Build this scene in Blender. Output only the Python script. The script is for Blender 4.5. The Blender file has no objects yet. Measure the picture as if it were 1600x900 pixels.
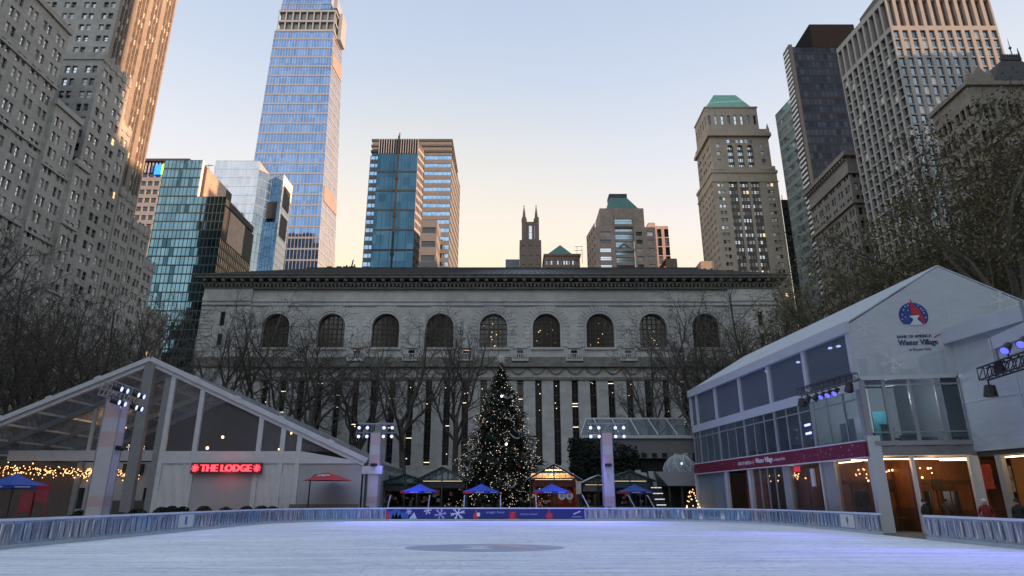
import bpy, math, random
from mathutils import Vector, Matrix
R = math.radians
SC = bpy.context.scene
COL = SC.collection
V = Vector
# ---------------------------------------------------------------- camera model
FPX = 1010.0
PITCH = R(18.1)
CZ = 1.75
SP, CP = math.sin(PITCH), math.cos(PITCH)

def ray(px, py):
    x = (px - 800) / FPX
    y = (450 - py) / FPX
    return x, CP - y * SP, SP + y * CP

def at(px, py, D):
    x, f, u = ray(px, py)
    return V((x / f * D, D, CZ + u / f * D))

def xx(px, py, D):
    return at(px, py, D).x

def zz(py, D):
    return at(800, py, D).z

def onp(px, py, A, B):
    """where the sight line through a pixel meets the upright plane through A and B"""
    x, f, u = ray(px, py)
    nx, ny = -(B[1] - A[1]), (B[0] - A[0])
    t = (nx * A[0] + ny * A[1]) / (nx * x + ny * f)
    return V((x * t, f * t, CZ + u * t))

def proj(p):
    dy, dz = p[1], p[2] - CZ
    dep = dy * CP + dz * SP
    if dep < 0.1:
        return None
    return 800 + FPX * p[0] / dep, 450 - FPX * (dz * CP - dy * SP) / dep

# ---------------------------------------------------------------- materials
MATS = {}

def nn(nt, t, **kw):
    n = nt.nodes.new(t)
    for k, v in kw.items():
        if hasattr(n, k):
            setattr(n, k, v)
    return n

def mat(name, col, rough=0.7, metal=0.0, var=0.25, scale=1.5, bump=0.0, emit=None, estr=0.0, spec=0.5,
        var2=0.0, scale2=0.08, stretch=None, coat=0.0, trans=0.0, alpha=1.0):
    if name in MATS:
        return MATS[name]
    m = bpy.data.materials.new(name)
    m.use_nodes = True
    nt = m.node_tree
    b = nt.nodes['Principled BSDF']
    b.inputs['Roughness'].default_value = rough
    b.inputs['Metallic'].default_value = metal
    b.inputs['Specular IOR Level'].default_value = spec
    b.inputs['Coat Weight'].default_value = coat
    b.inputs['Transmission Weight'].default_value = trans
    b.inputs['Alpha'].default_value = alpha
    c4 = (*col, 1)
    b.inputs['Base Color'].default_value = c4
    if var > 0 or bump > 0:
        tc = nn(nt, 'ShaderNodeTexCoord')
        mp = nn(nt, 'ShaderNodeMapping')
        nt.links.new(tc.outputs['Object'], mp.inputs['Vector'])
        if stretch:
            mp.inputs['Scale'].default_value = stretch
        no = nn(nt, 'ShaderNodeTexNoise')
        no.inputs['Scale'].default_value = scale
        no.inputs['Detail'].default_value = 6
        no.inputs['Roughness'].default_value = 0.65
        nt.links.new(mp.outputs['Vector'], no.inputs['Vector'])
        mr = nn(nt, 'ShaderNodeMapRange')
        mr.inputs['From Min'].default_value = 0.25
        mr.inputs['From Max'].default_value = 0.75
        mr.inputs['To Min'].default_value = 1 - var
        mr.inputs['To Max'].default_value = 1 + var
        nt.links.new(no.outputs['Fac'], mr.inputs['Value'])
        fac = mr.outputs['Result']
        if var2 > 0:
            n2 = nn(nt, 'ShaderNodeTexNoise')
            n2.inputs['Scale'].default_value = scale2
            n2.inputs['Detail'].default_value = 4
            nt.links.new(tc.outputs['Object'], n2.inputs['Vector'])
            m2 = nn(nt, 'ShaderNodeMapRange')
            m2.inputs['From Min'].default_value = 0.3
            m2.inputs['From Max'].default_value = 0.7
            m2.inputs['To Min'].default_value = 1 - var2
            m2.inputs['To Max'].default_value = 1 + var2
            nt.links.new(n2.outputs['Fac'], m2.inputs['Value'])
            mu = nn(nt, 'ShaderNodeMath', operation='MULTIPLY')
            nt.links.new(fac, mu.inputs[0])
            nt.links.new(m2.outputs['Result'], mu.inputs[1])
            fac = mu.outputs[0]
        vm = nn(nt, 'ShaderNodeVectorMath', operation='SCALE')
        vm.inputs[0].default_value = col
        nt.links.new(fac, vm.inputs['Scale'])
        nt.links.new(vm.outputs['Vector'], b.inputs['Base Color'])
        if bump > 0:
            bp = nn(nt, 'ShaderNodeBump')
            bp.inputs['Strength'].default_value = bump
            bp.inputs['Distance'].default_value = 0.1
            nt.links.new(no.outputs['Fac'], bp.inputs['Height'])
            nt.links.new(bp.outputs['Normal'], b.inputs['Normal'])
    if emit:
        b.inputs['Emission Color'].default_value = (*emit, 1)
        b.inputs['Emission Strength'].default_value = estr
    MATS[name] = m
    return m

def block_mat(name, col, bw, bh, dark=0.75, rough=0.85, var=0.2, msize=0.03):
    """ashlar or brick in courses, mapped on x+y and z"""
    m = mat(name, col, rough, var=var, scale=0.9, var2=0.15, scale2=0.07)
    nt = m.node_tree
    b = nt.nodes['Principled BSDF']
    src = b.inputs['Base Color'].links[0].from_socket
    tc = nn(nt, 'ShaderNodeTexCoord')
    se = nn(nt, 'ShaderNodeSeparateXYZ')
    nt.links.new(tc.outputs['Object'], se.inputs[0])
    ad = nn(nt, 'ShaderNodeMath', operation='ADD')
    nt.links.new(se.outputs[0], ad.inputs[0])
    nt.links.new(se.outputs[1], ad.inputs[1])
    co = nn(nt, 'ShaderNodeCombineXYZ')
    nt.links.new(ad.outputs[0], co.inputs[0])
    nt.links.new(se.outputs[2], co.inputs[1])
    br = nn(nt, 'ShaderNodeTexBrick')
    br.inputs['Scale'].default_value = 1
    br.inputs['Brick Width'].default_value = bw
    br.inputs['Row Height'].default_value = bh
    br.inputs['Mortar Size'].default_value = msize
    br.inputs['Color1'].default_value = (1, 1, 1, 1)
    br.inputs['Color2'].default_value = (.86, .86, .84, 1)
    br.inputs['Mortar'].default_value = (dark, dark, dark, 1)
    nt.links.new(co.outputs[0], br.inputs['Vector'])
    mx = nn(nt, 'ShaderNodeMix', data_type='RGBA', blend_type='MULTIPLY')
    mx.inputs['Factor'].default_value = 1
    nt.links.new(src, mx.inputs['A'])
    nt.links.new(br.outputs['Color'], mx.inputs['B'])
    nt.links.new(mx.outputs['Result'], b.inputs['Base Color'])
    return m

def pane_mat(name, c0, c1, pw, ph, metal=0.9, rough=0.06, tilt=0.02, spec=0.5):
    """coated curtain-wall glass: each pane has its own tone and a hair of tilt"""
    m = bpy.data.materials.new(name)
    m.use_nodes = True
    nt = m.node_tree
    b = nt.nodes['Principled BSDF']
    b.inputs['Metallic'].default_value = metal
    b.inputs['Roughness'].default_value = rough
    b.inputs['Specular IOR Level'].default_value = spec
    tc = nn(nt, 'ShaderNodeTexCoord')
    se = nn(nt, 'ShaderNodeSeparateXYZ')
    nt.links.new(tc.outputs['Object'], se.inputs[0])
    ad = nn(nt, 'ShaderNodeMath', operation='ADD')
    nt.links.new(se.outputs[0], ad.inputs[0])
    nt.links.new(se.outputs[1], ad.inputs[1])
    sn = []
    for s, st in ((ad.outputs[0], pw), (se.outputs[2], ph)):
        d = nn(nt, 'ShaderNodeMath', operation='DIVIDE')
        d.inputs[1].default_value = st
        nt.links.new(s, d.inputs[0])
        f = nn(nt, 'ShaderNodeMath', operation='FLOOR')
        nt.links.new(d.outputs[0], f.inputs[0])
        sn.append(f)
    co = nn(nt, 'ShaderNodeCombineXYZ')
    nt.links.new(sn[0].outputs[0], co.inputs[0])
    nt.links.new(sn[1].outputs[0], co.inputs[1])
    wn = nn(nt, 'ShaderNodeTexWhiteNoise', noise_dimensions='2D')
    nt.links.new(co.outputs[0], wn.inputs['Vector'])
    rp = nn(nt, 'ShaderNodeMix', data_type='RGBA')
    rp.inputs['A'].default_value = (*c0, 1)
    rp.inputs['B'].default_value = (*c1, 1)
    nt.links.new(wn.outputs['Value'], rp.inputs['Factor'])
    nt.links.new(rp.outputs['Result'], b.inputs['Base Color'])
    ge = nn(nt, 'ShaderNodeNewGeometry')
    su = nn(nt, 'ShaderNodeVectorMath', operation='SUBTRACT')
    nt.links.new(wn.outputs['Color'], su.inputs[0])
    su.inputs[1].default_value = (.5, .5, .5)
    scv = nn(nt, 'ShaderNodeVectorMath', operation='SCALE')
    scv.inputs['Scale'].default_value = tilt
    nt.links.new(su.outputs[0], scv.inputs[0])
    a2 = nn(nt, 'ShaderNodeVectorMath', operation='ADD')
    nt.links.new(ge.outputs['Normal'], a2.inputs[0])
    nt.links.new(scv.outputs[0], a2.inputs[1])
    nz = nn(nt, 'ShaderNodeVectorMath', operation='NORMALIZE')
    nt.links.new(a2.outputs[0], nz.inputs[0])
    nt.links.new(nz.outputs[0], b.inputs['Normal'])
    MATS[name] = m
    return m

def clear_mat(name, tint=(.8, .85, .9), alpha=0.25, rough=0.08):
    """clear vinyl or plain glazing: a glossy film that lets most of what is behind through"""
    m = bpy.data.materials.new(name)
    m.use_nodes = True
    nt = m.node_tree
    b = nt.nodes['Principled BSDF']
    b.inputs['Base Color'].default_value = (*tint, 1)
    b.inputs['Roughness'].default_value = rough
    out = nt.nodes['Material Output']
    tr = nn(nt, 'ShaderNodeBsdfTransparent')
    tr.inputs['Color'].default_value = (.9, .93, .95, 1)
    mx = nn(nt, 'ShaderNodeMixShader')
    mx.inputs[0].default_value = alpha
    nt.links.new(tr.outputs[0], mx.inputs[1])
    nt.links.new(b.outputs[0], mx.inputs[2])
    nt.links.new(mx.outputs[0], out.inputs['Surface'])
    MATS[name] = m
    return m

# ---------------------------------------------------------------- mesh builder
ORG = {}

class MB:
    def __init__(s):
        s.v = []; s.f = []; s.m = []

    def poly(s, pts, mi=0):
        n = len(s.v)
        s.v.extend(tuple(p) for p in pts)
        s.f.append(tuple(range(n, n + len(pts))))
        s.m.append(mi)

    def box(s, x0, x1, y0, y1, z0, z1, mi=0):
        s.hexa([V((x0, y0, z0)), V((x1, y0, z0)), V((x1, y1, z0)), V((x0, y1, z0)),
                V((x0, y0, z1)), V((x1, y0, z1)), V((x1, y1, z1)), V((x0, y1, z1))], mi)

    def hexa(s, p, mi=0):
        n = len(s.v)
        s.v.extend(tuple(q) for q in p)
        for f in ((0, 3, 2, 1), (4, 5, 6, 7), (0, 1, 5, 4), (1, 2, 6, 5), (2, 3, 7, 6), (3, 0, 4, 7)):
            s.f.append(tuple(n + k for k in f)); s.m.append(mi)

    def bar(s, p, q, w, h, mi=0, up=None):
        p, q = V(p), V(q)
        d = (q - p).normalized()
        u = V(up) if up else V((0, 0, 1))
        if abs(d.dot(u)) > 0.98:
            u = V((0, 1, 0))
        a = d.cross(u).normalized()
        b = a.cross(d).normalized()
        a *= w / 2; b *= h / 2
        s.hexa([p - a - b, p + a - b, q + a - b, q - a - b, p - a + b, p + a + b, q + a + b, q - a + b], mi)

    def slab(s, pts, off, mi=0):
        """a polygon pushed along off into a closed solid"""
        pts = [V(p) for p in pts]; off = V(off)
        n = len(s.v); k = len(pts)
        s.v.extend(tuple(p) for p in pts)
        s.v.extend(tuple(p + off) for p in pts)
        s.f.append(tuple(range(n, n + k))); s.m.append(mi)
        s.f.append(tuple(range(n + 2 * k - 1, n + k - 1, -1))); s.m.append(mi)
        for i in range(k):
            j = (i + 1) % k
            s.f.append((n + i, n + k + i, n + k + j, n + j)); s.m.append(mi)

    def tube(s, p, q, r0, r1, n=6, mi=0, cap=True):
        p, q = V(p), V(q)
        d = (q - p)
        if d.length < 1e-6:
            return
        d.normalize()
        a = d.orthogonal().normalized()
        b = d.cross(a)
        k = len(s.v)
        for c, r in ((p, r0), (q, r1)):
            for i in range(n):
                t = 2 * math.pi * i / n
                s.v.append(tuple(c + a * (math.cos(t) * r) + b * (math.sin(t) * r)))
        for i in range(n):
            j = (i + 1) % n
            s.f.append((k + i, k + j, k + n + j, k + n + i)); s.m.append(mi)
        if cap:
            s.f.append(tuple(k + n + i for i in range(n))); s.m.append(mi)
            s.f.append(tuple(k + n - 1 - i for i in range(n))); s.m.append(mi)

    def path(s, pts, rs, n=5, mi=0):
        """one tapering tube along a polyline, rings shared"""
        k = len(s.v)
        pts = [V(p) for p in pts]
        a = None
        for i, p in enumerate(pts):
            d = (pts[min(i + 1, len(pts) - 1)] - pts[max(i - 1, 0)])
            d = d.normalized() if d.length > 1e-9 else V((0, 0, 1))
            a = d.orthogonal().normalized() if a is None else (a - d * a.dot(d)).normalized()
            b = d.cross(a)
            for j in range(n):
                t = 2 * math.pi * j / n
                s.v.append(tuple(p + a * (math.cos(t) * rs[i]) + b * (math.sin(t) * rs[i])))
        for i in range(len(pts) - 1):
            for j in range(n):
                j2 = (j + 1) % n
                s.f.append((k + i * n + j, k + i * n + j2, k + (i + 1) * n + j2, k + (i + 1) * n + j)); s.m.append(mi)
        e = k + (len(pts) - 1) * n
        s.f.append(tuple(e + j for j in range(n))); s.m.append(mi)

    def ball(s, c, r, n=6, mi=0, sz=1.0):
        c = V(c); k = len(s.v)
        h = max(3, n // 2)
        s.v.append(tuple(c + V((0, 0, -r * sz))))
        for i in range(1, h):
            ph = -math.pi / 2 + math.pi * i / h
            for j in range(n):
                t = 2 * math.pi * j / n
                s.v.append(tuple(c + V((math.cos(ph) * math.cos(t) * r, math.cos(ph) * math.sin(t) * r, math.sin(ph) * r * sz))))
        s.v.append(tuple(c + V((0, 0, r * sz))))
        last = len(s.v) - 1
        for j in range(n):
            j2 = (j + 1) % n
            s.f.append((k, k + 1 + j2, k + 1 + j)); s.m.append(mi)
            for i in range(h - 2):
                a = k + 1 + i * n
                s.f.append((a + j, a + j2, a + n + j2, a + n + j)); s.m.append(mi)
            a = k + 1 + (h - 2) * n
            s.f.append((a + j, a + j2, last)); s.m.append(mi)

    def lathe(s, c, prof, n=16, mi=0, ang0=0.0):
        c = V(c); k = len(s.v)
        for r, z in prof:
            for j in range(n):
                t = ang0 + 2 * math.pi * j / n
                s.v.append((c.x + math.cos(t) * r, c.y + math.sin(t) * r, c.z + z))
        for i in range(len(prof) - 1):
            for j in range(n):
                j2 = (j + 1) % n
                s.f.append((k + i * n + j, k + i * n + j2, k + (i + 1) * n + j2, k + (i + 1) * n + j)); s.m.append(mi)

    def build(s, name, mats, parent=None, smooth=False):
        if not s.v:
            return None
        o0 = ORG.get(parent.name, V((0, 0, 0))) if parent else V((0, 0, 0))
        me = bpy.data.meshes.new(name)
        me.from_pydata([(x - o0.x, y - o0.y, z - o0.z) for x, y, z in s.v], [], s.f)
        if not isinstance(mats, (list, tuple)):
            mats = [mats]
        for m in mats:
            me.materials.append(m)
        if len(mats) > 1:
            me.polygons.foreach_set('material_index', s.m)
        if smooth:
            me.polygons.foreach_set('use_smooth', [True] * len(me.polygons))
        me.update()
        o = bpy.data.objects.new(name, me)
        COL.objects.link(o)
        if parent:
            o.parent = parent
            ORG[o.name] = o0
        return o

ORD = 'first second third fourth fifth sixth seventh eighth ninth tenth eleventh twelfth thirteenth fourteenth fifteenth sixteenth seventeenth eighteenth nineteenth twentieth twenty-first twenty-second twenty-third twenty-fourth twenty-fifth twenty-sixth twenty-seventh twenty-eighth twenty-ninth thirtieth'.split()

def empty(name, loc):
    o = bpy.data.objects.new(name, None)
    o.empty_display_size = 0.5
    COL.objects.link(o)
    o.location = loc
    ORG[o.name] = V(loc)
    return o

def tag(o, label=None, cat=None, group=None, kind=None):
    if label: o['label'] = label
    if cat: o['category'] = cat
    if group: o['group'] = group
    if kind: o['kind'] = kind
    return o

def thing(name, label, cat, loc, group=None):
    return tag(empty(name, loc), label, cat, group)

def kids(o):
    return [c for c in bpy.data.objects if c.parent == o]

TREE = {}

def copy_thing(o, loc, rz=0.0, sc=1.0, label=None):
    """a thing with copies of its parts and sub-parts"""
    if o.name not in TREE:
        TREE[o.name] = [(c, kids(c)) for c in kids(o)]
    r = o.copy(); COL.objects.link(r)
    r.location = loc; r.rotation_euler = (0, 0, rz); r.scale = (sc, sc, sc)
    if label: r['label'] = label
    for c, gs in TREE[o.name]:
        d = c.copy(); COL.objects.link(d); d.parent = r
        for g in gs:
            e = g.copy(); COL.objects.link(e); e.parent = d
    return r

def text_geo(s):
    cu = bpy.data.curves.new('letters', 'FONT')
    cu.body = s
    cu.resolution_u = 3
    ob = bpy.data.objects.new('letters', cu)
    COL.objects.link(ob)
    dg = bpy.context.evaluated_depsgraph_get()
    me = bpy.data.meshes.new_from_object(ob.evaluated_get(dg))
    vs = [v.co.copy() for v in me.vertices]
    fs = [tuple(p.vertices) for p in me.polygons]
    bpy.data.objects.remove(ob); bpy.data.curves.remove(cu); bpy.data.meshes.remove(me)
    return vs, fs

def letter_mb(mb, s, O, U, W, width, height, th=0.02, mi=0, bold=0.0):
    """lettering of a given width and height laid on the plane O + U, W"""
    vs, fs = text_geo(s)
    x0 = min(v.x for v in vs); x1 = max(v.x for v in vs)
    y0 = min(v.y for v in vs); y1 = max(v.y for v in vs)
    U, W, O = V(U).normalized(), V(W).normalized(), V(O)
    N = U.cross(W).normalized()
    for b in ((0,) if bold == 0 else (-bold, 0, bold)):
        k = len(mb.v)
        for v in vs:
            mb.v.append(tuple(O + U * ((v.x - x0) / (x1 - x0) * width + b) + W * ((v.y - y0) / (y1 - y0) * height) + N * (th + 0.002 * (b > 0) + 0.004 * (b < 0))))
        for f in fs:
            mb.f.append(tuple(k + i for i in f)); mb.m.append(mi)

# ---------------------------------------------------------------- facades
def facade(mb, bl, br, tr, tl, cols, rows, fn, wins):
    """a relief of cells: fn(i, j) -> (depth, material index, window key or None)"""
    bl, br, tr, tl = V(bl), V(br), V(tr), V(tl)
    N = (br - bl).cross(tl - bl).normalized()
    W, H = cols[-1], rows[-1]
    def P(u, v, d):
        a, b = u / W, v / H
        return bl * (1 - a) * (1 - b) + br * a * (1 - b) + tr * a * b + tl * (1 - a) * b - N * d
    nc, nr = len(cols) - 1, len(rows) - 1
    C = [[fn(i, j) for j in range(nr)] for i in range(nc)]
    for i in range(nc):
        for j in range(nr):
            d, mi, k = C[i][j]
            q = [P(cols[i], rows[j], d), P(cols[i + 1], rows[j], d), P(cols[i + 1], rows[j + 1], d), P(cols[i], rows[j + 1], d)]
            if k is None:
                mb.poly(q, mi)
            else:
                wins.append((k, q, N, i, j))
    for i in range(nc + 1):
        for j in range(nr):
            a = C[i - 1][j] if i > 0 else (0, C[0][j][1], None)
            b = C[i][j] if i < nc else (0, C[nc - 1][j][1], None)
            if abs(a[0] - b[0]) > 1e-4:
                mi = a[1] if a[0] < b[0] else b[1]
                q = [P(cols[i], rows[j], a[0]), P(cols[i], rows[j], b[0]), P(cols[i], rows[j + 1], b[0]), P(cols[i], rows[j + 1], a[0])]
                mb.poly(q, mi)
    for j in range(nr + 1):
        for i in range(nc):
            a = C[i][j - 1] if j > 0 else (0, C[i][0][1], None)
            b = C[i][j] if j < nr else (0, C[i][nr - 1][1], None)
            if abs(a[0] - b[0]) > 1e-4:
                mi = a[1] if a[0] < b[0] else b[1]
                q = [P(cols[i], rows[j], b[0]), P(cols[i + 1], rows[j], b[0]), P(cols[i + 1], rows[j], a[0]), P(cols[i], rows[j], a[0])]
                mb.poly(q, mi)

def win_geo(mb, q, N, mi, fr=0.07, rail=True):
    """one sash window: pane, frame and meeting rail"""
    a, b, c, d = q
    mb.poly(q, mi)
    up = (d - a); ri = (b - a)
    w, h = ri.length, up.length
    u, r = up / h, ri / w
    o = N * 0.06
    def strip(x0, x1, y0, y1):
        mb.poly([a + r * x0 + u * y0 + o, a + r * x1 + u * y0 + o, a + r * x1 + u * y1 + o, a + r * x0 + u * y1 + o], 0)
    strip(0, fr, 0, h); strip(w - fr, w, 0, h); strip(fr, w - fr, 0, fr); strip(fr, w - fr, h - fr, h)
    if rail:
        strip(fr, w - fr, h * .5 - fr * .6, h * .5 + fr * .6)

def area_px(q):
    ps = [proj(p) for p in q]
    if any(p is None for p in ps):
        return 0
    cx = sum(p[0] for p in ps) / 4; cy = sum(p[1] for p in ps) / 4
    if not (-5 < cx < 1605 and -5 < cy < 905):
        return 0
    s = 0
    for i in range(4):
        s += ps[i][0] * ps[(i + 1) % 4][1] - ps[(i + 1) % 4][0] * ps[i][1]
    return abs(s) / 2

def put_windows(root, wins, mats, weights, rng, limit=96, name='window', fr=0.07, rail=True):
    """the windows that show largest become parts of their own, the rest one part"""
    if len(weights) < len(mats) - 1:
        weights = tuple(weights) + (.10, .012)
    order = sorted(range(len(wins)), key=lambda k: -area_px(wins[k][1]))
    rest = MB()
    for n, k in enumerate(order):
        key, q, N = wins[k][:3]
        mi = rng.choices(range(1, len(mats)), weights)[0]
        if n < limit and area_px(q) > 3:
            mb = MB(); win_geo(mb, q, N, mi, fr, rail)
            mb.build(name, mats, root)
        else:
            win_geo(rest, q, N, mi, fr, rail)
    if rest.v:
        o = rest.build('more_windows', mats, root)
        o['kind'] = 'stuff'

def cols_of(W, bay, pattern):
    """pattern: list of (fraction, is_window) that fills one bay"""
    n = max(1, round(W / bay)); b = W / n
    cols = [0.0]; flag = []
    for k in range(n):
        for fr, w in pattern:
            cols.append(cols[-1] + fr * b); flag.append(w)
    cols[-1] = W
    return cols, flag

def masonry(mb, wins, p0, p1, z0, z1, bay, pattern, fl, wf=(0.28, 0.80), depth=0.35, top=1.5, mi=0, spandrel=None, smi=0, key=None, skip=None):
    """stone front with punched windows between two ground points (left to right seen from outside)"""
    p0, p1 = V((p0[0], p0[1], 0)), V((p1[0], p1[1], 0))
    W = (p1 - p0).length; H = z1 - z0
    cols, fl_c = cols_of(W, bay, pattern)
    n = max(1, int((H - top) / fl)); f = (H - top) / n
    rows = [0.0]; fr = []
    for k in range(n):
        rows += [k * f + f * wf[0], k * f + f * wf[1], (k + 1) * f]; fr += [0, 1, 2]
    rows.append(H); fr.append(3)
    def fn(i, j):
        if fl_c[i] and fr[j] == 1 and not (skip and skip(i, j)):
            return depth, mi, key or 'w'
        if fl_c[i] and spandrel is not None and fr[j] != 3:
            return spandrel, smi, None
        return 0.0, mi, None
    up = V((0, 0, 1))
    facade(mb, p0 + up * z0, p1 + up * z0, p1 + up * z1, p0 + up * z1, cols, rows, fn, wins)

def curtain(mb, wins, bl, br, tr, tl, pane, fl, sp=0.3, mw=0.12, dep=0.15, top=0.0, spmi=0, mmi=0, vdep=0.0, key='band'):
    """glass front: spandrel strips, mullions and one band of panes per floor"""
    W = (V(br) - V(bl)).length; H = (V(tl) - V(bl)).length
    n = max(1, round(W / pane)); b = W / n
    cols = [0.0]; cf = []
    for k in range(n):
        cols += [k * b + mw, (k + 1) * b]; cf += [1, 0]
    m = max(1, round((H - top) / fl)); f = (H - top) / m
    rows = [0.0]; rf = []
    for k in range(m):
        rows += [k * f + f * sp, (k + 1) * f]; rf += [1, 0]
    if top > 0:
        rows.append(H); rf.append(1)
    def fn(i, j):
        if rf[j]:
            return vdep, spmi, None
        if cf[i]:
            return 0.0, mmi, None
        return dep, mmi, (key, j)
    facade(mb, bl, br, tr, tl, cols, rows, fn, wins)

def put_bands(root, wins, mats, rng=None, name='window_band', alt=None):
    by = {}
    for k, q, N, i, j in wins:
        by.setdefault((k, tuple(round(c, 3) for c in N)), []).append(q)
    for key in by:
        mb = MB()
        for q in by[key]:
            mi = 0
            if alt and rng.random() < alt:
                mi = 1
            mb.poly(q, mi)
        mb.build(name, mats, root)

def roof_poly(mb, pts, mi=0):
    mb.poly(pts, mi)

def face4(p0, p1, z0, z1):
    a, b = V((p0[0], p0[1], 0)), V((p1[0], p1[1], 0))
    u = V((0, 0, 1))
    return a + u * z0, b + u * z0, b + u * z1, a + u * z1
# ================================================================ CITY
rng = random.Random(7)
limestone = block_mat('grey limestone', (.38, .37, .35), 1.6, .8, .82)
greystone = block_mat('weathered grey stone', (.35, .34, .325), 1.6, .8, .82)
darkstone = block_mat('soot dark stone', (.20, .19, .18), 1.4, .7, .8)
brownbrick = block_mat('buff brown brick', (.36, .305, .245), .6, .25, .85)
tanbrick = block_mat('tan brick', (.26, .225, .195), .6, .25, .88)
spandrel_dk = mat('dark spandrel', (.10, .075, .06), .6)
roofdark = mat('tar roof', (.06, .06, .065), .9, scale=.4)
sash = mat('painted sash', (.22, .22, .21), .6, var=.1)
darksash = mat('dark sash', (.05, .05, .05), .5, var=.1)
g_dark = mat('dark window glass', (.015, .018, .022), .06, var=.3, scale=.3, spec=1.0)
g_sky = mat('sky window glass', (.66, .69, .74), .08, metal=.9, var=.15, scale=.3)
g_blind = mat('window with pale blind', (.80, .80, .79), .35, var=.1, scale=.4, coat=.4)
g_warm = mat('lit window glass', (.2, .12, .05), .2, emit=(1, .6, .25), estr=.5)
g_half = mat('half drawn blind', (.30, .29, .27), .4, var=.3, scale=.5, coat=.4)
WIN = [sash, g_dark, g_sky, g_blind, g_half, g_warm]
PAIR = [(.2, 0), (.25, 1), (.1, 0), (.25, 1), (.2, 0)]
ONE = [(.32, 0), (.36, 1), (.32, 0)]
TRIP = [(.12, 0), (.2, 1), (.08, 0), (.2, 1), (.08, 0), (.2, 1), (.12, 0)]

def flat_roof(mb, x0, x1, y0, y1, z, mi=0):
    mb.poly([(x0, y0, z), (x1, y0, z), (x1, y1, z), (x0, y1, z)], mi)

# ---- stepped grey building at the far left, park front along x = -85
def core(mb, x0, x1, y0, y1, z1, mi=0):  # unseen inner box, added to stop sunlight crossing the hollow shell
    mb.box(x0 + 1.3, x1 - 1.3, y0 + 1.3, y1 - 1.3, 0, z1 - .05, mi)

b = thing('office_building', 'stepped grey stone office block with paired white-blind windows at the far left edge', 'building', (-95, 85, 0))
w = MB(); wins = []; rf = MB()
steps = [(60, 103, 87.5, -85.0), (103, 110, 72, -84.2), (110, 114, 63.5, -83.4)]
for y0, y1, z1, xf in steps:
    masonry(w, wins, (xf, y0), (xf, y1), 0, z1, 3.6 if y1 - y0 > 10 else 3.4, PAIR, 3.05, (.2, .8), .3, 2.2)
    masonry(w, wins, (-110, y0), (xf, y0), 0, z1, 4.2, PAIR, 3.05, (.2, .8), .3, 2.2)
    flat_roof(rf, -110, xf, y0, y1, z1); core(rf, -110, xf, y0, y1, z1)
    co = MB(); co.box(xf - .2, xf + .35, y0 - .3, y1 + .3, z1 - .9, z1 + .25); co.build('cornice', limestone, b)
    for z in (z1 - 13.2, z1 - 26.2, z1 - 41):
        if z > 8:
            co = MB(); co.box(xf - .1, xf + .28, y0 - .2, y1 + .2, z, z + .45); co.build('string_course', limestone, b)
w.build('wall', limestone, b); rf.build('roof', roofdark, b)
put_windows(b, wins, WIN, (.14, .43, .43), rng, fr=.08)

# ---- tall tower with sunlit brick side
b = thing('skyscraper', 'tall stepped tower with sunlit orange brick side above the bare trees on the left', 'skyscraper', (-97, 128, 0))
w = MB(); wins = []; rf = MB()
x1 = -88.0
# shaft: striped south side of brick piers with recessed dark bays
STR = [(.22, 0), (.19, 1), (.05, 0), (.19, 1), (.05, 0), (.19, 1), (.11, 0)]
masonry(w, wins, (x1, 118), (x1, 138), 0, 172, 5.0, STR, 2.9, (.25, .74), .45, 3, mi=1, spandrel=.4, smi=2)
masonry(w, wins, (-110, 118), (x1, 118), 0, 172, 4.4, PAIR, 3.0, (.25, .75), .4, 3, mi=0)
flat_roof(rf, -110, x1, 118, 138, 172); core(rf, -110, x1, 118, 138, 172)
for y0, y1, z1, xf in ((113, 123, 90, -85), (123, 127, 80, -85.3), (127, 133, 66, -85.0), (133, 140, 61, -84.8), (140, 145, 54.5, -85.2), (145, 154, 44, -85)):
    masonry(w, wins, (xf, y0), (xf, y1), 0, z1, 4.2 if y1 - y0 > 8 else 3.4, PAIR, 3.0, (.22, .78), .32, 2.2)
    masonry(w, wins, (-110, y0), (xf, y0), 0, z1, 4.4, PAIR, 3.0, (.22, .78), .32, 2.2)
    flat_roof(rf, -110, xf, y0, y1, z1); core(rf, -110, xf, y0, y1, z1)
    st = MB(); st.box(xf - .3, xf + .1, y0 - .1, y1 - .02, z1 - 1.3, z1 + .2)
    for k in range(int((y1 - y0) / 2.2) + 1):
        yy = min(y0 + .5 + k * 2.2, y1 - .5)
        st.box(xf - .15, xf + .22, yy - .4, yy + .4, z1 - 1.6, z1 + .8)
    st.box(-104, xf + .2, y0 - .22, y0 + .1, z1 - 1.4, z1 + .4); st.build('parapet', greystone, b)
w.build('wall', [greystone, tanbrick, spandrel_dk], b); rf.build('roof', roofdark, b)
put_windows(b, wins, WIN, (.28, .38, .34), rng, fr=.08)

# ---- grey gridded block with louvred crown and coloured screen
b = thing('office_block', 'grey gridded office block with a louvred crown and a blue and green screen on it', 'building', (-115, 235, 0))
D = 225
xl, xr = xx(205, 350, D), xx(262, 300, D)
zt, zl_ = zz(270, D), zz(250, D)
w = MB(); wins = []
curtain(w, wins, *face4((xl, D), (xr + 6, D), 0, zt), 2.6, 3.6, .45, .5, .4)
curtain(w, wins, *face4((xr + 6, D), (xr + 6, D + 30), 0, zt), 2.6, 3.6, .45, .5, .4)
w.build('wall', mat('pale grey concrete', (.27, .27, .28), .8), b)
put_bands(b, wins, [g_dark])
cr = MB()
for k in range(14):
    x = xl + k * (xr + 6 - xl) / 13
    cr.box(x - .25, x + .25, D - .3, D + .6, zt, zl_ - 1.2)
cr.box(xl, xr + 6, D + .7, D + 30, zt, zl_ - 1.5, 1)
cr.build('louvre', [mat('light fin', (.35, .36, .38), .6), mat('louvre shadow gap', (.04, .04, .045), .8)], b)
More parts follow.
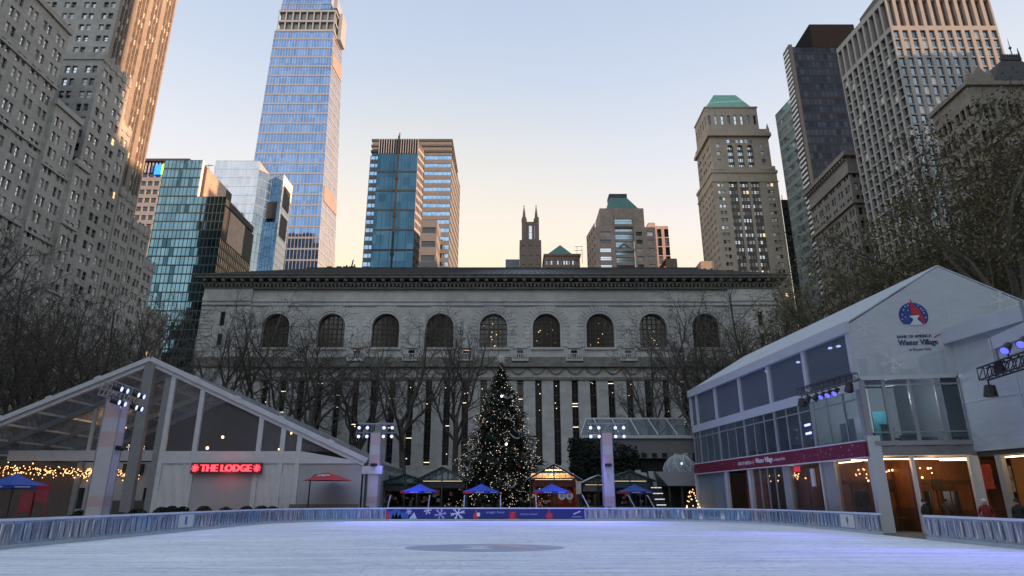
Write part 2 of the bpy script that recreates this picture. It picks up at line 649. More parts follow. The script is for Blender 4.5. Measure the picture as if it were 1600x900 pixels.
cr = MB(); cr.box(xl - .5, xr + 7, D - 1.2, D + 31, zl_ - 1, zl_); cr.build('roof', roofdark, b)
a0, a1 = at(240, 272, D - .8), at(258, 257, D - .8)
s = MB(); s.box(a0.x, (a0.x + a1.x) / 2 + .7, D - .8, D - .4, a0.z, a1.z)
s2 = MB(); s2.box((a0.x + a1.x) / 2 + .8, a1.x, D - .8, D - .4, a0.z, a1.z)
s.build('blue_screen', mat('blue screen', (.02, .12, .5), .5, emit=(.02, .2, 1), estr=.7), b)
s2.build('green_screen', mat('green screen', (.2, .5, .02), .5, emit=(.3, .9, .05), estr=.6), b)

# ---- teal glass tower
teal = pane_mat('teal coated glass', (.12, .22, .265), (.21, .34, .39), 1.2, 2.7, .95, .05, .035)
teal_dk = pane_mat('dark teal glass', (.04, .09, .11), (.08, .16, .19), 1.2, 2.7, .95, .06, .04)
bronze = pane_mat('bronze glass', (.12, .085, .06), (.3, .2, .13), 1.5, 3.8, .9, .1, .06)
mull = mat('dark mullion', (.05, .07, .075), .5, metal=.3, var=.1)
b = thing('glass_tower', 'stepped teal glass tower with bronze side beside the stone blocks on the left', 'skyscraper', (-85, 180, 0))
D = 172
xa, xb, xc = xx(243, 330, D), xx(316, 260, D), xx(352, 320, D)
z_up, z_lo = zz(250, D), zz(307, D)
w = MB(); wins = []
curtain(w, wins, *face4((xa, D), (xc, D), 0, z_lo), 1.2, 2.7, .12, .1, .12, key='low')
curtain(w, wins, *face4((xa, D + .02), (xb, D + .02), z_lo, z_up), 1.2, 2.7, .12, .1, .12, key='up')
w2 = []
curtain(w, w2, *face4((xc, D), (xc, D + 22), 0, z_lo - 13), 1.2, 2.7, .25, .12, .15, key='side')
ex = D + 4
w.build('curtain_wall', mull, b); put_bands(b, wins, [teal, teal_dk], rng, alt=.10); put_bands(b, w2, [bronze])
w = MB()
w.box(xb - .3, xb, D + 3.2, D + 17, z_lo, z_up - 1); w.build('side_panel', mat('tan metal panel', (.45, .31, .24), .5, scale=.5), b); w = MB(); w.box(xc - .3, xc + .02, D + 4, D + 15, z_lo - 12.9, z_lo - 3)
w.build('side_panel', mat('tan metal panel', (.45, .31, .24), .5, scale=.5), b)
w = MB()
w.box(xb - .2, xb + .05, D + .03, D + 1.1, z_lo, z_up); w.build('corner_strip', mat('white metal', (.75, .75, .74), .5), b)
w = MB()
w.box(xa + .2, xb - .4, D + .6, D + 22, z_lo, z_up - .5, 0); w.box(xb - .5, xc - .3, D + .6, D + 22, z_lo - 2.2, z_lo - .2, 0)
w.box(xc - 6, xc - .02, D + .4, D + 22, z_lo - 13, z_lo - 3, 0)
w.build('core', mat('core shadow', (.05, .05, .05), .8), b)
w = MB(); lev = 0
for k in range(9):
    z = 18 + k * 4.4
    w.box(xc - .05, xc + .5, D - .25 + .02 * k, D + 1.6, z, z + 2.2)
w.build('balcony', mat('white metal', (.75, .75, .74), .5), b)
w = MB()
for k in range(7):
    x = xa + 2 + k * 1.9
    w.tube((x, D + 8, z_up), (x + rng.uniform(-1, 1), D + 8, z_up + rng.uniform(1, 3.5)), .12, .08, 5)
w.bar((xa + 2, D + 8, z_up + 2), (xb - 1, D + 8, z_up + 2.6), .2, .2)
w.build('roof_rig', mat('galvanised steel', (.3, .31, .32), .5, metal=.6), b)

# ---- pale glass tower with chamfer and white side
palegl = pane_mat('pale sky glass', (.55, .56, .60), (.66, .66, .69), 1.8, 4.2, .95, .06, .015)
bluegl = pane_mat('blue sky glass', (.20, .38, .55), (.34, .54, .74), 1.8, 4.2, .95, .05, .02)
greygl = pane_mat('grey blue glass', (.22, .28, .33), (.32, .38, .43), 1.8, 4.2, .95, .06, .02)
whitepan = mat('white cladding panel', (.80, .78, .74), .45, var=.08, scale=.3)
b = thing('glass_tower', 'pale glass tower with a white panelled side in front of the tallest blue tower', 'skyscraper', (-85, 262, 0))
D = 250
x0, x1_, x2, x3 = xx(325, 330, D), xx(396, 330, D), xx(421, 330, D + 5), xx(434, 330, D + 2)
zt, zt2 = zz(251, D), zz(265, D)
w = MB(); wins = []
curtain(w, wins, *face4((x0, D), (x1_, D), 0, zt), 1.8, 4.2, .03, .05, .05, key='pale')
put_bands(b, wins, [palegl]); wins = []
curtain(w, wins, *face4((x1_, D), (x2, D + 7), 0, zt2), 1.8, 4.2, .03, .05, .05, key='grey')
put_bands(b, wins, [greygl]); wins = []
curtain(w, wins, *face4((x2, D + 7), (x3, D + 4), 0, zt2), 1.8, 4.2, .03, .05, .05, key='blue')
put_bands(b, wins, [bluegl]); wins = []
w.build('curtain_wall', mat('thin joint', (.3, .33, .36), .5), b)
w = MB(); dkl = MB()
Y0, Y1 = D + 4, D + 16
curtain(w, wins, *face4((x3, Y0), (x3 + .01, Y1), 0, zt2), 12, 3.2, .06, .1, .05)
put_bands(b, wins, [whitepan], name='panel_band')
w.build('panel_joint', mat('thin joint', (.3, .33, .36), .5), b)
for za in (zz(300, D), zz(345, D)):
    dkl = MB(); dkl.box(x3 - .3, x3 + .12, Y0 + 2, Y1 - 2, za - 4, za + 6); dkl.build('louvre', mat('louvre shadow gap', (.04, .04, .045), .8), b)
w = MB(); z = zz(320, D)
w.box(x2 - 1.5, x2 + 4.2, D + 5.2, D + 5.9, z - 4, z + 4); w.build('louvre', mat('louvre shadow gap', (.04, .04, .045), .8), b)
w = MB(); w.poly([(x0, D, zt - .2), (x1_, D, zt - .2), (x1_, D + 20, zt - .2), (x0, D + 20, zt - .2)])
w.poly([(x1_, D, zt2 - .1), (x2, D + 7, zt2 - .1), (x3, D + 4, zt2 - .1), (x3, D + 16, zt2 - .1), (x1_, D + 16, zt2 - .1)])
w.slab([V((x0 + .3, D + .3, 0)), V((x1_ - .1, D + .3, 0)), V((x1_ - .1, D + 20, 0)), V((x0 + .3, D + 20, 0))], (0, 0, zt - .3)); w.slab([V((x1_, D + 1, 0)), V((x2, D + 8, 0)), V((x3 - .4, D + 5, 0)), V((x3 - .4, D + 16, 0)), V((x1_, D + 16, 0))], (0, 0, zt2 - .3))
w.build('roof', mat('grey roof screen', (.30, .32, .35), .7), b)

# ---- the tallest blue tower, tapering
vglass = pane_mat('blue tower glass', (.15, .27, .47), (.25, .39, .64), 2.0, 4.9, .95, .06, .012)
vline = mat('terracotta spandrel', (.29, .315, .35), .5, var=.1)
vside = pane_mat('glow tinted side glass', (.66, .62, .63), (.80, .75, .74), 2.0, 4.9, .95, .2, .05)  # horizon glow reflected by this side is put into the pane colour
b = thing('skyscraper', 'tallest blue glass tower with pale horizontal bands tapering out of the top of frame', 'skyscraper', (-75, 310, 0))
D = 300
def tw(px, py, d): return at(px, py, d)
zA, zB = 0.0, zz(48, D)
lA = at(368, 430, D); lB = at(429, 48, D)
rA = at(495, 430, D); rB = at(521, 48, D)
def lerp_at(P, Q, z):
    t = (z - P.z) / (Q.z - P.z)
    return P.lerp(Q, t)
bl, br = lerp_at(lA, lB, 0), lerp_at(rA, rB, 0)
w = MB(); wins = []
curtain(w, wins, bl, br, rB, lB, 2.0, 6.0, .16, .16, .2, key='front')
put_bands(b, wins, [vglass])
fA = at(522, 430, D + 22); fB = at(536, 60, D + 15); fB.z = zB
bf = lerp_at(fA, fB, 0)
wins = []
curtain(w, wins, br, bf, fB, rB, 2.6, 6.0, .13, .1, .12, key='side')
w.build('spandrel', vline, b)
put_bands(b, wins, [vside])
w = MB()
# dark machine floors and open terrace frames near the top
for t0, t1 in ((.955, .985), (.992, 1.0)):
    pass
zt = zz(15, D)
for z0, z1 in ((zB + 1, zB + 6), (zB + 8, zB + 13)):
    w.box(lB.x + 2, rB.x - .5, D + 1.5, D + 12, z0, z1, 0)
    w.box(lB.x + 1, rB.x + .4, D - .1, D + 13, z1, z1 + 1.2, 1)
    for k in range(9):
        x = lB.x + 1.3 + k * (rB.x - lB.x - 1.5) / 8
        w.box(x - .25, x + .25, D, D + .5, z0 - 1, z1, 1)
w.box(lB.x + .8, rB.x + .4, D - .1, D + 13, zB - .6, zB + .9, 1)
w.build('terrace_frame', [mat('grey terrace shade', (.11, .15, .18), .8), vline], b)
w = MB(); wins = []
zt0 = zB + 14.2
x0, x1_ = xx(437, 20, D + 3), xx(516, 20, D + 3)
curtain(w, wins, V((x0, D + 3, zt0)), V((x1_, D + 3, zt0)), V((x1_, D + 3, zt0 + 70)), V((x0 + 5, D + 3, zt0 + 70)), 1.6, 3.3, .12, .16, .15, key='crown')
w.poly([(x1_, D + 3, zt0), (x1_, D + 16, zt0), (x1_, D + 16, zt0 + 70), (x1_, D + 3, zt0 + 70)])
w.build('crown_wall', vline, b); put_bands(b, wins, [vglass])
w = MB(); w.box(rB.x - 1.6, rB.x + .6, D + .5, D + 14, zB + 16, zB + 22)
w.box(rB.x + .6, rB.x + 2.5, D + 6, D + 15, zB - 1, zB + 17); w.build('terrace_frame', vline, b)
w = MB()   # recessed machine-floor bands on the glow tinted side
def side_pt(u, z):
    p = lerp_at(br, rB, z); q = lerp_at(bf, fB, z)
    return p.lerp(q, u)
N_ = (bf - br).cross(V((0, 0, 1))).normalized()
for zc_ in (zB - 22, zB - 104):
    q = [side_pt(.1, zc_), side_pt(1, zc_), side_pt(1, zc_ + 9), side_pt(.1, zc_ + 9)]
    w.slab([p + N_ * .15 for p in q], N_ * -.4)
w.build('louvre', mat('rosy louvre', (.27, .23, .22), .7, stretch=(1, 1, 8)), b)

# ---- banded tower with dark glass bay
banded = pane_mat('banded sky glass', (.26, .44, .64), (.42, .60, .82), 1.6, 3.1, .95, .05, .02)
baygl = pane_mat('dark bay glass', (.035, .09, .14), (.07, .15, .21), 2.6, 3.05, .95, .04, .02)
cool = mat('weathered concrete band', (.19, .19, .19), .8)
b = thing('office_tower', 'banded office tower with a projecting dark glass bay left of the church tower', 'skyscraper', (-27, 212, 0))
D = 205
xl, xr = xx(573, 320, D), xx(704, 320, D)
zt = zz(217, D); zc = zz(243, D)
w = MB(); wins = []
curtain(w, wins, *face4((xl, D), (xr, D), 0, zc), 1.6, 3.1, .5, .12, .2)
wr = []
curtain(w, wr, *face4((xr, D), (xr + 1.0, D + 24), 0, zc), 1.6, 3.1, .5, .12, .2, key='side')
w.build('spandrel', cool, b)
put_bands(b, wins, [banded]); put_bands(b, wr, [banded])
w = MB()
for k in range(3):
    z0 = zc + k * (zt - zc) / 3
    w.box(xl, xr, D - .02, D + 24, z0 + 1.5, z0 + (zt - zc) / 3, 0)
    w.box(xl + .4, xr - .4, D + .4, D + 23, z0, z0 + 1.5, 1)
core(w, xl, xr, D, D + 24, zc, 0)
w.build('crown', [mat('charcoal louvre', (.10, .10, .095), .7), cool], b)
w = MB(); wins = []
xb0, xb1 = xx(585, 320, D - 6), xx(649, 320, D - 6)
zb = zz(240, D - 6)
curtain(w, wins, *face4((xb0, D - 6), (xb1, D - 6), 0, zb), 2.6, 7.2, .09, .1, .12, key='bay')
w.build('bay_frame', mat('black frame', (.03, .035, .04), .5), b)
put_bands(b, wins, [baygl])
w = MB(); wins = []
curtain(w, wins, *face4((xb1, D - 6), (xb1 + 1.4, D - .05), 0, zz(222, D - 6)), 1.2, 3.0, .35, .35, .15, key='cheek')
w.build('bay_cheek', mat('pale grey concrete', (.27, .27, .28), .8), b); put_bands(b, wins, [g_dark])
w = MB()
zb1 = zz(217, D - 6)
w.box(xb0 + .1, xb1, D - 5.6, D, zb, zb1, 1)
for k in range(17):
    x = xb0 + .2 + k * (xb1 - xb0 - .4) / 16
    w.box(x - .09, x + .09, D - 6.05, D - 5.6, zb, zb1, 0)
w.build('louvre', [mat('light fin', (.35, .36, .38), .6), mat('louvre shadow gap', (.04, .04, .045), .8)], b)
w = MB(); xm = (xb0 + xb1) / 2
w.box(xm - .28, xm + .28, D - 6.3, D - 5.95, 20, zb1 + 1.2)
for k in range(6):
    w.box(xm - .5, xm + .5, D - 6.5, D - 6, 36 + k * 14, 37.5 + k * 14)
w.tube((xm, D - 5, zb1), (xm, D - 5, zb1 + 3), .25, .2, 6)
w.build('hoist_mast', mat('rusty steel', (.05, .045, .04), .7, metal=.3), b)
# lower neighbour in front of the banded tower
b = thing('office_block', 'small grey office block with dark windows set before the banded tower', 'building', (-19.5, 198, 0))
D2 = 192
x0, x1_ = xx(656, 380, D2), xx(682, 380, D2)
w = MB(); wins = []
masonry(w, wins, (x0, D2), (x1_, D2), 0, zz(344, D2), 6.5, [(.08, 0), (.84, 1), (.08, 0)], 4.6, (.3, .72), .4, 1.2)
masonry(w, wins, (x1_, D2), (x1_, D2 + 10), 0, zz(344, D2), 6, TRIP, 4.6, (.3, .72), .4, 1.2)
flat_roof(w, x0, x1_, D2, D2 + 10, zz(344, D2))
w.build('wall', cool, b); put_windows(b, wins, [darksash, g_dark, g_sky], (.9, .1), rng, limit=30)

# ---- brown tower with two spires
b = thing('church_tower', 'brown stone tower crowned by two pointed spires behind the library roof', 'tower', (9, 263, 0))
D = 255
x0, x1_ = xx(812, 400, D), xx(846, 400, D)
w = MB(); wins = []
zt = zz(375, D); z2 = zz(345, D)
masonry(w, wins, (x0, D), (x1_, D), 0, zt, 3, [(.3, 0), (.4, 1), (.3, 0)], 4.2, (.3, .75), .4, 1.5)
masonry(w, wins, (x0, D + 9), (x0, D), 0, zt, 3, [(.3, 0), (.4, 1), (.3, 0)], 4.2, (.3, .75), .4, 1.5)
flat_roof(w, x0, x1_, D, D + 9, zt)
xa, xb = xx(816, 360, D), xx(842, 360, D)
masonry(w, wins, (xa, D + 1), (xb, D + 1), zt, z2, 2.2, [(.2, 0), (.6, 1), (.2, 0)], 8, (.1, .9), .5, .6)
masonry(w, wins, (xa, D + 8), (xa, D + 1), zt, z2, 2.2, [(.2, 0), (.6, 1), (.2, 0)], 8, (.1, .9), .5, .6)
flat_roof(w, xa, xb, D + 1, D + 8, z2)
for xc in (xa + .8, xb - .8):
    for k in (0, 1):
        w.box(xc - .9, xc + .9, D + .6 + k * 5, D + 2.4 + k * 5, zt, z2 + 2)
brownst = block_mat('brown stone', (.20, .15, .12), 1.0, .5, .8)
w.build('wall', brownst, b); put_windows(b, wins, [darksash, g_dark, g_sky], (.8, .2), rng, limit=40)
for xc in (xx(819, 340, D), xx(838, 340, D)):
    w = MB(); w.lathe((xc, D + 1.5, z2), [(1.15, 0), (1.15, 1.5), (.75, 1.6), (.5, 4.5), (.12, 7.4), (.3, 7.6), (0, 8.2)], 8)
    w.build('spire', brownst, b)
w = MB(); w.box(x0 - 6, x0 - .1, D + 4, D + 14, 0, zz(400, D)); w.build('annex', mat('blue grey cladding', (.16, .18, .21), .6), b)

# ---- small house with green pyramid roof
copper = mat('verdigris copper', (.13, .30, .24), .6, scale=.7, var=.2)
copper_dk = mat('dark verdigris copper', (.05, .13, .11), .6, scale=.7, var=.25)
b = thing('brick_building', 'low brown building under a dark green pyramid roof between two towers', 'building', (23, 245, 0))
D = 240
x0, x1_ = xx(851, 405, D), xx(906, 405, D)
w = MB(); wins = []; zt = zz(397, D)
masonry(w, wins, (x0, D), (x1_, D), 0, zt, 3.4, TRIP, 4, (.3, .75), .35, 1.6)
masonry(w, wins, (x0, D + 12), (x0, D), 0, zt, 3.4, TRIP, 4, (.3, .75), .35, 1.6)
w.box(x0 - .4, x1_ + .4, D - .4, D + 13, zt - .8, zt)
w.build('wall', brownst, b); put_windows(b, wins, WIN, (.5, .3, .2), rng, limit=30)
w = MB(); xm = xx(877, 380, D); ap = V((xm, D + 6, zz(374, D)))
c4 = [V((x0 + 1.2, D, zt + .01)), V((x1_ - 3, D, zt + .01)), V((x1_ - 3, D + 12, zt + .01)), V((x0 + 1.2, D + 12, zt + .01))]
for k in range(4):
    w.poly([c4[k], c4[(k + 1) % 4], ap])
w.build('roof', copper_dk, b)
w = MB()
for z in (zt, zt + 1.6, zt + 3.2):
    w.bar((x1_ - 2, D, z), (x1_ + 1.2, D, z), .12, .12)
for x in (x1_ - 1, x1_ + 1):
    w.bar((x, D, zt - 4), (x, D, zt + 3.4), .12, .12)
w.build('scaffold', mat('rusty steel', (.05, .045, .04), .7, metal=.3), b)

# ---- building with dark mansard
g_bow = mat('blue grey bow glass', (.30, .40, .46), .08, metal=.9, var=.2, scale=.6)
pinkst = block_mat('rosy granite', (.28, .225, .195), 1.6, .9, .85)
b = thing('office_building', 'rosy granite office building with green mansard cap and a bowed glass centre', 'building', (45, 232, 0))
D = 225
xo0, xo1 = xx(931, 390, D), xx(1026, 390, D)
xi0, xi1 = xx(938, 340, D), xx(1007, 340, D)
z1, z2, z3 = zz(355, D), zz(324, D), zz(297, D)
w = MB(); wins = []
n = 3
masonry(w, wins, (xo0, D), (xi0 + 5.2, D), 0, z1, 5.2, [(.22, 0), (.56, 1), (.22, 0)], 3.2, (.25, .75), .35, 1)
masonry(w, wins, (xi1 - 4.5, D), (xo1, D), 0, z1, 5.2, [(.22, 0), (.56, 1), (.22, 0)], 3.2, (.25, .75), .35, 1)
masonry(w, wins, (xi0 + 5.2, D + .5), (xi1 - 4.5, D + .5), 0, z2 - 3, 30, [(.03, 0), (.94, 1), (.03, 0)], 3.1, (.22, .9), .35, 1.2, key='c')
w.box(xi0, xi0 + 5.2, D + .8, D + 14, z1, z2); w.box(xi1 - 4.5, xi1, D + .8, D + 14, z1, z2)
w.box(xi0 + 5.2, xi1 - 4.5, D + .6, D + 14, z2 - 3, z2)
masonry(w, wins, (xo0 - 1.6, D + 14), (xo0, D), 0, z1 + 2, 4, [(.3, 0), (.4, 1), (.3, 0)], 3.2, (.25, .75), .35, 1)
w.poly([(xo0, D, z1), (xo1, D, z1), (xo1, D + 14, z1), (xo0 - 1.6, D + 14, z1)])
w.build('wall', pinkst, b)
put_windows(b, [x for x in wins if x[0] != 'c'], WIN, (.3, .6, .1), rng, limit=60)
put_windows(b, [x for x in wins if x[0] == 'c'], [darksash, g_bow, g_dark], (.9, .1), rng, limit=30, name='bow_window')
w = MB()
ax0, ax1 = xx(949, 322, D), xx(998, 322, D); bx0, bx1 = xx(955, 300, D), xx(982, 300, D)
lo = [V((ax0, D + 1, z2)), V((ax1, D + 1, z2)), V((ax1, D + 13, z2)), V((ax0, D + 13, z2))]
hi = [V((bx0, D + 4.5, z3 - 1)), V((bx1, D + 4.5, z3 - 1)), V((bx1, D + 9.5, z3 - 1)), V((bx0, D + 9.5, z3 - 1))]
for k in range(4):
    w.poly([lo[k], lo[(k + 1) % 4], hi[(k + 1) % 4], hi[k]])
w.build('mansard_roof', copper_dk, b)
w = MB(); w.box(bx0 - .15, bx1 + .15, D + 4.4, D + 9.6, z3 - 1, z3 + .6); w.build('roof_curb', roofdark, b)
w = MB(); zg = zz(385, D); xm = (xi0 + 5.2 + xi1 - 4.5) / 2
w.bar((xi0 + 5, D - .1, zg - 1.4), (xm, D - .1, zg + 1.6), .3, .45); w.bar((xm, D - .1, zg + 1.6), (xi1 - 4.3, D - .1, zg - 1.4), .3, .45)
w.bar((xi0 + 5, D - .1, zg - 1.5), (xi1 - 4.3, D - .1, zg - 1.5), .3, .4); w.build('gable_trim', mat('pale grey concrete', (.27, .27, .28), .8), b)
# ribbed pink tower behind and the small block beside it
b = thing('apartment_tower', 'slim ribbed pinkish tower peeking out behind the rosy granite building', 'building', (66, 262, 0))
D = 255
w = MB(); x0, x1_ = xx(1012, 380, D), xx(1046, 380, D); zt = zz(353, D)
wins = []
masonry(w, wins, (x0, D), (x1_, D), 0, zt, 2.8, [(.4, 0), (.6, 1)], 4, (.05, .95), .6, 1.2)
masonry(w, wins, (x1_, D), (x1_, D + 9), 0, zt, 2.8, [(.4, 0), (.6, 1)], 4, (.05, .95), .6, 1.2)
w.box(x0 + 1, x0 + 4, D + 1, D + 6, zt, zt + 2); flat_roof(w, x0, x1_, D, D + 9, zt)
w.build('wall', mat('pink concrete', (.42, .33, .31), .8), b); put_windows(b, wins, [darksash, g_dark, g_sky], (.9, .1), rng, limit=50)
b = thing('brick_building', 'low dark brown block at the right foot of the ribbed pinkish tower', 'building', (70, 240, 0))
w = MB(); wins = []; D = 232; x0, x1_ = xx(1040, 410, D), xx(1058, 410, D)
masonry(w, wins, (x0, D), (x1_, D), 0, zz(404, D), 2.5, ONE, 4, (.3, .7), .3, 2.5); flat_roof(w, x0, x1_, D, D + 9, zz(404, D))
w.build('wall', brownst, b); put_windows(b, wins, WIN, (.8, .1, .1), rng, limit=20)

# ---- big brown tower with green hip roof
b = thing('skyscraper', 'brown brick skyscraper with arched top windows under a pale green hip roof', 'skyscraper', (84, 220, 0))
D = 210
x0, x1_ = 72.5, 96.0
zc, zs = zz(212, D), zz(268, D)     # main cornice, lower setback band
w = MB(); wins = []; tr = MB()
GP = [(.05, 0), (.055, 1), (.02, 0), (.055, 1), (.07, 0), (.02, 0)]
cols = [0.0]; fl = []
W = x1_ - x0
def addc(wd, f):
    cols.append(cols[-1] + wd); fl.append(f)
lay = [(1.9, 0), (1.15, 1), (.4, 0), (1.15, 1), (2.0, 0)]
mid = [(1.0, 2), (.3, 3), (1.0, 2), (.3, 3), (1.0, 2), (1.0, 0)]
for q in lay: addc(*q)
for _ in range(3):
    for q in mid: addc(*q)
cols[-1] += .2
for q in lay: addc(*q)
k = W / cols[-1]; cols = [c * k for c in cols]
rows = [0.0]; fr = []
nf = int((zs - 4) / 2.75); f = (zs - 4) / nf
for j in range(nf):
    rows += [j * f + f * .3, j * f + f * .78, (j + 1) * f]; fr += [0, 1, 2]
rows.append(zs); fr.append(3)
def fn(i, j):
    c, r = fl[i], fr[j]
    if r == 3: return 0, 0, None
    if c == 1 and r == 1: return .35, 0, 'w'
    if c == 2: return (.75, 1, 'w') if r == 1 else (.65, 1, None)
    if c == 3: return .5, 1, None
    return 0, 0, None
facade(w, *face4((x0, D), (x1_, D), 0, zs), cols, rows, fn, wins)
masonry(w, wins, (x0, D + 19), (x0, D), 0, zs, 4.2, PAIR, 2.75, (.3, .78), .35, 4)
masonry(w, wins, (x1_, D), (x1_, D + 19), 0, zs, 4.2, PAIR, 2.75, (.3, .78), .35, 4)
flat_roof(w, x0, x1_, D, D + 19, zs); core(w, x0, x1_, D, D + 19, zs)
# upper stage
u0, u1, yu0, yu1 = x0 + .9, x1_ - .9, D + .9, D + 18
def upper(i, j): return 0, 0, None
masonry(w, wins, (u0, yu0), (u0 + 5.4, yu0), zs, zc, 5.4, [(.38, 0), (.24, 1), (.38, 0)], 2.7, (.3, .75), .3, 2)
masonry(w, wins, (u1 - 5.4, yu0), (u1, yu0), zs, zc, 5.4, [(.38, 0), (.24, 1), (.38, 0)], 2.7, (.3, .75), .3, 2)
masonry(w, wins, (u0, yu1), (u0, yu0), zs, zc, 5, PAIR, 2.7, (.3, .75), .3, 2)
masonry(w, wins, (u1, yu0), (u1, yu1), zs, zc, 5, PAIR, 2.7, (.3, .75), .3, 2)
ax0, ax1 = u0 + 5.4, u1 - 5.4
aw = (ax1 - ax0) / 3
zr0, zr1 = zs + 2.4, zc - 3
w.poly([(ax0, yu0, zs), (ax1, yu0, zs), (ax1, yu0, zr0), (ax0, yu0, zr0)])
w.poly([(ax0, yu0, zr1), (ax1, yu0, zr1), (ax1, yu0, zc), (ax0, yu0, zc)])
for q in range(6):
    xx0 = ax0 + .7 + q * (ax1 - ax0 - 1) / 6
    wins.append(('w', [V((xx0, yu0 - .02, zc - 2.6)), V((xx0 + 1.1, yu0 - .02, zc - 2.6)), V((xx0 + 1.1, yu0 - .02, zc - 1.2)), V((xx0, yu0 - .02, zc - 1.2))], V((0, -1, 0)), 0, 0))
for q in range(3):
    a0, a1 = ax0 + q * aw + .75, ax0 + (q + 1) * aw - .75
    r = (a1 - a0) / 2; xm = (a0 + a1) / 2; zsp = zr1 - r - .3
    w.poly([(ax0 + q * aw, yu0, zr0), (a0, yu0, zr0), (a0, yu0, zr1), (ax0 + q * aw, yu0, zr1)])
    w.poly([(a1, yu0, zr0), (ax0 + (q + 1) * aw, yu0, zr0), (ax0 + (q + 1) * aw, yu0, zr1), (a1, yu0, zr1)])
    arc = [(xm + r * math.cos(math.pi * (1 - t / 10)), zsp + r * math.sin(math.pi * t / 10)) for t in range(11)]
    for t in range(10):
        w.poly([(arc[t][0], yu0, arc[t][1]), (arc[t + 1][0], yu0, arc[t + 1][1]), (arc[t + 1][0], yu0, zr1), (arc[t][0], yu0, zr1)])
        w.poly([(arc[t][0], yu0, arc[t][1]), (arc[t][0], yu0 + .9, arc[t][1]), (arc[t + 1][0], yu0 + .9, arc[t + 1][1]), (arc[t + 1][0], yu0, arc[t + 1][1])])
    for a in (a0, a1):
        w.poly([(a, yu0, zr0), (a, yu0 + .9, zr0), (a, yu0 + .9, zsp), (a, yu0, zsp)])
    p = MB()
    p.poly([(a0, yu0 + .9, zr0), (a1, yu0 + .9, zr0)] + [(x, yu0 + .9, z) for x, z in reversed(arc)], 1)
    for z in [zr0 + k2 * 2.6 for k2 in range(4)]:
        p.box(a0, a1, yu0 + .7, yu0 + .88, z + 1.3, z + 2.3, 0)
    for fx in (.33, .67):
        p.box(a0 + fx * 2 * r - .1, a0 + fx * 2 * r + .1, yu0 + .75, yu0 + .85, zr0, zsp + r * .85, 2)
    p.build('arched_window', [mat('blue black panel', (.03, .04, .06), .4), g_sky, darksash], b)
tr.box(u0 - .9, u1 + .9, yu0 - 1.1, yu1 + .9, zc, zc + 1.3); tr.box(u0 - .3, u1 + .3, yu0 - .4, yu1 + .3, zc + 1.3, zc + 3.2)
tr.box(x0 - .35, x1_ + .35, D - .35, D + 19.2, zs - .6, zs + .5)
tr.box(x0 - .25, x1_ + .25, D - .25, D + 19.2, zs - 4.2, zs - 3.8)
for x in (u0 - .2, u1 + .2):
    tr.lathe((x, yu0 - .2, zc + 1.3), [(.6, 0), (.6, 2), (0, 4.6)], 6)
for x in (x0 + 3, x1_ - 3):
    tr.box(x - 2.6, x + 2.6, D - .5, D + .8, zs + .5, zs + 2); tr.box(x - 1.2, x + 1.2, D - .5, D + .8, zs + 2, zs + 3.4)
# attic
zk = zz(167, D + 3); v0, v1 = xx(1103, 185, D + 3), xx(1184, 185, D + 3)
masonry(w, wins, (v0, D + 3), (v1, D + 3), zc + 3, zk, 2.6, [(.3, 0), (.4, 1), (.3, 0)], 12, (.35, .72), .4, .8)
masonry(w, wins, (v0, D + 17), (v0, D + 3), zc + 3, zk, 2.6, [(.3, 0), (.4, 1), (.3, 0)], 12, (.35, .72), .4, .8)
masonry(w, wins, (v1, D + 3), (v1, D + 17), zc + 3, zk, 2.6, [(.3, 0), (.4, 1), (.3, 0)], 12, (.35, .72), .4, .8)
tr.box(v0 - .3, v1 + .3, D + 2.7, D + 17.3, zk - .5, zk)
w.build('wall', [brownbrick, spandrel_dk], b); tr.build('cornice', brownbrick, b)
put_windows(b, wins, WIN, (.35, .35, .3), rng, limit=97)
w = MB(); zp = zz(151, D + 9)
lo = [V((v0 + .5, D + 3, zk)), V((v1 - 2, D + 3, zk)), V((v1 - 2, D + 17, zk)), V((v0 + .5, D + 17, zk))]
hx0, hx1 = xx(1114, 152, D + 9), xx(1148, 152, D + 9)
hi = [V((hx0, D + 8, zp)), V((hx1, D + 8, zp)), V((hx1, D + 12, zp)), V((hx0, D + 12, zp))]
for k in range(4):
    w.poly([lo[k], lo[(k + 1) % 4], hi[(k + 1) % 4], hi[k]])
w.poly(hi)
w.build('roof', copper, b)
# low wing at its left foot
b = thing('brick_building', 'low brown wing at the left foot of the green roofed skyscraper', 'building', (70, 205, 0))
D = 200
w = MB(); wins = []; x0, x1_ = xx(1096, 425, D), xx(1118, 425, D)
masonry(w, wins, (x0, D), (x1_, D), 0, zz(408, D), 2.6, ONE, 3.9, (.3, .75), .3, 1.5)
masonry(w, wins, (x0, D + 9), (x0, D), 0, zz(408, D), 2.6, ONE, 3.9, (.3, .75), .3, 1.5)
flat_roof(w, x0, x1_, D, D + 9, zz(408, D)); w.build('wall', brownbrick, b); put_windows(b, wins, WIN, (.5, .3, .2), rng, limit=20)

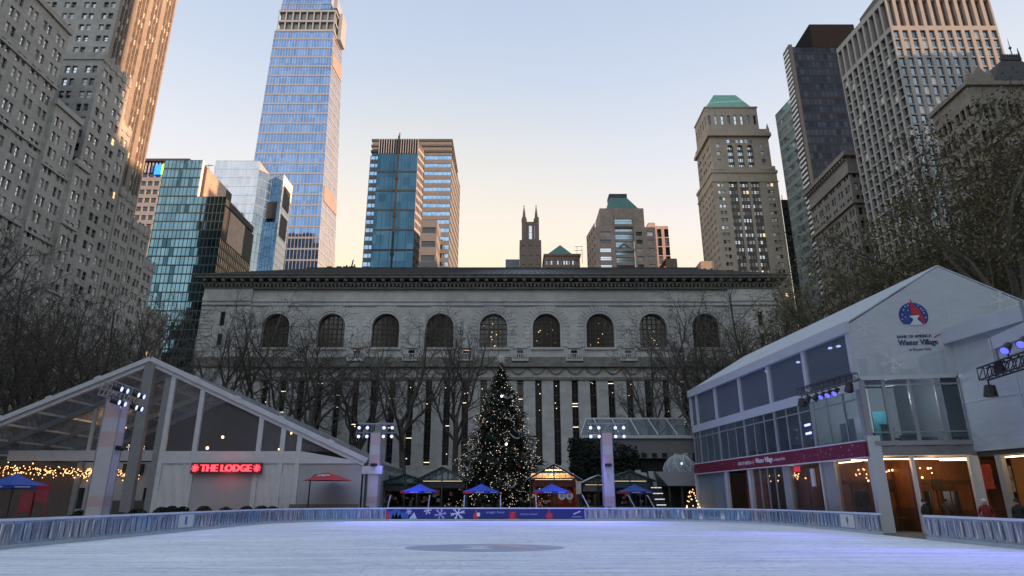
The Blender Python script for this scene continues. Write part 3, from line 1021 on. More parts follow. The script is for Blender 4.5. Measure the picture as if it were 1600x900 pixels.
# ---- dark glass tower on the right with pale striped edge and light teal wing
blackgl = pane_mat('black navy glass', (.016, .020, .030), (.04, .047, .064), 1.5, 3.0, .9, .06, .015)
tealpale = pane_mat('pale teal glass', (.40, .52, .52), (.56, .66, .66), 2.4, 3.9, .9, .09, .03)
b = thing('skyscraper', 'dark navy glass tower with a striped white edge behind the right hand buildings', 'skyscraper', (112, 202, 0))
D = 190
x0, x1_ = 97.4, 125
zt = zz(70, D)
w = MB(); wins = []
curtain(w, wins, *face4((x0 + 1.2, D), (x1_, D), 0, zt - 1), 1.5, 3.0, .3, .16, .05, top=.1, spmi=0, mmi=0)
w.build('curtain_wall', mat('black navy spandrel', (.009, .009, .012), .35, spec=.2), b)
put_bands(b, wins, [blackgl])
w = MB()
w.box(x0, x0 + 1.2, D - .2, D + 3, 0, zt, 0)
for k in range(int(zt / 1.85)):
    w.box(x0 - .12, x0 + .1, D + .4, D + 4.5, k * 1.85, k * 1.85 + .8, 1)
w.box(x0 + .1, x0 + 1, D + 3, D + 5, 0, zt, 0)
w.build('striped_edge', [mat('black frame', (.03, .035, .04), .5), mat('white metal', (.75, .75, .74), .5)], b)
w = MB()
w.box(xx(1268, 60, D + 8), x1_ + 2, D + 8, D + 22, zt - 1, zz(38, D + 8)); w.build('penthouse', mat('plum black cladding', (.009, .009, .012), .8, spec=.1), b)
w = MB(); w.poly([(x0, D, zt - .9), (x1_, D, zt - .9), (x1_, D + 5, zt - .9), (x0, D + 5, zt - .9)]); w.box(x0 + 1.4, x1_, D + .4, D + 4.9, 0, zt - 1); w.box(114.5, 132, D + 5, D + 30, 0, zt - 3); w.build('roof', roofdark, b)  # also an unseen back block, added to shade the brown skyscraper
w = MB(); wins = []
curtain(w, wins, *face4((96.2, D + 15), (x0 + .1, D + 5.1), 0, zz(152, D + 4)), 2.4, 3.9, .42, .06, .1, top=.1)
w.poly([(96.2, D + 15, zz(152, D + 4)), (x0, D + 5.1, zz(152, D + 4)), (x0 + 9, D + 15, zz(152, D + 4))])
w.build('teal_wing', mat('grey teal spandrel', (.20, .24, .25), .4), b); put_bands(b, wins, [tealpale])
b = thing('office_block', 'plain dark slab with blank side between brown skyscraper and navy glass tower', 'building', (98, 215, 0))
D = 214
w = MB(); wins = []; x0, x1_ = xx(1221, 320, D), xx(1241, 320, D)
masonry(w, wins, (x0, D), (x0 + 3, D), 0, zz(312, D), 3, [(.3, 0), (.4, 1), (.3, 0)], 3.2, (.35, .6), .2, 2)
w.box(x0 + 3, x1_ + 5, D, D + 4, 0, zz(312, D) - .05)
w.tube((x0 + 1, D + 1, zz(312, D)), (x0 + 1, D + 1, zz(303, D)), .15, .1, 5)
w.build('wall', mat('charcoal render', (.055, .06, .065), .8), b); put_windows(b, wins, [darksash, g_dark, g_sky], (.9, .1), rng, limit=20)

# ---- ornate mid-rise in dark stone
b = thing('stone_building', 'ornate dark stone building with lit upper windows and a deep cornice at right', 'building', (95, 155, 0))
xf, Y0, Y1 = 85.0, 146.0, 168.0
zt = zz(243, 146)
w = MB(); wins = []
masonry(w, wins, (xf, Y1), (xf, Y0), 0, zt, 3.6, PAIR, 3.3, (.2, .76), .45, 3.5)
masonry(w, wins, (xf, Y0), (xf + 20, Y0), 0, zt, 4.2, PAIR, 3.3, (.2, .76), .45, 3.5)
for z, p, h in ((zt - .4, 1.1, 1.2), (zt - 5.2, .5, .8), (zt - 13.5, .7, .9), (zt - 31, .5, .7), (zt - 48, .5, .7)):
    co = MB(); co.box(xf - p, xf + 20, Y0 - p, Y1 + p, z, z + h); co.build('cornice', darkstone, b)
co = MB(); co.box(xf - .2, xf, Y0 + .3, Y1 - .3, zt - 1.15, zt - .45)
for k in range(16):
    y = Y0 + .5 + k * 1.4
    co.box(xf - .75, xf, y, y + .6, zt - 1.1, zt - .42)
flat_roof(w, xf, xf + 20, Y0, Y1, zt); core(w, xf, xf + 20, Y0, Y1, zt)
w.build('wall', darkstone, b); co.build('bracket_row', darkstone, b)
put_windows(b, wins, [darksash, g_dark, g_sky, g_blind], (.55, .25, .2), rng)

# ---- tower with white stone grid
whitegrid = mat('white precast grid', (.32, .305, .29), .7, var=.12, scale=.4)
gridgl = pane_mat('blue grey tower glass', (.10, .14, .17), (.28, .33, .37), 2.0, 2.45, .85, .05, .03)
b = thing('skyscraper', 'pale gridded tower with sunlit orange upper front at the upper right', 'skyscraper', (98, 130, 0))
Y0 = 120.0
cA, cB = (85.2, Y0), (83.4, 139.0)
zt = zz(-8, Y0)
w = MB(); wins = []
zm = zz(47, Y0)
def gridface(p0, p1, n, deep, wf):
    W = math.dist(p0, p1); H = zm
    cols = [0.0]; cf = []
    for k in range(n):
        c = k * W / n
        cols += [c + W / n * (1 - wf) / 2, c + W / n * (1 + wf) / 2, (k + 1) * W / n]; cf += [0, 1, 0]
    m = round(H / 2.45); f = H / m
    rows = [0.0]; rf = []
    for j in range(m):
        rows += [j * f + f * .14, (j + 1) * f]; rf += [0, 1]
    facade(w, *face4(p0, p1, 0, zm), cols, rows, lambda i, j: (deep, 0, ('f', j)) if cf[i] and rf[j] else (0.0 if not cf[i] else deep * .25, 0, None), wins)
    # tall crown bays
    cr = [0.0, 1.2, zt - zm - 1.4, zt - zm]
    facade(w, *face4(p0, p1, zm, zt), cols, cr, lambda i, j: (deep + .4, 1, None) if cf[i] and j == 1 else (0.0, 0, None), wins)
gridface(cB, cA, 9, .7, .72)
gridface(cA, (109.2, Y0), 12, .4, .62)
w.build('wall_grid', [whitegrid, mat('bronze recess', (.10, .075, .06), .5)], b)
put_bands(b, wins, [gridgl, g_blind], rng, alt=.12)
w = MB(); w.box(89, 106, 124, 136, zt - 2, zt + 7); w.build('penthouse', mat('charcoal louvre', (.10, .10, .095), .7), b)
w = MB(); w.poly([(85.2, Y0, zt - .4), (109.2, Y0, zt - .4), (109.2, 139, zt - .4), (83.4, 139, zt - .4)])
w.poly([(109.2, Y0, 0), (109.2, 139, 0), (109.2, 139, zt), (109.2, Y0, zt)]); core(w, 85.8, 109, Y0, 138.5, zt - .5); w.build('roof', roofdark, b)

# ---- gothic stone building at the right edge
gothst = block_mat('gothic grey stone', (.235, .215, .19), 1.5, .7, .8)
b = thing('gothic_building', 'dark gothic stone building with iron roof cresting at the right edge behind leafy tree', 'building', (93, 93, 0))
xf, Y0, Y1 = 80.0, 97.0, 107.0
zt = zz(130, 97)
w = MB(); wins = []; co = MB()
masonry(w, wins, (xf, Y1), (xf, Y0), 0, zt, 5, TRIP, 3.6, (.2, .76), .5, 3)
masonry(w, wins, (xf, Y0), (xf + 18, Y0), 58, zt, 5, TRIP, 3.6, (.2, .76), .5, 3)
masonry(w, wins, (xf, Y0), (xf, 76), 0, 58, 5.2, TRIP, 3.7, (.2, .76), .5, 2.4)
masonry(w, wins, (xf, 76), (xf + 18, 76), 0, 58, 5.2, TRIP, 3.7, (.2, .76), .5, 2.4)
flat_roof(w, xf, xf + 18, 76, Y0, 58); core(w, xf, xf + 18, 76, Y0, 58); flat_roof(w, xf, xf + 18, Y0, Y1, zt)
core(w, xf, xf + 18, Y0, Y1, zt)
for z in (57.6, 44, 29, 14):
    co = MB(); co.box(xf - .45, xf + 18, 75.6, Y0 - .1, z, z + .7); co.build('string_course', gothst, b)
co = MB(); co.box(xf - .5, xf + 18, Y0 - .5, Y1 + .3, zt - .6, zt + .2)
for x in (xf + .5, xf + 4.2):
    co.box(x - .5, x + .5, Y0 - .4, Y0 + .5, zt + .2, zt + 1.6); co.lathe((x, Y0, zt + 1.6), [(.6, 0), (0, 1.4)], 4, ang0=.785)
co.slab([V((xf + .3, Y0 - .45, zt + .2)), V((xf + 4.6, Y0 - .45, zt + .2)), V((xf + 2.4, Y0 - .45, zt + 3.4))], (0, .6, 0))
w.build('wall', gothst, b); co.build('cornice', gothst, b)
put_windows(b, wins, [darksash, g_dark, g_sky], (.85, .15), rng)
w = MB(); zr = zz(99, 101)
lx0, lx1, hx0_, hx1_ = xx(1546, 128, 98), xf + 17.5, xx(1567, 99, 100), xx(1596, 99, 100)
lo = [V((lx0, 98, zt + .21)), V((lx1, 98, zt + .21)), V((lx1, Y1, zt + .21)), V((lx0, Y1, zt + .21))]
hi = [V((hx0_, 100, zr)), V((hx1_, 100, zr)), V((hx1_, 105, zr)), V((hx0_, 105, zr))]
for k in range(4):
    w.poly([lo[k], lo[(k + 1) % 4], hi[(k + 1) % 4], hi[k]])
w.poly(hi); w.build('roof', mat('black slate', (.035, .036, .042), .7, stretch=(1, 1, 6), scale=2), b)
w = MB()
for k in range(9):
    x = hx0_ + k * (hx1_ - hx0_) / 8
    w.box(x - .12, x + .12, 99.9, 100.1, zr, zr + 1.2)
w.box(hx0_, hx1_, 99.92, 100.08, zr + .75, zr + .9); w.box(hx0_ - .1, hx1_ + .1, 99.85, 100.15, zr - .1, zr + .15)
for x in (hx0_, hx1_):
    w.tube((x, 100, zr), (x, 100, zr + 2.6), .25, .05, 5)
x = hx0_ + .62 * (hx1_ - hx0_)
w.tube((x, 100, zr), (x, 100, zr + 4.6), .13, .03, 5); w.ball((x, 100, zr + 2.6), .28)
w.build('roof_cresting', mat('black iron', (.02, .02, .022), .6), b)

# ---- unseen blocks added outside the frame, shaped to shade the park and show in the glass
blockst = mat('tan shade block stone', (.40, .37, .34), .8, scale=.3)
def shade_block(x0, x1, y0, y1, h, label):
    b = thing('shade_block', label, 'building', ((x0 + x1) / 2, (y0 + y1) / 2, 0), 'added shade blocks around the park')
    w = MB(); wins = []
    for p, q in (((x0, y0), (x1, y0)), ((x1, y0), (x1, y1)), ((x1, y1), (x0, y1)), ((x0, y1), (x0, y0))):
        masonry(w, wins, p, q, 0, h, 9, TRIP, 7.5, (.25, .8), .4, 2)
    flat_roof(w, x0, x1, y0, y1, h)
    w.build('wall', blockst, b)
    m = MB()
    for k in wins: m.poly(k[1])
    o = m.build('window', g_dark, b); o['kind'] = 'stuff'
LB = 'unseen tan stone block added beyond the park edge to cast shade'
shade_block(86, 118, -45, 56, 185, LB)
shade_block(88, 116, 57, 75, 74, LB)
shade_block(88, 118, -130, -45.5, 120, LB)
shade_block(150, 158, 40, 102, 102, LB)
shade_block(113, 148, 104, 150, 56, LB)
shade_block(-130, -92, -120, 52, 80, LB)
shade_block(-75, -30, -175, -125, 150, LB)
shade_block(10, 60, -175, -130, 110, LB)
# ================================================================ SETTING
asphalt = mat('asphalt', (.05, .05, .052), .9, scale=1.2)
gravel = mat('blue stone gravel', (.13, .125, .12), .9, scale=3, var=.35)
w = MB(); w.poly([(-2500, -2500, -.02), (2500, -2500, -.02), (2500, 2500, -.02), (-2500, 2500, -.02)])
tag(w.build('ground', asphalt), kind='structure')
w = MB(); w.poly([(-80, -45, -.012), (80, -45, -.012), (80, 112, -.012), (-80, 112, -.012)])
tag(w.build('plaza', gravel), kind='structure')

# rink outline: left side, rounded far corners, right side
def rink_path():
    pts = [V((-18.2, y, 0)) for y in (6, 10, 20, 30, 40, 48)]
    for k in range(1, 9):
        a = math.pi - k * math.pi / 2 / 8
        pts.append(V((-9.7 + 8.5 * math.cos(a), 48 + 8.7 * math.sin(a), 0)))
    pts += [V((-4, 56.7, 0)), V((2, 56.7, 0)), V((9, 56.7, 0))]
    for k in range(1, 9):
        a = math.pi / 2 - k * math.pi / 2 / 8
        pts.append(V((9 + 9.8 * math.cos(a), 46.5 + 10.2 * math.sin(a), 0)))
    pts += [V((18.8, 40, 0)), V((18.4, 30, 0)), V((18.2, 20, 0)), V((18.2, 6, 0))]
    return pts
RP = rink_path()
ice = mat('skated ice', (.86, .90, .945), .78, var=.11, scale=.55, bump=.10, var2=.07, scale2=.12, stretch=(.25, 1.6, 1), spec=.12)
def more_scratches():
    nt = ice.node_tree
    b = nt.nodes['Principled BSDF']
    src = b.inputs['Base Color'].links[0].from_socket
    tc = nn(nt, 'ShaderNodeTexCoord')
    out = src
    for sx, sy, rz, dk in ((.5, 9, .12, .90), (.4, 6, -.18, .92), (1.2, 14, .03, .95)):
        mp = nn(nt, 'ShaderNodeMapping'); mp.inputs['Scale'].default_value = (sx, sy, 1); mp.inputs['Rotation'].default_value = (0, 0, rz)
        nt.links.new(tc.outputs['Object'], mp.inputs['Vector'])
        no = nn(nt, 'ShaderNodeTexNoise'); no.inputs['Scale'].default_value = .35; no.inputs['Detail'].default_value = 5
        nt.links.new(mp.outputs[0], no.inputs['Vector'])
        rp = nn(nt, 'ShaderNodeValToRGB')
        rp.color_ramp.elements[0].position = .38; rp.color_ramp.elements[0].color = (dk * .92, dk * .95, dk, 1)
        rp.color_ramp.elements[1].position = .5; rp.color_ramp.elements[1].color = (1, 1, 1, 1)
        nt.links.new(no.outputs['Fac'], rp.inputs[0])
        mx = nn(nt, 'ShaderNodeMix', data_type='RGBA', blend_type='MULTIPLY'); mx.inputs['Factor'].default_value = 1
        nt.links.new(out, mx.inputs['A']); nt.links.new(rp.outputs[0], mx.inputs['B'])
        out = mx.outputs['Result']
    for scl, wdt, seed_ in ((.45, .012, 3.0), (.28, .008, 9.0), (.8, .014, 17.0)):     # curved blade cuts
        mp = nn(nt, 'ShaderNodeMapping'); mp.inputs['Location'].default_value = (seed_, seed_, 0)
        nt.links.new(tc.outputs['Object'], mp.inputs['Vector'])
        no = nn(nt, 'ShaderNodeTexNoise'); no.inputs['Scale'].default_value = scl; no.inputs['Detail'].default_value = 1.5
        nt.links.new(mp.outputs[0], no.inputs['Vector'])
        mm = nn(nt, 'ShaderNodeMath', operation='PINGPONG'); mm.inputs[1].default_value = .04
        nt.links.new(no.outputs['Fac'], mm.inputs[0])
        lt = nn(nt, 'ShaderNodeMapRange'); lt.inputs['From Min'].default_value = 0; lt.inputs['From Max'].default_value = wdt; lt.inputs['To Min'].default_value = .87; lt.inputs['To Max'].default_value = 1
        nt.links.new(mm.outputs[0], lt.inputs['Value'])
        vs = nn(nt, 'ShaderNodeVectorMath', operation='SCALE')
        nt.links.new(out, vs.inputs[0]); nt.links.new(lt.outputs[0], vs.inputs['Scale'])
        out = vs.outputs[0]
    nt.links.new(out, b.inputs['Base Color'])
more_scratches()
w = MB(); w.slab([p + V((0, 0, .0)) for p in reversed([V((-18.2, -8, 0))] + RP + [V((18.2, -8, 0))])], (0, 0, .05))
tag(w.build('ice_rink', ice), kind='structure')

# emblem under the ice
c = at(757, 858.5, 25.6); ex_, ey_ = c.x, 25.7
w = MB()
n = 40
w.poly([(ex_ + 2.95 * math.cos(2 * math.pi * k / n), ey_ + 2.0 * math.sin(2 * math.pi * k / n), .054) for k in range(n)], 0)
red = [(.25, 1.4), (.7, 1.85), (1.2, 1.6), (1.3, .9), (1.9, .1), (2.1, -.4), (1.2, -.5), (.9, .3), (.3, .8)]
w.poly([(ex_ + x, ey_ + y, .058) for x, y in reversed(red)], 1)
wh = [(-.9, .9), (.4, .9), (.2, .4), (-.1, .3), (.4, -.9), (-.9, -.9), (-.4, .3), (-.7, .4)]
w.poly([(ex_ + x, ey_ + y, .058) for x, y in reversed(wh)], 2)
tag(w.build('ice_emblem', [mat('blue under ice', (.44, .50, .66), .4, var=.12, scale=.5, stretch=(.3, 2, 1)), mat('red under ice', (.70, .55, .60), .4, var=.12, scale=.6, stretch=(.3, 2, 1)),
                           mat('white under ice', (.72, .78, .88), .4, var=.1)]), 'faint blue grey round emblem with a pink flame under the ice', 'emblem')

# ---------------------------------------------------------------- dasher boards
def walk(pts):
    L = [0]
    for a, b in zip(pts, pts[1:]):
        L.append(L[-1] + (b - a).length)
    return L
RL = walk(RP)
def on_path(s):
    s = max(0, min(RL[-1] - 1e-6, s))
    for k in range(len(RL) - 1):
        if s <= RL[k + 1]:
            t = (s - RL[k]) / (RL[k + 1] - RL[k])
            return RP[k].lerp(RP[k + 1], t), (RP[k + 1] - RP[k]).normalized()
def streak_mat(name, c0, c1, c2, seed):
    """draped clear plastic over dark boards: its reflections painted as pale vertical streaks over slate"""
    m = mat(name, c0, .18, var=0, spec=.6, coat=.6)
    nt = m.node_tree; b = nt.nodes['Principled BSDF']
    tc = nn(nt, 'ShaderNodeTexCoord'); se = nn(nt, 'ShaderNodeSeparateXYZ')
    nt.links.new(tc.outputs['Object'], se.inputs[0])
    cols = []
    for fx, fz, det, off in ((3.6, .5, 3, seed), (9, .7, 4, seed + 9.7)):
        co = nn(nt, 'ShaderNodeCombineXYZ')
        ad = nn(nt, 'ShaderNodeMath', operation='ADD'); nt.links.new(se.outputs[0], ad.inputs[0]); nt.links.new(se.outputs[1], ad.inputs[1])
        mu = nn(nt, 'ShaderNodeMath', operation='MULTIPLY_ADD'); mu.inputs[1].default_value = fx; mu.inputs[2].default_value = off
        nt.links.new(ad.outputs[0], mu.inputs[0]); nt.links.new(mu.outputs[0], co.inputs[0])
        mz = nn(nt, 'ShaderNodeMath', operation='MULTIPLY'); mz.inputs[1].default_value = fz; nt.links.new(se.outputs[2], mz.inputs[0]); nt.links.new(mz.outputs[0], co.inputs[1])
        no = nn(nt, 'ShaderNodeTexNoise'); no.inputs['Scale'].default_value = 1; no.inputs['Detail'].default_value = det
        nt.links.new(co.outputs[0], no.inputs['Vector']); cols.append(no)
    r1 = nn(nt, 'ShaderNodeValToRGB'); e = r1.color_ramp.elements
    e[0].position = .40; e[0].color = (*c0, 1); e[1].position = .62; e[1].color = (*c1, 1)
    nt.links.new(cols[0].outputs['Fac'], r1.inputs[0])
    r2 = nn(nt, 'ShaderNodeValToRGB'); e = r2.color_ramp.elements
    e[0].position = .54; e[0].color = (0, 0, 0, 1); e[1].position = .64; e[1].color = (1, 1, 1, 1)
    nt.links.new(cols[1].outputs['Fac'], r2.inputs[0])
    mx = nn(nt, 'ShaderNodeMix', data_type='RGBA'); mx.inputs['B'].default_value = (*c2, 1)  # pale streaks: highlights of the clear plastic put into the colour
    nt.links.new(r2.outputs[0], mx.inputs['Factor']); nt.links.new(r1.outputs[0], mx.inputs['A'])
    nt.links.new(mx.outputs['Result'], b.inputs['Base Color'])
    bp = nn(nt, 'ShaderNodeBump'); bp.inputs['Strength'].default_value = .35; bp.inputs['Distance'].default_value = .12
    nt.links.new(cols[0].outputs['Fac'], bp.inputs['Height']); nt.links.new(bp.outputs['Normal'], b.inputs['Normal'])
    return m
SM = [streak_mat('draped slate panel', (.075, .098, .14), (.20, .25, .32), (.60, .66, .72), 0),
      streak_mat('draped blue panel', (.075, .155, .24), (.19, .32, .44), (.56, .68, .78), 5),
      streak_mat('draped grey panel', (.12, .13, .15), (.28, .30, .33), (.78, .77, .70), 11)]
railm = mat('white board cap', (.62, .70, .80), .35, var=.06)
kickm = mat('pale green kick strip', (.42, .50, .50), .5, var=.12)
sealm = mat('panel joint', (.25, .33, .40), .5)
SGRP = 'dasher boards round the ice'
s_far0 = None
# arc length of the straight far run between the banner ends
def s_of(x):
    best = min(range(2000), key=lambda k: abs(on_path(RL[-1] * k / 2000)[0].x - x) + (0 if on_path(RL[-1] * k / 2000)[0].y > 55 else 99))
    return RL[-1] * best / 2000
sb0, sb1 = s_of(-10.45), s_of(5.95)
def y_right(y):
    return next(RL[-1] * k / 4000 for k in range(3999, 0, -1) if on_path(RL[-1] * k / 4000)[0].x > 0 and on_path(RL[-1] * k / 4000)[0].y > y)
sg0, sg1 = y_right(34.6), y_right(30.6)
def board(s0, s1, mi, label, sign=None, dz=0.0):
    p, _ = on_path(s0); q, _ = on_path(s1)
    d = (q - p); L = d.length; u = d / L
    nrm = V((u.y, -u.x, 0))         # points to the inside of the rink for this walking sense
    mid = (p + q) / 2
    if nrm.dot(V((0, 30, 0)) - mid) < 0: nrm = -nrm
    t = thing('dasher_board', label, 'rink barrier', mid, SGRP)
    z0 = .05
    w = MB(); w.bar(p + V((0, 0, 1.04)), q + V((0, 0, 1.04)), .16, .09); w.build('top_rail', railm, t)
    w = MB()
    n = 6
    for k in range(n):   # softly bellied drape between posts
        a, b_ = p + d * (k / n), p + d * ((k + 1) / n)
        o0 = nrm * (.05 + .02 * math.sin(k * 2.1 + s0)); o1 = nrm * (.05 + .02 * math.sin((k + 1) * 2.1 + s0))
        if k == 0: o0 = nrm * .05
        if k == n - 1: o1 = nrm * .05
        w.poly([a + o0 + V((0, 0, .2)), b_ + o1 + V((0, 0, .2)), b_ + o1 + V((0, 0, .99)), a + o0 + V((0, 0, .99))])
    w.bar(p + V((0, 0, .6)) - nrm * .02, q + V((0, 0, .6)) - nrm * .02, .08, .76)
    w.build('panel', mat('pale blue clear board', (.24, .33, .42), .2, var=.18, scale=1.5, stretch=(2, 2, .4), spec=.6, coat=.5) if mi != 2 else mat('pale grey clear board', (.33, .37, .41), .2, var=.18, scale=1.5, stretch=(2, 2, .4), spec=.6, coat=.5), t)
    if not sign:           # plastic sleeves behind which the dark padding shows
        ns = max(3, round(L / .52)); zv = V((0, 0, 1)); sr = random.Random(int(s0 * 100))
        for k in range(ns):
            a_, b_ = (k + .10 + .1 * sr.random()) / ns, (k + .80 + .14 * sr.random()) / ns
            o_ = nrm * .083
            lo_, hi_ = .25 + .05 * sr.random(), .88 + .07 * sr.random()
            sk = .02 * sr.uniform(-1, 1)
            w = MB(); w.slab([p + d * a_ + o_ + zv * lo_, p + d * b_ + o_ + zv * (lo_ + .03 * sr.random()), p + d * (b_ + sk) + o_ + zv * hi_, p + d * (a_ + sk) + o_ + zv * (hi_ - .03 * sr.random())], nrm * .01)
            w.build('sleeve', SM[mi if sr.random() < .75 else 0], t)
    w = MB(); w.bar(p + V((0, 0, .12)) + nrm * .03, q + V((0, 0, .12)) + nrm * .03, .12, .15); w.build('kick_strip', kickm, t)
    w = MB(); w.bar(p + u * .03 + nrm * .05 + V((0, 0, .2)), p + u * .03 + nrm * .05 + V((0, 0, .99)), .06, .06); w.build('post', sealm, t)
    if sign:
        w = MB(); c0 = p + u * .35 + nrm * .085; c1 = q - u * .35 + nrm * .085
        z = V((0, 0, 1))
        w.slab([c0 + z * .28, c1 + z * .28, c1 + z * .95, c0 + z * .95], nrm * .012); sg = w.build('sign_plate', mat('cream sign board', (.60, .62, .58) if sign == 'blue' else (.62, .60, .48), .5, var=.06), t)
        w = MB(); cc = (c0 + c1) / 2 + nrm * .02
        if sign == 'blue':
            w.slab([cc - u * .11 + z * .42, cc + u * .11 + z * .42, cc + u * .11 + z * .84, cc - u * .11 + z * .84], nrm * .004)
            w.build('sign_mark', mat('mid blue print', (.03, .16, .42), .5), sg)
        else:
            w.slab([cc + u * (.14 * math.cos(a)) + z * (.66 + .16 * math.sin(a)) for a in [k * math.pi / 8 for k in range(16)]], nrm * .004)
            w.slab([cc - u * .025 + z * .36, cc + u * .025 + z * .36, cc + u * .025 + z * .52, cc - u * .025 + z * .52], nrm * .004)
            w.build('sign_mark', mat('leaf green print', (.10, .25, .08), .5), sg)
    return t
rb = random.Random(3)
def run(s0, s1, step, namer):
    n = max(1, round((s1 - s0) / step)); k2 = (s1 - s0) / n
    for k in range(n):
        namer(s0 + k * k2, s0 + (k + 1) * k2, k, n)
LAB_L = 'slate plastic draped dasher board along the left side of the rink'
def left_side(a, b, k, n):
    p = (on_path(a)[0] + on_path(b)[0]) / 2
    if abs(p.y - 37.2) < 1.22 and p.x < 0:
        board(a, b, 0, 'dasher board with cream plate and small blue mark, left of rink', 'blue')
    else:
        where = 'left straight side' if p.y < 48 else 'rounded far left corner' if p.y < 56 else 'far side left of the blue banner'
        board(a, b, rb.choice((0, 0, 0, 1, 2)), f'plastic draped dasher board, {ORD[n - 1 - k]} to the left counted from the blue banner')
def right_side(a, b, k, n):
    p = (on_path(a)[0] + on_path(b)[0]) / 2
    if abs(p.y - 39.0) < 1.2:
        board(a, b, 2, 'dasher board with cream plate and green tree mark, right of rink', 'tree')
    else:
        where = 'far side right of the blue banner' if p.y > 56 else 'rounded far right corner' if p.y > 46 else 'right straight side'
        board(a, b, rb.choice((1, 2, 2, 1, 0)), f'plastic draped dasher board, {ORD[k]} to the right counted from the blue banner')
def near_right(a, b, k, n):
    board(a, b, rb.choice((1, 2, 2)), f'plastic draped dasher board, {ORD[k]} on the near side of the rink gate gap')
run(0, sb0, 2.4, left_side); run(sb1, sg0, 2.3, right_side); run(sg1, RL[-1], 2.2, near_right)

# the printed blue banner on the far boards
b = thing('rink_banner', 'long dark blue printed banner board with snowflakes across the far rink side', 'banner', (-2.2, 56.7, 0))
navy = mat('navy print', (.012, .02, .16), .45, var=.12, scale=.8)
bx0, bx1, by = -10.5, 6.0, 56.62
w = MB(); w.box(bx0, bx1, by - .04, by + .12, .2, .99); w.build('board', navy, b)
w = MB(); w.box(bx0, bx1, by - .07, by + .13, .995, 1.09); w.build('top_rail', railm, b)
w = MB(); w.box(bx0, bx1, by - .09, by + .09, .05, .196); w.build('kick_strip', kickm, b)
ff = by - .047
whitep = mat('white print', (.72, .76, .82), .5, var=.08)
palep = mat('pale blue print', (.22, .30, .52), .5)
redp = mat('red print', (.55, .03, .04), .5)
skyp = mat('sky blue print', (.03, .12, .36), .5, var=.3, scale=3)
def bX(px): return xx(px, 804, ff)
def bZ(py): return zz(py, ff)
U3, Z3 = V((1, 0, 0)), V((0, 0, 1))
for s, p0, p1, za, zb in (('magic hour', 760, 789, .60, .83), ('every hour', 813, 840, .46, .68)):
    w = MB(); letter_mb(w, s, V((bX(p0), ff, za)), U3, Z3, bX(p1) - bX(p0), zb - za, .004, bold=.012); w.build('lettering', palep, b)
def flake(cx, cz, r, m):
    w = MB()
    for k in range(6):
        a = k * math.pi / 3 + .2
        d = V((math.cos(a), 0, math.sin(a))); nn_ = V((-math.sin(a), 0, math.cos(a)))
        def ok(p): return V((p.x, p.y, min(.985, max(.21, p.z))))
        c0 = V((cx, ff, cz))
        w.slab([ok(c0 + d * .02 - nn_ * r * .09), ok(c0 + d * r - nn_ * r * .07), ok(c0 + d * r + nn_ * r * .07), ok(c0 + d * .02 + nn_ * r * .09)], (0, -.006 - .0007 * k, 0))
        for f in (.5, .8):
            for sgn in (1, -1):
                e = c0 + d * r * f
                t = (d + nn_ * sgn).normalized()
                w.slab([ok(e - d * r * .05), ok(e + t * r * .32), ok(e + t * r * .32 + d * r * .1), ok(e + d * r * .07)][::sgn], (0, -.009 - .0005 * k, 0))
    w.build('snowflake', m, b)
flake(bX(668), .86, .30, whitep); flake(bX(688), .58, .46, mat('lilac print', (.40, .42, .62), .5)); flake(bX(715), .66, .55, whitep); flake(bX(639), .78, .22, whitep)
w = MB()   # blue icy shapes at the left of the print
for px, h, wd in ((611, .55, .3), (617, .68, .25), (622, .62, .3), (630, .45, .5)):
    x = bX(px); w.slab([V((x - wd, ff, .22)), V((x + wd, ff, .22)), V((x + wd * .5, ff, .3 + h)), V((x - wd * .4, ff, .25 + h))], (0, -.006, 0))
w.build('ice_print', skyp, b)
w = MB()
x = bX(646); w.slab([V((x - .35, ff, .22)), V((x + .3, ff, .22)), V((x + .05, ff, .74))], (0, -.012, 0)); w.build('white_tree_print', mat('frost print', (.45, .56, .60), .5), b)
def lantern(px, sc, m=redp):
    x = bX(px); w = MB()
    w.slab([V((x - .17 * sc, ff, .22)), V((x + .17 * sc, ff, .22)), V((x + .27 * sc, ff, .42)), V((x + .2 * sc, ff, .6)), V((x + .07 * sc, ff, .72)), V((x + .05 * sc, ff, .9)), V((x - .05 * sc, ff, .9)), V((x - .07 * sc, ff, .72)), V((x - .2 * sc, ff, .6)), V((x - .27 * sc, ff, .42))], (0, -.008, 0))
    w.build('lantern_print', m, b)
lantern(606, .6); lantern(858, 1.1); lantern(744, 1)
w = MB(); x = bX(801)   # red fountain print
w.slab([V((x - .45, ff, .22)), V((x + .45, ff, .22)), V((x + .12, ff, .42)), V((x + .3, ff, .56)), V((x + .12, ff, .62)), V((x + .34, ff, .76)), V((x - .34, ff, .76)), V((x - .12, ff, .62)), V((x - .3, ff, .56)), V((x - .12, ff, .42))], (0, -.008, 0)); w.build('fountain_print', redp, b)
w = MB(); x = bX(901)   # striped flag mark
for k in range(3):
    c = .16 * k
    w.slab([V((x - .30 + c, ff, .66 + .06 * k - .06)), V((x - .22 + c, ff, .60 + .06 * k - .06)), V((x + .02 + c, ff, .72 + .06 * k - .06)), V((x - .06 + c, ff, .78 + .06 * k - .06))], (0, -.006, 0))
w.box(x - .4, x + .4, ff - .006, ff, .36, .385); w.build('flag_mark', whitep, b)
w = MB(); w.box(bX(745), bX(750), ff - .013, ff - .009, .42, .7); w.build('white_print', whitep, b)

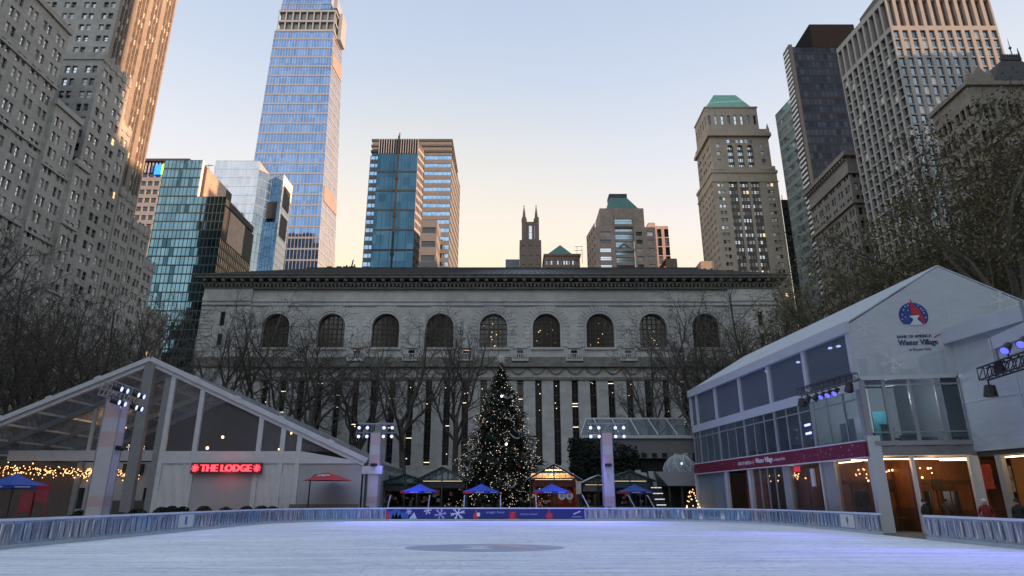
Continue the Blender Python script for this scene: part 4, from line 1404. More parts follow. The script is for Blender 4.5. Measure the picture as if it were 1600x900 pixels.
# ================================================================ LIBRARY
DL = 115.0
marble = block_mat('vermont marble blocks', (.54, .54, .53), 2.2, .85, .84)
marble2 = mat('smooth marble', (.50, .50, .49), .8, scale=.6, var=.22, var2=.2)
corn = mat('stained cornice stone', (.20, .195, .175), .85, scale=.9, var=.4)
roofm = mat('dark standing seam roof', (.055, .058, .062), .6, scale=3, stretch=(3, .2, .2), var=.35)
pilm = block_mat('pale marble strips', (.53, .53, .53), 2.4, 1.1, .88)
libglass = mat('deep dark library glass', (.012, .014, .015), .12, var=.3, spec=.5)
archglass = mat('brown dark library glass', (.03, .025, .018), .12, var=.4, scale=.8, spec=.6)
bronzefr = mat('dark bronze glazing bar', (.028, .024, .02), .5)
L = thing('library', 'long pale marble library with tall arched windows and narrow slots behind the bare trees', 'library', (-4, DL + 10, 0))
def lz(py): return zz(py, DL)
xl, xr = xx(318, 480, DL), xx(1217, 480, DL)
xel, xer = xx(394, 480, DL), xx(1138, 480, DL)   # inner edges of the end bays
zb0, zs0, zs1 = 0.0, lz(727), lz(594)
z_belt, z_wb, z_wt = lz(566), lz(543), lz(490)
z_fr, z_co0, z_co1 = lz(478), lz(453), lz(437)
w = MB()
# base and slot storey
slots = []
pitch = 29.0
for k in range(-18, 9):
    pc = 900 + pitch * k
    slots.append((xx(pc - 5.2, 660, DL), xx(pc + 5.2, 660, DL)))
edges = [xel] + [e for s in slots if s[0] > xel + .3 and s[1] < xer - .3 for e in s] + [xer]
sl = [s for s in slots if s[0] > xel + .3 and s[1] < xer - .3]
ys = DL
pl = MB()
for a, c in zip(edges[0::2], edges[1::2]):
    pl.box(a, c, ys, ys + 1.2, zs0, zs1)
pl.build('pilaster', pilm, L)
for a, c in sl:
    q = MB(); q.box(a, c, ys + .9, ys + 1.1, zs0, zs1)
    s_ = q.build('slot_window', libglass, L)
    fr = MB()
    n = 7
    for j in range(n):
        z = zs0 + (j + .7) * (zs1 - zs0) / n
        fr.box(a, c, ys + .75, ys + .88, z, z + .22)
    fr.box((a + c) / 2 - .05, (a + c) / 2 + .05, ys + .78, ys + .88, zs0, zs1)
    fr.build('spandrel', bronzefr, s_)
slotlamp = mat('reading lamp glow', (1, .9, .7), .5, emit=(1, .86, .62), estr=.6, var=0)
rl = random.Random(5)
lm = MB()
for a, c in sl:
    for j in range(rl.randint(1, 4)):
        z = zs0 + rl.random() * (zs1 - zs0); x = a + .2 + rl.random() * (c - a - .4)
        if rl.random() < .35:
            lm.box(a + .1, c - .1, ys + .68, ys + .74, z, z + .09)
        else:
            lm.ball((x, ys + .7, z), .05 + rl.random() * .05, 6)
o = lm.build('reading_lamp', slotlamp, L); o['kind'] = 'stuff'
w.box(xel, xer, ys - .5, ys + 2, zb0, zs0 - 1.0)
w.box(xel, xer, ys - .3, ys + 2, zs0 - 1.0, zs0 - .02)
w.box(xel, xer, ys + .02, ys + 2.2, zs1 + .02, z_belt - 1)
# arched storey wall, built as a front with arched openings
zA0, zA1 = z_belt + .9, z_fr - .05
aw = [xx(p, 520, DL) for p in (430, 517, 602, 687, 771, 854, 938, 1021, 1104)]
hw = (xx(875.5, 520, DL) - xx(832.5, 520, DL)) / 2
def wallq(x0, x1, z0, z1, y=ys):
    w.poly([(x0, y, z0), (x1, y, z0), (x1, y, z1), (x0, y, z1)])
edges = [xel] + [e for a in aw for e in (a - hw, a + hw)] + [xer]
bal = [(aw[k] + aw[k + 1]) / 2 for k in range(8)]
zb_, zt_ = lz(561), lz(547)
for k, (a, c) in enumerate(zip(edges[0::2], edges[1::2])):
    if 0 < k < 9:
        m = (a + c) / 2
        wallq(a, m - .55, zA0, zA1); wallq(m + .55, c, zA0, zA1); wallq(m - .55, m + .55, zA0, zb_); wallq(m - .55, m + .55, zt_, zA1)
        for x in (m - .55, m + .55):
            w.poly([(x, ys, zb_), (x, ys + .6, zb_), (x, ys + .6, zt_), (x, ys, zt_)])
        q = MB(); q.box(m - .55, m + .55, ys + .5, ys + .7, zb_, zt_); q.build('balcony_window', libglass, L)
        q = MB()
        q.box(m - 1.5, m + 1.5, ys - .9, ys - .02, zb_ - .5, zb_ - .15); q.box(m - 1.4, m + 1.4, ys - .85, ys - .7, zb_ + .75, zb_ + .9)
        for j in range(9):
            q.box(m - 1.35 + j * .33, m - 1.22 + j * .33, ys - .82, ys - .72, zb_ - .15, zb_ + .75)
        q.box(m - 1.5, m - 1.25, ys - .88, ys - .02, zb_ - .15, zb_ + .95); q.box(m + 1.25, m + 1.5, ys - .88, ys - .02, zb_ - .15, zb_ + .95)
        q.build('balustrade', marble2, L)
        q = MB(); q.box(m - .95, m - .57, ys - .16, ys - .01, zb_, zt_ + .3); q.box(m + .57, m + .95, ys - .16, ys - .01, zb_, zt_ + .3)
        q.box(m - 1.15, m + 1.15, ys - .35, ys - .01, zt_ + .31, zt_ + .65)
        q.slab([V((m - 1.1, ys - .3, zt_ + .66)), V((m + 1.1, ys - .3, zt_ + .66)), V((m + .5, ys - .3, zt_ + 1.15)), V((m, ys - .3, zt_ + 1.3)), V((m - .5, ys - .3, zt_ + 1.15))], (0, .28, 0))
        q.build('window_hood', marble2, L)
    else:
        wallq(a, c, zA0, zA1)
for m in aw:
    zsp = z_wt - hw
    arc = [(m + hw * math.cos(math.pi * (1 - t / 16)), zsp + hw * math.sin(math.pi * t / 16)) for t in range(17)]
    wallq(m - hw, m + hw, zA0, z_wb)
    for t in range(16):
        (x0, z0), (x1, z1) = arc[t], arc[t + 1]
        w.poly([(x0, ys, z0), (x1, ys, z1), (x1, ys, zA1), (x0, ys, zA1)])
        w.poly([(x0, ys, z0), (x0, ys + 1.1, z0), (x1, ys + 1.1, z1), (x1, ys, z1)])
    for x in (m - hw, m + hw):
        w.poly([(x, ys, z_wb), (x, ys + 1.1, z_wb), (x, ys + 1.1, zsp), (x, ys, zsp)])
    q = MB(); q.poly([(m - hw, ys + 1.0, z_wb), (m + hw, ys + 1.0, z_wb)] + [(x, ys + 1.0, z) for x, z in reversed(arc)])
    wn_ = q.build('arched_window', archglass, L)
    q = MB()
    for t in range(1, 6):
        x = m - hw + t * 2 * hw / 6
        zt2 = zsp + math.sqrt(max(0, hw * hw - (x - m) ** 2))
        q.box(x - .07 - .06 * (t in (2, 4)), x + .07 + .06 * (t in (2, 4)), ys + .84, ys + .98, z_wb, zt2 - .03)
    for t in range(1, 7):
        z = z_wb + t * (z_wt - z_wb) / 7
        h_ = hw if z < zsp else math.sqrt(max(.01, hw * hw - (z - zsp) ** 2))
        q.box(m - h_, m + h_, ys + .87, ys + .96, z - .05 - .07 * (t == 4), z + .05 + .07 * (t == 4))
    q.build('glazing_bar', bronzefr, wn_)
    if m in aw[4:8]:       # small warm emissive dots set just in front of the panes
        q = MB()
        for t in range(9):
            q.ball((m + rl.uniform(-.8, .8) * hw, ys + .93, z_wb + .4 + rl.random() * (zsp - z_wb) * 1.2), .05 + .05 * rl.random(), 6)
        q.build('warm_dot', mat('chandelier glow', (1, .8, .4), .5, emit=(1, .70, .30), estr=.6, var=0), L)
    q = MB()    # voussoirs and architrave
    for t in range(17):
        a0, a1 = math.pi * (t + .05) / 17, math.pi * (t + .95) / 17
        r0, r1 = hw + .42, hw + (1.75 if t % 2 == 0 else 1.55)
        q.slab([V((m + r * math.cos(a), ys - .001, zsp + r * math.sin(a))) for r, a in ((r0, a0), (r1, a0), (r1, a1), (r0, a1))], (0, -.16, 0))
    for t in range(16):
        a0, a1 = math.pi * t / 16, math.pi * (t + 1) / 16
        q.slab([V((m + r * math.cos(a), ys - .001, zsp + r * math.sin(a))) for r, a in ((hw + .02, a0), (hw + .36, a0), (hw + .36, a1), (hw + .02, a1))], (0, -.10, 0))
    for sg in (-1, 1):
        for t in range(5):
            z = z_wb + .15 + t * (zsp - z_wb - .15) / 5
            x0 = m + sg * (hw + .42); x1 = m + sg * (hw + (1.7 if t % 2 else 1.35))
            q.box(min(x0, x1), max(x0, x1), ys - .16, ys - .001, z, z + (zsp - z_wb) / 5 - .09)
        x0, x1 = sorted((m + sg * (hw + .02), m + sg * (hw + .36)))
        q.box(x0, x1, ys - .10, ys - .001, z_wb, zsp)
    q.box(m - hw - .5, m + hw + .5, ys - .3, ys - .001, z_wb - .42, z_wb - .02)
    q.build('arch_surround', marble2, L)
w.build('wall', marble, L)
# belt course, frieze, grooved entablature
q = MB()
q.box(xl - .2, xr + .2, ys - .85, ys + 2.5, z_belt - .95, z_belt - .3); q.box(xl - .1, xr + .1, ys - .5, ys + 2.5, z_belt - .3, z_belt + .88)
q.box(xel, xer, ys - .25, ys + 2.5, zs1 + .03, zs1 + .5)
for k in range(26):    # carved festoons on the frieze
    x = xel + 1.5 + k * (xer - xel - 3) / 25
    for t in range(6):
        u0, u1 = t / 6, (t + 1) / 6
        f = lambda u: V((x - 1.5 + 3 * u, ys - .1, (zs1 + z_belt) / 2 + .55 - 1.1 * (1 - (2 * u - 1) ** 2)))
        q.bar(f(u0), f(u1), .22, .2)
    q.ball((x - 1.5, ys - .1, (zs1 + z_belt) / 2 + .6), .26)
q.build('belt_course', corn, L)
q = MB()
zz0 = z_fr
for za, p in ((464, .0), (469, .18), (473, .0), (477, .16)):
    pass
lev = [z_fr, lz(475.5), lz(472), lz(467.5), lz(464), z_co0]
pr = [.28, .12, .34, .16, .06]
for a, c, p in zip(lev, lev[1:], pr):
    q.box(xel, xer, ys - p, ys + 2.5, a + .003, c)
    q.box(xl, xel - .01, ys - .55 - p, ys + 3, a + .003, c); q.box(xer + .01, xr, ys - .55 - p, ys + 3, a + .003, c)
q.build('entablature', marble2, L)
for a, c, sgn in ((xl, xel, 1), (xer, xr, -1)):      # end bays
    q = MB()
    y = ys - .5
    wsl = xx(349, 500, DL) if sgn > 0 else xx(1187, 500, DL)
    q.box(a, c, y, ys + 3, 0, z_belt - 1)
    za, zc2 = lz(540), lz(488)
    q.box(a, wsl - .45, y, ys + 3, z_belt + .9, z_fr); q.box(wsl + .45, c, y, ys + 3, z_belt + .9, z_fr)
    q.box(wsl - .448, wsl + .448, y + .7, ys + 3, z_belt + .9, z_fr - .01)
    q.box(wsl - .447, wsl + .447, y + .001, y + .69, z_belt + .9, za); q.box(wsl - .447, wsl + .447, y + .001, y + .69, zc2, z_fr - .01); q.box(wsl - .447, wsl + .447, y + .001, y + .69, lz(522), lz(510))
    for k in range(13):      # rusticated quoins
        z = z_belt + 1.2 + k * (z_fr - z_belt - 1.4) / 13
        h_ = (z_fr - z_belt - 1.4) / 13 - .14
        for e in (a, c):
            wd = 2.3 if k % 2 else 1.7
            x0, x1 = (e, e + wd) if e == a else (e - wd, e)
            q.box(x0 - .06 * (e == a), x1 + .06 * (e == c), y - .13, y - .001, z, z + h_)
    q.build('end_bay', marble, L)
q = None
for wsl in (xx(349, 500, DL), xx(1187, 500, DL)):
    q = MB(); q.box(wsl - .44, wsl + .44, ys - .1, ys + .15, lz(540), lz(488)); q.build('slit_window', libglass, L)
q = MB()   # cornice with dentils
zd = z_co0
q.box(xl - .1, xr + .1, ys - .75, ys + 3, zd + .002, zd + .35)
n = 150
for k in range(n):
    x = xl + .1 + k * (xr - xl - .4) / (n - 1)
    q.box(x - .18, x + .18, ys - 1.05, ys - .5, zd + .36, zd + .85)
zm_ = zd + .86
q.box(xl - .6, xr + .6, ys - 1.1, ys + 3, zm_, zm_ + .35)
n = 62
for k in range(n):
    x = xl + .3 + k * (xr - xl - .6) / (n - 1)
    q.box(x - .3, x + .3, ys - 1.9, ys - .9, zm_ + .36, zm_ + .85)
q.box(xl - 1.3, xr + 1.3, ys - 2.2, ys + 3, zm_ + .86, zm_ + 1.35)
q.box(xl - 1.6, xr + 1.6, ys - 2.5, ys + 3, zm_ + 1.36, z_co1 + .3)
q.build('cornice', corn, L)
q = MB()   # hipped roof with a raised ridge block
zr0 = z_co1 + .31
ztop = zz(421, DL + 8)
lo = [V((xl - 1.2, ys - 2.1, zr0)), V((xr + 1.2, ys - 2.1, zr0)), V((xr + 1.2, ys + 26, zr0)), V((xl - 1.2, ys + 26, zr0))]
rx0, rx1 = xx(478, 420, DL + 8), xx(1092, 420, DL + 8)
hi = [V((rx0, ys + 8, ztop)), V((rx1, ys + 8, ztop)), V((rx1, ys + 16, ztop)), V((rx0, ys + 16, ztop))]
for k in range(4):
    q.poly([lo[k], lo[(k + 1) % 4], hi[(k + 1) % 4], hi[k]])
for k in range(110):
    t = k / 109
    a = lo[0].lerp(lo[1], t); c = hi[0].lerp(hi[1], t)
    q.bar(a + V((0, 0, .06)), c + V((0, 0, .06)), .12, .14)
q.build('roof', roofm, L)
q = MB(); q.box(rx0 + .1, rx1 - .1, ys + 8.05, ys + 16, ztop - .4, zz(417.5, DL + 8)); q.build('roof_ridge', roofdark, L)
q = MB()
for px, h in ((540, 1.2), (549, 2.8), (552, 1.4), (530, .8), (515, .7)):
    x = xx(px, 415, DL + 9); z0 = zz(417.5, DL + 8)
    q.tube((x, DL + 9, z0 - .1), (x + .3, DL + 9, z0 + h * .7), .18, .12, 5)
    q.box(x - .5, x + .5, DL + 8.8, DL + 9.3, z0 - .1, z0 + .5)
q.build('roof_vent', roofdark, L)
# ================================================================ TREES
bark = mat('dark wet bark', (.085, .076, .066), .9, scale=4, var=.4, bump=.3)
barkp = mat('mottled plane bark', (.12, .105, .085), .9, scale=3, var=.5, bump=.3)
twigm = mat('winter twig', (.095, .083, .071), .9, var=.2)
twigb = mat('brown twig', (.085, .075, .055), .9, var=.2)
leafm = mat('late autumn leaf', (.135, .125, .05), .8, var=.5, scale=.6)
leafm2 = mat('brown leaf', (.15, .12, .05), .8, var=.5, scale=.6)

def grow(tr, cr, r, p, d, L, rad, lvl, ends, up=.10):
    nseg = (5, 6, 4, 3, 2)[lvl]
    pts = [p]; rs = [rad]; dd = d.copy(); dirs = [d.copy()]
    for k in range(nseg):
        jit = (.05, .17, .24, .30, .34)[lvl]
        dd = (dd + V((r.gauss(0, jit), r.gauss(0, jit), r.gauss(0, jit) + (.12 if lvl == 0 else up * (1.3 if lvl == 1 else .8))))).normalized()
        pts.append(pts[-1] + dd * L / nseg); dirs.append(dd.copy())
        rs.append(rad * (1 - (k + 1) / nseg * (.35, .62, .65, .6, .5)[lvl]))
    (tr if lvl < 2 else cr).path(pts, rs, (8, 5, 4, 3, 3)[lvl])
    if lvl == 4:
        ends.append((pts[-1], dd)); ends.append((pts[1], dd))
        return
    nb = (7, 7, 6, 6)[lvl]
    for k in range(nb):
        f = (.62 if lvl == 0 else .2) + (.38 if lvl == 0 else .8) * (k + r.random() * .9) / nb
        f = min(f, 1) * nseg
        i = min(int(f), nseg - 1); q = pts[i].lerp(pts[i + 1], f - i)
        bd = dirs[i + 1]
        ax = bd.orthogonal().normalized()
        ax.rotate(Matrix.Rotation(k * 2.4 + r.random() * 1.2, 3, bd))
        sp = (.70, .72, .80, .85)[lvl] * (.75 + .5 * r.random())
        nd = (bd * math.cos(sp) + ax * math.sin(sp)).normalized()
        ll = L * ((1.12, .50, .52, .50)[lvl]) * (.75 + .45 * r.random()) * (1 - .35 * (f / nseg) * (lvl > 0))
        grow(tr, cr, r, q, nd, ll, max(.02, rs[i] * (.52, .52, .52, .5)[lvl]), lvl + 1, ends, up)

def make_tree(seed, h, lab, leaves=0, lm=None, tw=twigm, bk=bark):
    r = random.Random(seed)
    tr, cr, ends = MB(), MB(), []
    grow(tr, cr, r, V((0, 0, -.05)), V((r.gauss(0, .05), r.gauss(0, .05), 1)).normalized(), h * .36, h * .015, 0, ends)
    t = thing('bare_tree' if not leaves else 'plane_tree', lab, 'tree', (0, 0, 0))
    tr.build('trunk', bk, t, True); cr.build('crown', tw, t)
    if leaves:
        lv = MB()
        for p, d in ends:
            for k in range(leaves):
                c = p + V((r.gauss(0, .45), r.gauss(0, .45), r.gauss(0, .4)))
                a = V((r.gauss(0, 1), r.gauss(0, 1), r.gauss(0, 1))).normalized(); bb = a.orthogonal().normalized()
                s = .05 + r.random() * .08
                lv.poly([c - a * s, c + bb * s * .8, c + a * s, c - bb * s * .8], r.randint(0, 1))
        o = lv.build('leaf', [leafm, leafm2], t); o['kind'] = 'stuff'
    return t
TG = 'bare winter trees around the rink'
protos = []
def plant(k, x, y, sc, rz, lab):
    p = protos[k]
    if not p.get('used'):
        p['used'] = 1
        p.location = (x, y, 0); p.rotation_euler = (0, 0, rz); p.scale = (sc,) * 3; p['label'] = lab
    else:
        q = copy_thing(p, (x, y, 0), rz, sc, lab)
for s in range(5):
    t = make_tree(20 + s, 33, 'bare tree'); t['group'] = TG; protos.append(t)
for s in range(2):
    t = make_tree(40 + s, 34, 'tree', leaves=(3, 3)[s], tw=twigb, bk=barkp); t['group'] = 'sparsely leaved trees on the right'; protos.append(t)
rt = random.Random(11)
LEFT = 'dark bare tree in the dense mass of branches left of the glass tent'
i = 0
for x, y, s in ((-57, 62, .98), (-63, 70, 1.08), (-70, 60, 1.1), (-73, 78, 1.1), (-60, 82, 1.05), (-50, 84, 1.0), (-66, 92, 1.1), (-78, 92, 1.1), (-54, 95, 1.02), (-76, 108, 1.05), (-62, 106, .95), (-70, 100, 1.0), (-44, 80, .85), (-58, 74, .9)):
    plant(i % 5, x, y, s * 1.12, rt.random() * 6.3, LEFT); i += 1
AR = ORD
for px, D, s, LIBL in ((345, 97, .97, 'bare tree before the left end bay of the library'), (415, 100, .92, 'bare tree before the first library arch from the left'), (475, 96, .95, 'thick trunked bare tree between the first and second library arch from the left'), (545, 103, .88, 'bare tree between the second and third library arch from the left'), (638, 96, .88, 'bare tree with a forked trunk before the third library arch from the left'), (712, 101, .92, 'bare tree before the fourth library arch, just left of the fir')):
    plant(i % 5, xx(px, 700, D), D, s * 1.24, rt.random() * 6.3, LIBL); i += 1
for px, D, s, LIBR in ((1015, 102, .80, 'bare tree before the eighth library arch from the left, over the terrace building'), (1090, 88, .92, 'bare tree with a leaning trunk at the far end of the pavilion'), (1150, 96, 1.0, 'bare tree before the last library arch, above the pavilion roof'), (1195, 92, .98, 'bare tree before the right end bay of the library, above the pavilion roof'), (1240, 98, .95, 'bare tree beside the plain dark slab, right of the library')):
    plant(i % 5, xx(px, 700, D), D, s * 1.24, rt.random() * 6.3, LIBR); i += 1
LVS = 'tree with thin brown leaves rising behind the white two storey pavilion'
for x, y, s in ((46, 92, .85), (40, 76, .84), (55, 88, .95), (60, 100, 1.0), (49, 71, .9), (35, 86, .68)):
    plant(5 + i % 2, x, y, s * 1.42, rt.random() * 6.3, LVS); i += 1
BIG = 'large brown leaved tree filling the upper right edge of the picture'
for x, y, s in ((37.5, 47, 1.28), (45, 58, 1.3), (52, 66, 1.22)):
    plant(5 + i % 2, x, y, s, rt.random() * 6.3, BIG); i += 1

# ---------------------------------------------------------------- the lit fir
needle = mat('dark fir needle', (.018, .028, .016), .8, var=.5, scale=1.2)
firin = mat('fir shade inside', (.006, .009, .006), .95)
bulbm = mat('warm white bulb', (1, .9, .75), .4, emit=(1, .86, .70), estr=.5, var=0)
bulbd = mat('dim amber bulb', (.8, .6, .4), .4, emit=(1, .70, .48), estr=.35, var=0)
tx, ty = xx(782, 790, 74), 74.0
T = thing('christmas_tree', 'tall dark fir covered in small white lights at the centre before the library', 'tree', (tx, ty, 0))
r = random.Random(9)
H, RB = 16.4, 5.5
def fir_r(z):
    f = max(0, 1 - z / H)
    return (RB * (f ** .88) * (1 + .10 * math.sin(z * 2.6)) + .12)
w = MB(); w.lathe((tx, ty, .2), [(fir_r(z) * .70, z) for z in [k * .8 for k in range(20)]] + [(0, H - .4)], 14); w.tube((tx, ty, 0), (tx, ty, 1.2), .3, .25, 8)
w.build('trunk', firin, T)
w = MB()
for k in range(13000):
    z = H * (1 - math.sqrt(r.random())) * 1.0 + .3
    a = r.random() * 6.283
    lump = 1 + .16 * math.sin(a * 7 + z * 1.7) + .08 * math.sin(a * 13 - z * 3)
    rr = fir_r(z) * lump * (.60 + .46 * r.random() ** .6)
    p = V((tx + math.cos(a) * rr, ty + math.sin(a) * rr, z + .25))
    d = V((math.cos(a) + r.gauss(0, .35), math.sin(a) + r.gauss(0, .35), -.35 + r.gauss(0, .3))).normalized()
    s = V((-math.sin(a), math.cos(a), r.gauss(0, .4))).normalized()
    l = .28 + r.random() * .38; wd_ = .05 + .07 * r.random()
    w.poly([p - d * l * .4 - s * wd_, p + d * l, p - d * l * .4 + s * wd_])
w.build('foliage', needle, T)
more = MB()
cnt = 0
for k in range(1500):
    z = H * (1 - math.sqrt(r.random())) * .99 + .2
    a = r.random() * 6.283
    lump = 1 + .16 * math.sin(a * 7 + z * 1.7) + .08 * math.sin(a * 13 - z * 3)
    rr = fir_r(z) * lump * (.97 + .06 * r.random()) + .05
    c = (tx + math.cos(a) * rr, ty + math.sin(a) * rr, z + .15)
    s = .022 + .02 * r.random() ** 2
    if math.sin(a) < -.15 and cnt < 96:
        q = MB(); q.ball(c, s + .006, 6); q.build('bulb', bulbm if r.random() < .65 else bulbd, T); cnt += 1
    else:
        more.ball(c, s, 5, 0 if r.random() < .55 else 1)
o = more.build('more_bulbs', [bulbm, bulbd], T); o['kind'] = 'stuff'
garl = mat('frosted garland', (.30, .31, .30), .6)
for k in range(13):    # pale swags hung on the near side
    a = -math.pi / 2 + r.uniform(-1.1, 1.1); z = 1.5 + (k + r.random()) * 11.5 / 13
    q = MB(); pts = []
    for t in range(7):
        u = t / 6; aa = a + (u - .5) * .38 * RB / max(1.6, fir_r(z)) * .5
        zq = z - .55 * (1 - (2 * u - 1) ** 2)
        rr = fir_r(zq) * 1.08 + .08
        pts.append((tx + math.cos(aa) * rr, ty + math.sin(aa) * rr, zq))
    q.path(pts, [.05, .075, .085, .09, .085, .075, .05], 5); q.build('garland', garl, T)
orn = mat('red ornament', (.35, .03, .03), .3, coat=.5); orns = mat('silver ornament', (.6, .6, .62), .2, metal=1)
for k in range(26):
    a = -math.pi / 2 + r.uniform(-1.3, 1.3); z = 1 + r.random() * 11; rr = fir_r(z) * 1.06 + .05
    q = MB(); q.ball((tx + math.cos(a) * rr, ty + math.sin(a) * rr, z), .14, 8); q.build('ornament', orn if k % 3 else orns, T, True)
bigl = mat('bright star lamp', (1, 1, 1), .3, emit=(1, .93, .8), estr=1.2, var=0)
for px, py in ((784, 619), (791, 696)):
    z = zz(py, ty - 2); rr = fir_r(z) * 1.1
    q = MB(); q.ball((xx(px, py, ty - rr), ty - rr, z), .13, 8); q.build('bright_ornament', bigl, T)
q = MB(); zs_ = H + .2   # crystal star
for k in range(14):
    a = k * 2 * math.pi / 14; l = .95 if k % 2 == 0 else .55
    q.slab([V((tx + math.cos(a - .25) * .14, ty, zs_ + .7 + math.sin(a - .25) * .14)), V((tx + math.cos(a) * l, ty, zs_ + .7 + math.sin(a) * l)), V((tx + math.cos(a + .25) * .14, ty, zs_ + .7 + math.sin(a + .25) * .14))], (0, .1 + k * .002, 0))
q.tube((tx, ty, zs_ - .5), (tx, ty, zs_ + .7), .06, .06, 6)
q.build('star', mat('crystal star', (.40, .42, .44), .2, metal=.5), T)
# ================================================================ THE LODGE TENT (left)
alu = mat('white aluminium frame', (.58, .60, .63), .45, var=.1)
alug = mat('grey aluminium frame', (.26, .27, .29), .45, var=.12)
vinyl = clear_mat('clear tent vinyl', (.30, .31, .34), .16, .10)
roofv = clear_mat('smoky roof vinyl', (.46, .48, .52), .38, .2)
fabric = mat('white tent fabric', (.60, .60, .63), .7, scale=.7, var=.08, bump=.15)
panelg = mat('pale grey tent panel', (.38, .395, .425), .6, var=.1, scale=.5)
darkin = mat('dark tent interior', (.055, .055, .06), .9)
warm = mat('warm lamp globe', (1, .7, .4), .4, emit=(1, .55, .22), estr=2.5, var=0)
Yf, Yb, Ye = 60.0, 65.0, 80.0
PX, PZ, EX, EZ = -33.9, 14.25, 20.7, 5.1
def slope_z(x): return PZ - (PZ - EZ) * abs(x - PX) / EX
L = thing('lodge_tent', 'large clear roofed gabled tent with white frame and red sign, left of the rink', 'tent', (PX, Yf, 0))
for Y in (Yf, Yb, 70, 75, Ye):      # gable frames
    w = MB()
    for sg in (-1, 1):
        ex = PX + sg * EX
        w.bar((PX, Y, PZ - .28), (ex, Y, EZ - .28), .32, .55)
        if Y > Yf: w.bar((ex, Y, 0), (ex, Y, EZ - .3), .35, .35)
    w.build('rafter', alug if Y != Yf else alu, L)
w = MB()
w.bar((PX, Yf, 0), (PX, Yf, PZ - .5), .95, .5); w.build('centre_post', mat('grey post wrap', (.24, .245, .255), .6, var=.15), L)
for sg in (-1, 1):
    for k in range(1, 8):
        x = PX + sg * EX * k / 8
        w = MB(); w.bar((x, Yf + .2, slope_z(x) - .2), (x, Ye, slope_z(x) - .2), .16, .2); w.build('purlin', alu, L)
    ex = PX + sg * EX
    w = MB(); w.slab([V((PX, Yf - .3, PZ + .04)), V((PX, Ye, PZ + .04)), V((ex + sg * .2, Ye, EZ - .02)), V((ex + sg * .2, Yf - .3, EZ - .02))], (0, 0, .06)); w.build('roof_panel', roofv, L)
    w = MB(); w.bar((PX + sg * .05, Yf - .32, PZ + .03), (ex + sg * .25, Yf - .32, EZ - .06), .1, .42)
    for f in (.22, .42, .62, .85):
        x = PX + sg * EX * f; w.bar((x - .25, Yf - .36, slope_z(x - .25) + .1), (x + .25, Yf - .36, slope_z(x + .25) + .1), .12, .55)
    w.build('edge_trim', alu, L)
def posts(Y, pxs, y, wd, zt=None, m=alu, name='post'):
    out = []
    for p in pxs:
        x = xx(p, y, Y); out.append(x)
        w = MB(); w.bar((x, Y, 0), (x, Y, (zt or slope_z(x) - .5)), wd, .3); w.build(name, m, L)
    return out
xs = posts(Yf + .05, (264, 313, 411, 447, 473), 645, .42)
xr = PX + EX
w = MB(); w.box(xs[0] - .9, xs[0] - .22, Yf + .1, Yf + .6, 0, slope_z(xs[0]) - .6); w.build('post_wrap', mat('grey post wrap', (.24, .245, .255), .6, var=.15), L)
zb0, zb1 = 5.04, 5.87
for a, c in zip(xs, xs[1:] + [xr]):
    w = MB(); top = min(zb1, slope_z(c) - .15)
    w.slab([V((a + .22, Yf - .1, zb0 - .25)), V((c - .22, Yf - .1, zb0 - .25)), V((c - .22, Yf - .1, top)), V((a + .22, Yf - .1, zb1))], (0, .25, 0)); w.build('beam', alu, L)
    if c < xr:
        w = MB(); w.slab([V((a + .22, Yf + .1, zb1)), V((c - .22, Yf + .1, zb1)), V((c - .22, Yf + .1, slope_z(c - .22) - .55)), V((a + .22, Yf + .1, slope_z(a + .22) - .55))], (0, .02, 0)); w.build('vinyl_window', vinyl, L)
x = xs[-1]
w = MB(); w.slab([V((x + .22, Yf + .1, zb1)), V((PX + EX * .88, Yf + .1, zb1)), V((x + .22, Yf + .1, slope_z(x + .22) - .55))], (0, .02, 0)); w.build('vinyl_window', vinyl, L)
kinds = ('fabric', 'panel', 'fabric', 'fabric', 'panel')
for (a, c), kd in zip(zip(xs, xs[1:] + [xr]), kinds):
    w = MB()
    if kd == 'fabric':       # loose hanging side curtain with folds
        n = 14
        for k in range(n):
            u0, u1 = k / n, (k + 1) / n
            f = lambda u, z: V((a + .22 + (c - a - .44) * u, Yf - .02 - .07 * (math.sin(u * 17 + z * 1.4 + a) + .6 * math.sin(u * 29 - z * 2.1 + a * 3)) * (1 - .6 * z / 5), z))
            for j in range(5):
                z0, z1 = j * 4.75 / 5, (j + 1) * 4.75 / 5
                w.poly([f(u0, z0), f(u1, z0), f(u1, z1), f(u0, z1)])
        w.build('side_curtain', fabric, L, True)
    else:
        w.box(a + .22, c - .22, Yf, Yf + .12, 0, 4.75); w.build('wall_panel', panelg, L)
# end wall towards the rink path
w = MB(); w.box(xr - .1, xr + .06, Yf + .2, Ye, 0, EZ - .5); w.build('side_wall', panelg, L)
w = MB(); w.box(xr - .2, xr + 1.6, Yf - .1, Yf + .5, 3.9, 4.6); w.build('eave_beam', alu, L)
w = MB(); w.box(PX - EX, xr - .2, Ye + .2, Ye + .3, 0, EZ); w.slab([V((PX - EX, Ye + .2, EZ)), V((xr - .2, Ye + .2, EZ)), V((PX, Ye + .2, PZ - .4))], (0, .1, 0)); w.build('back_wall', darkin, L)
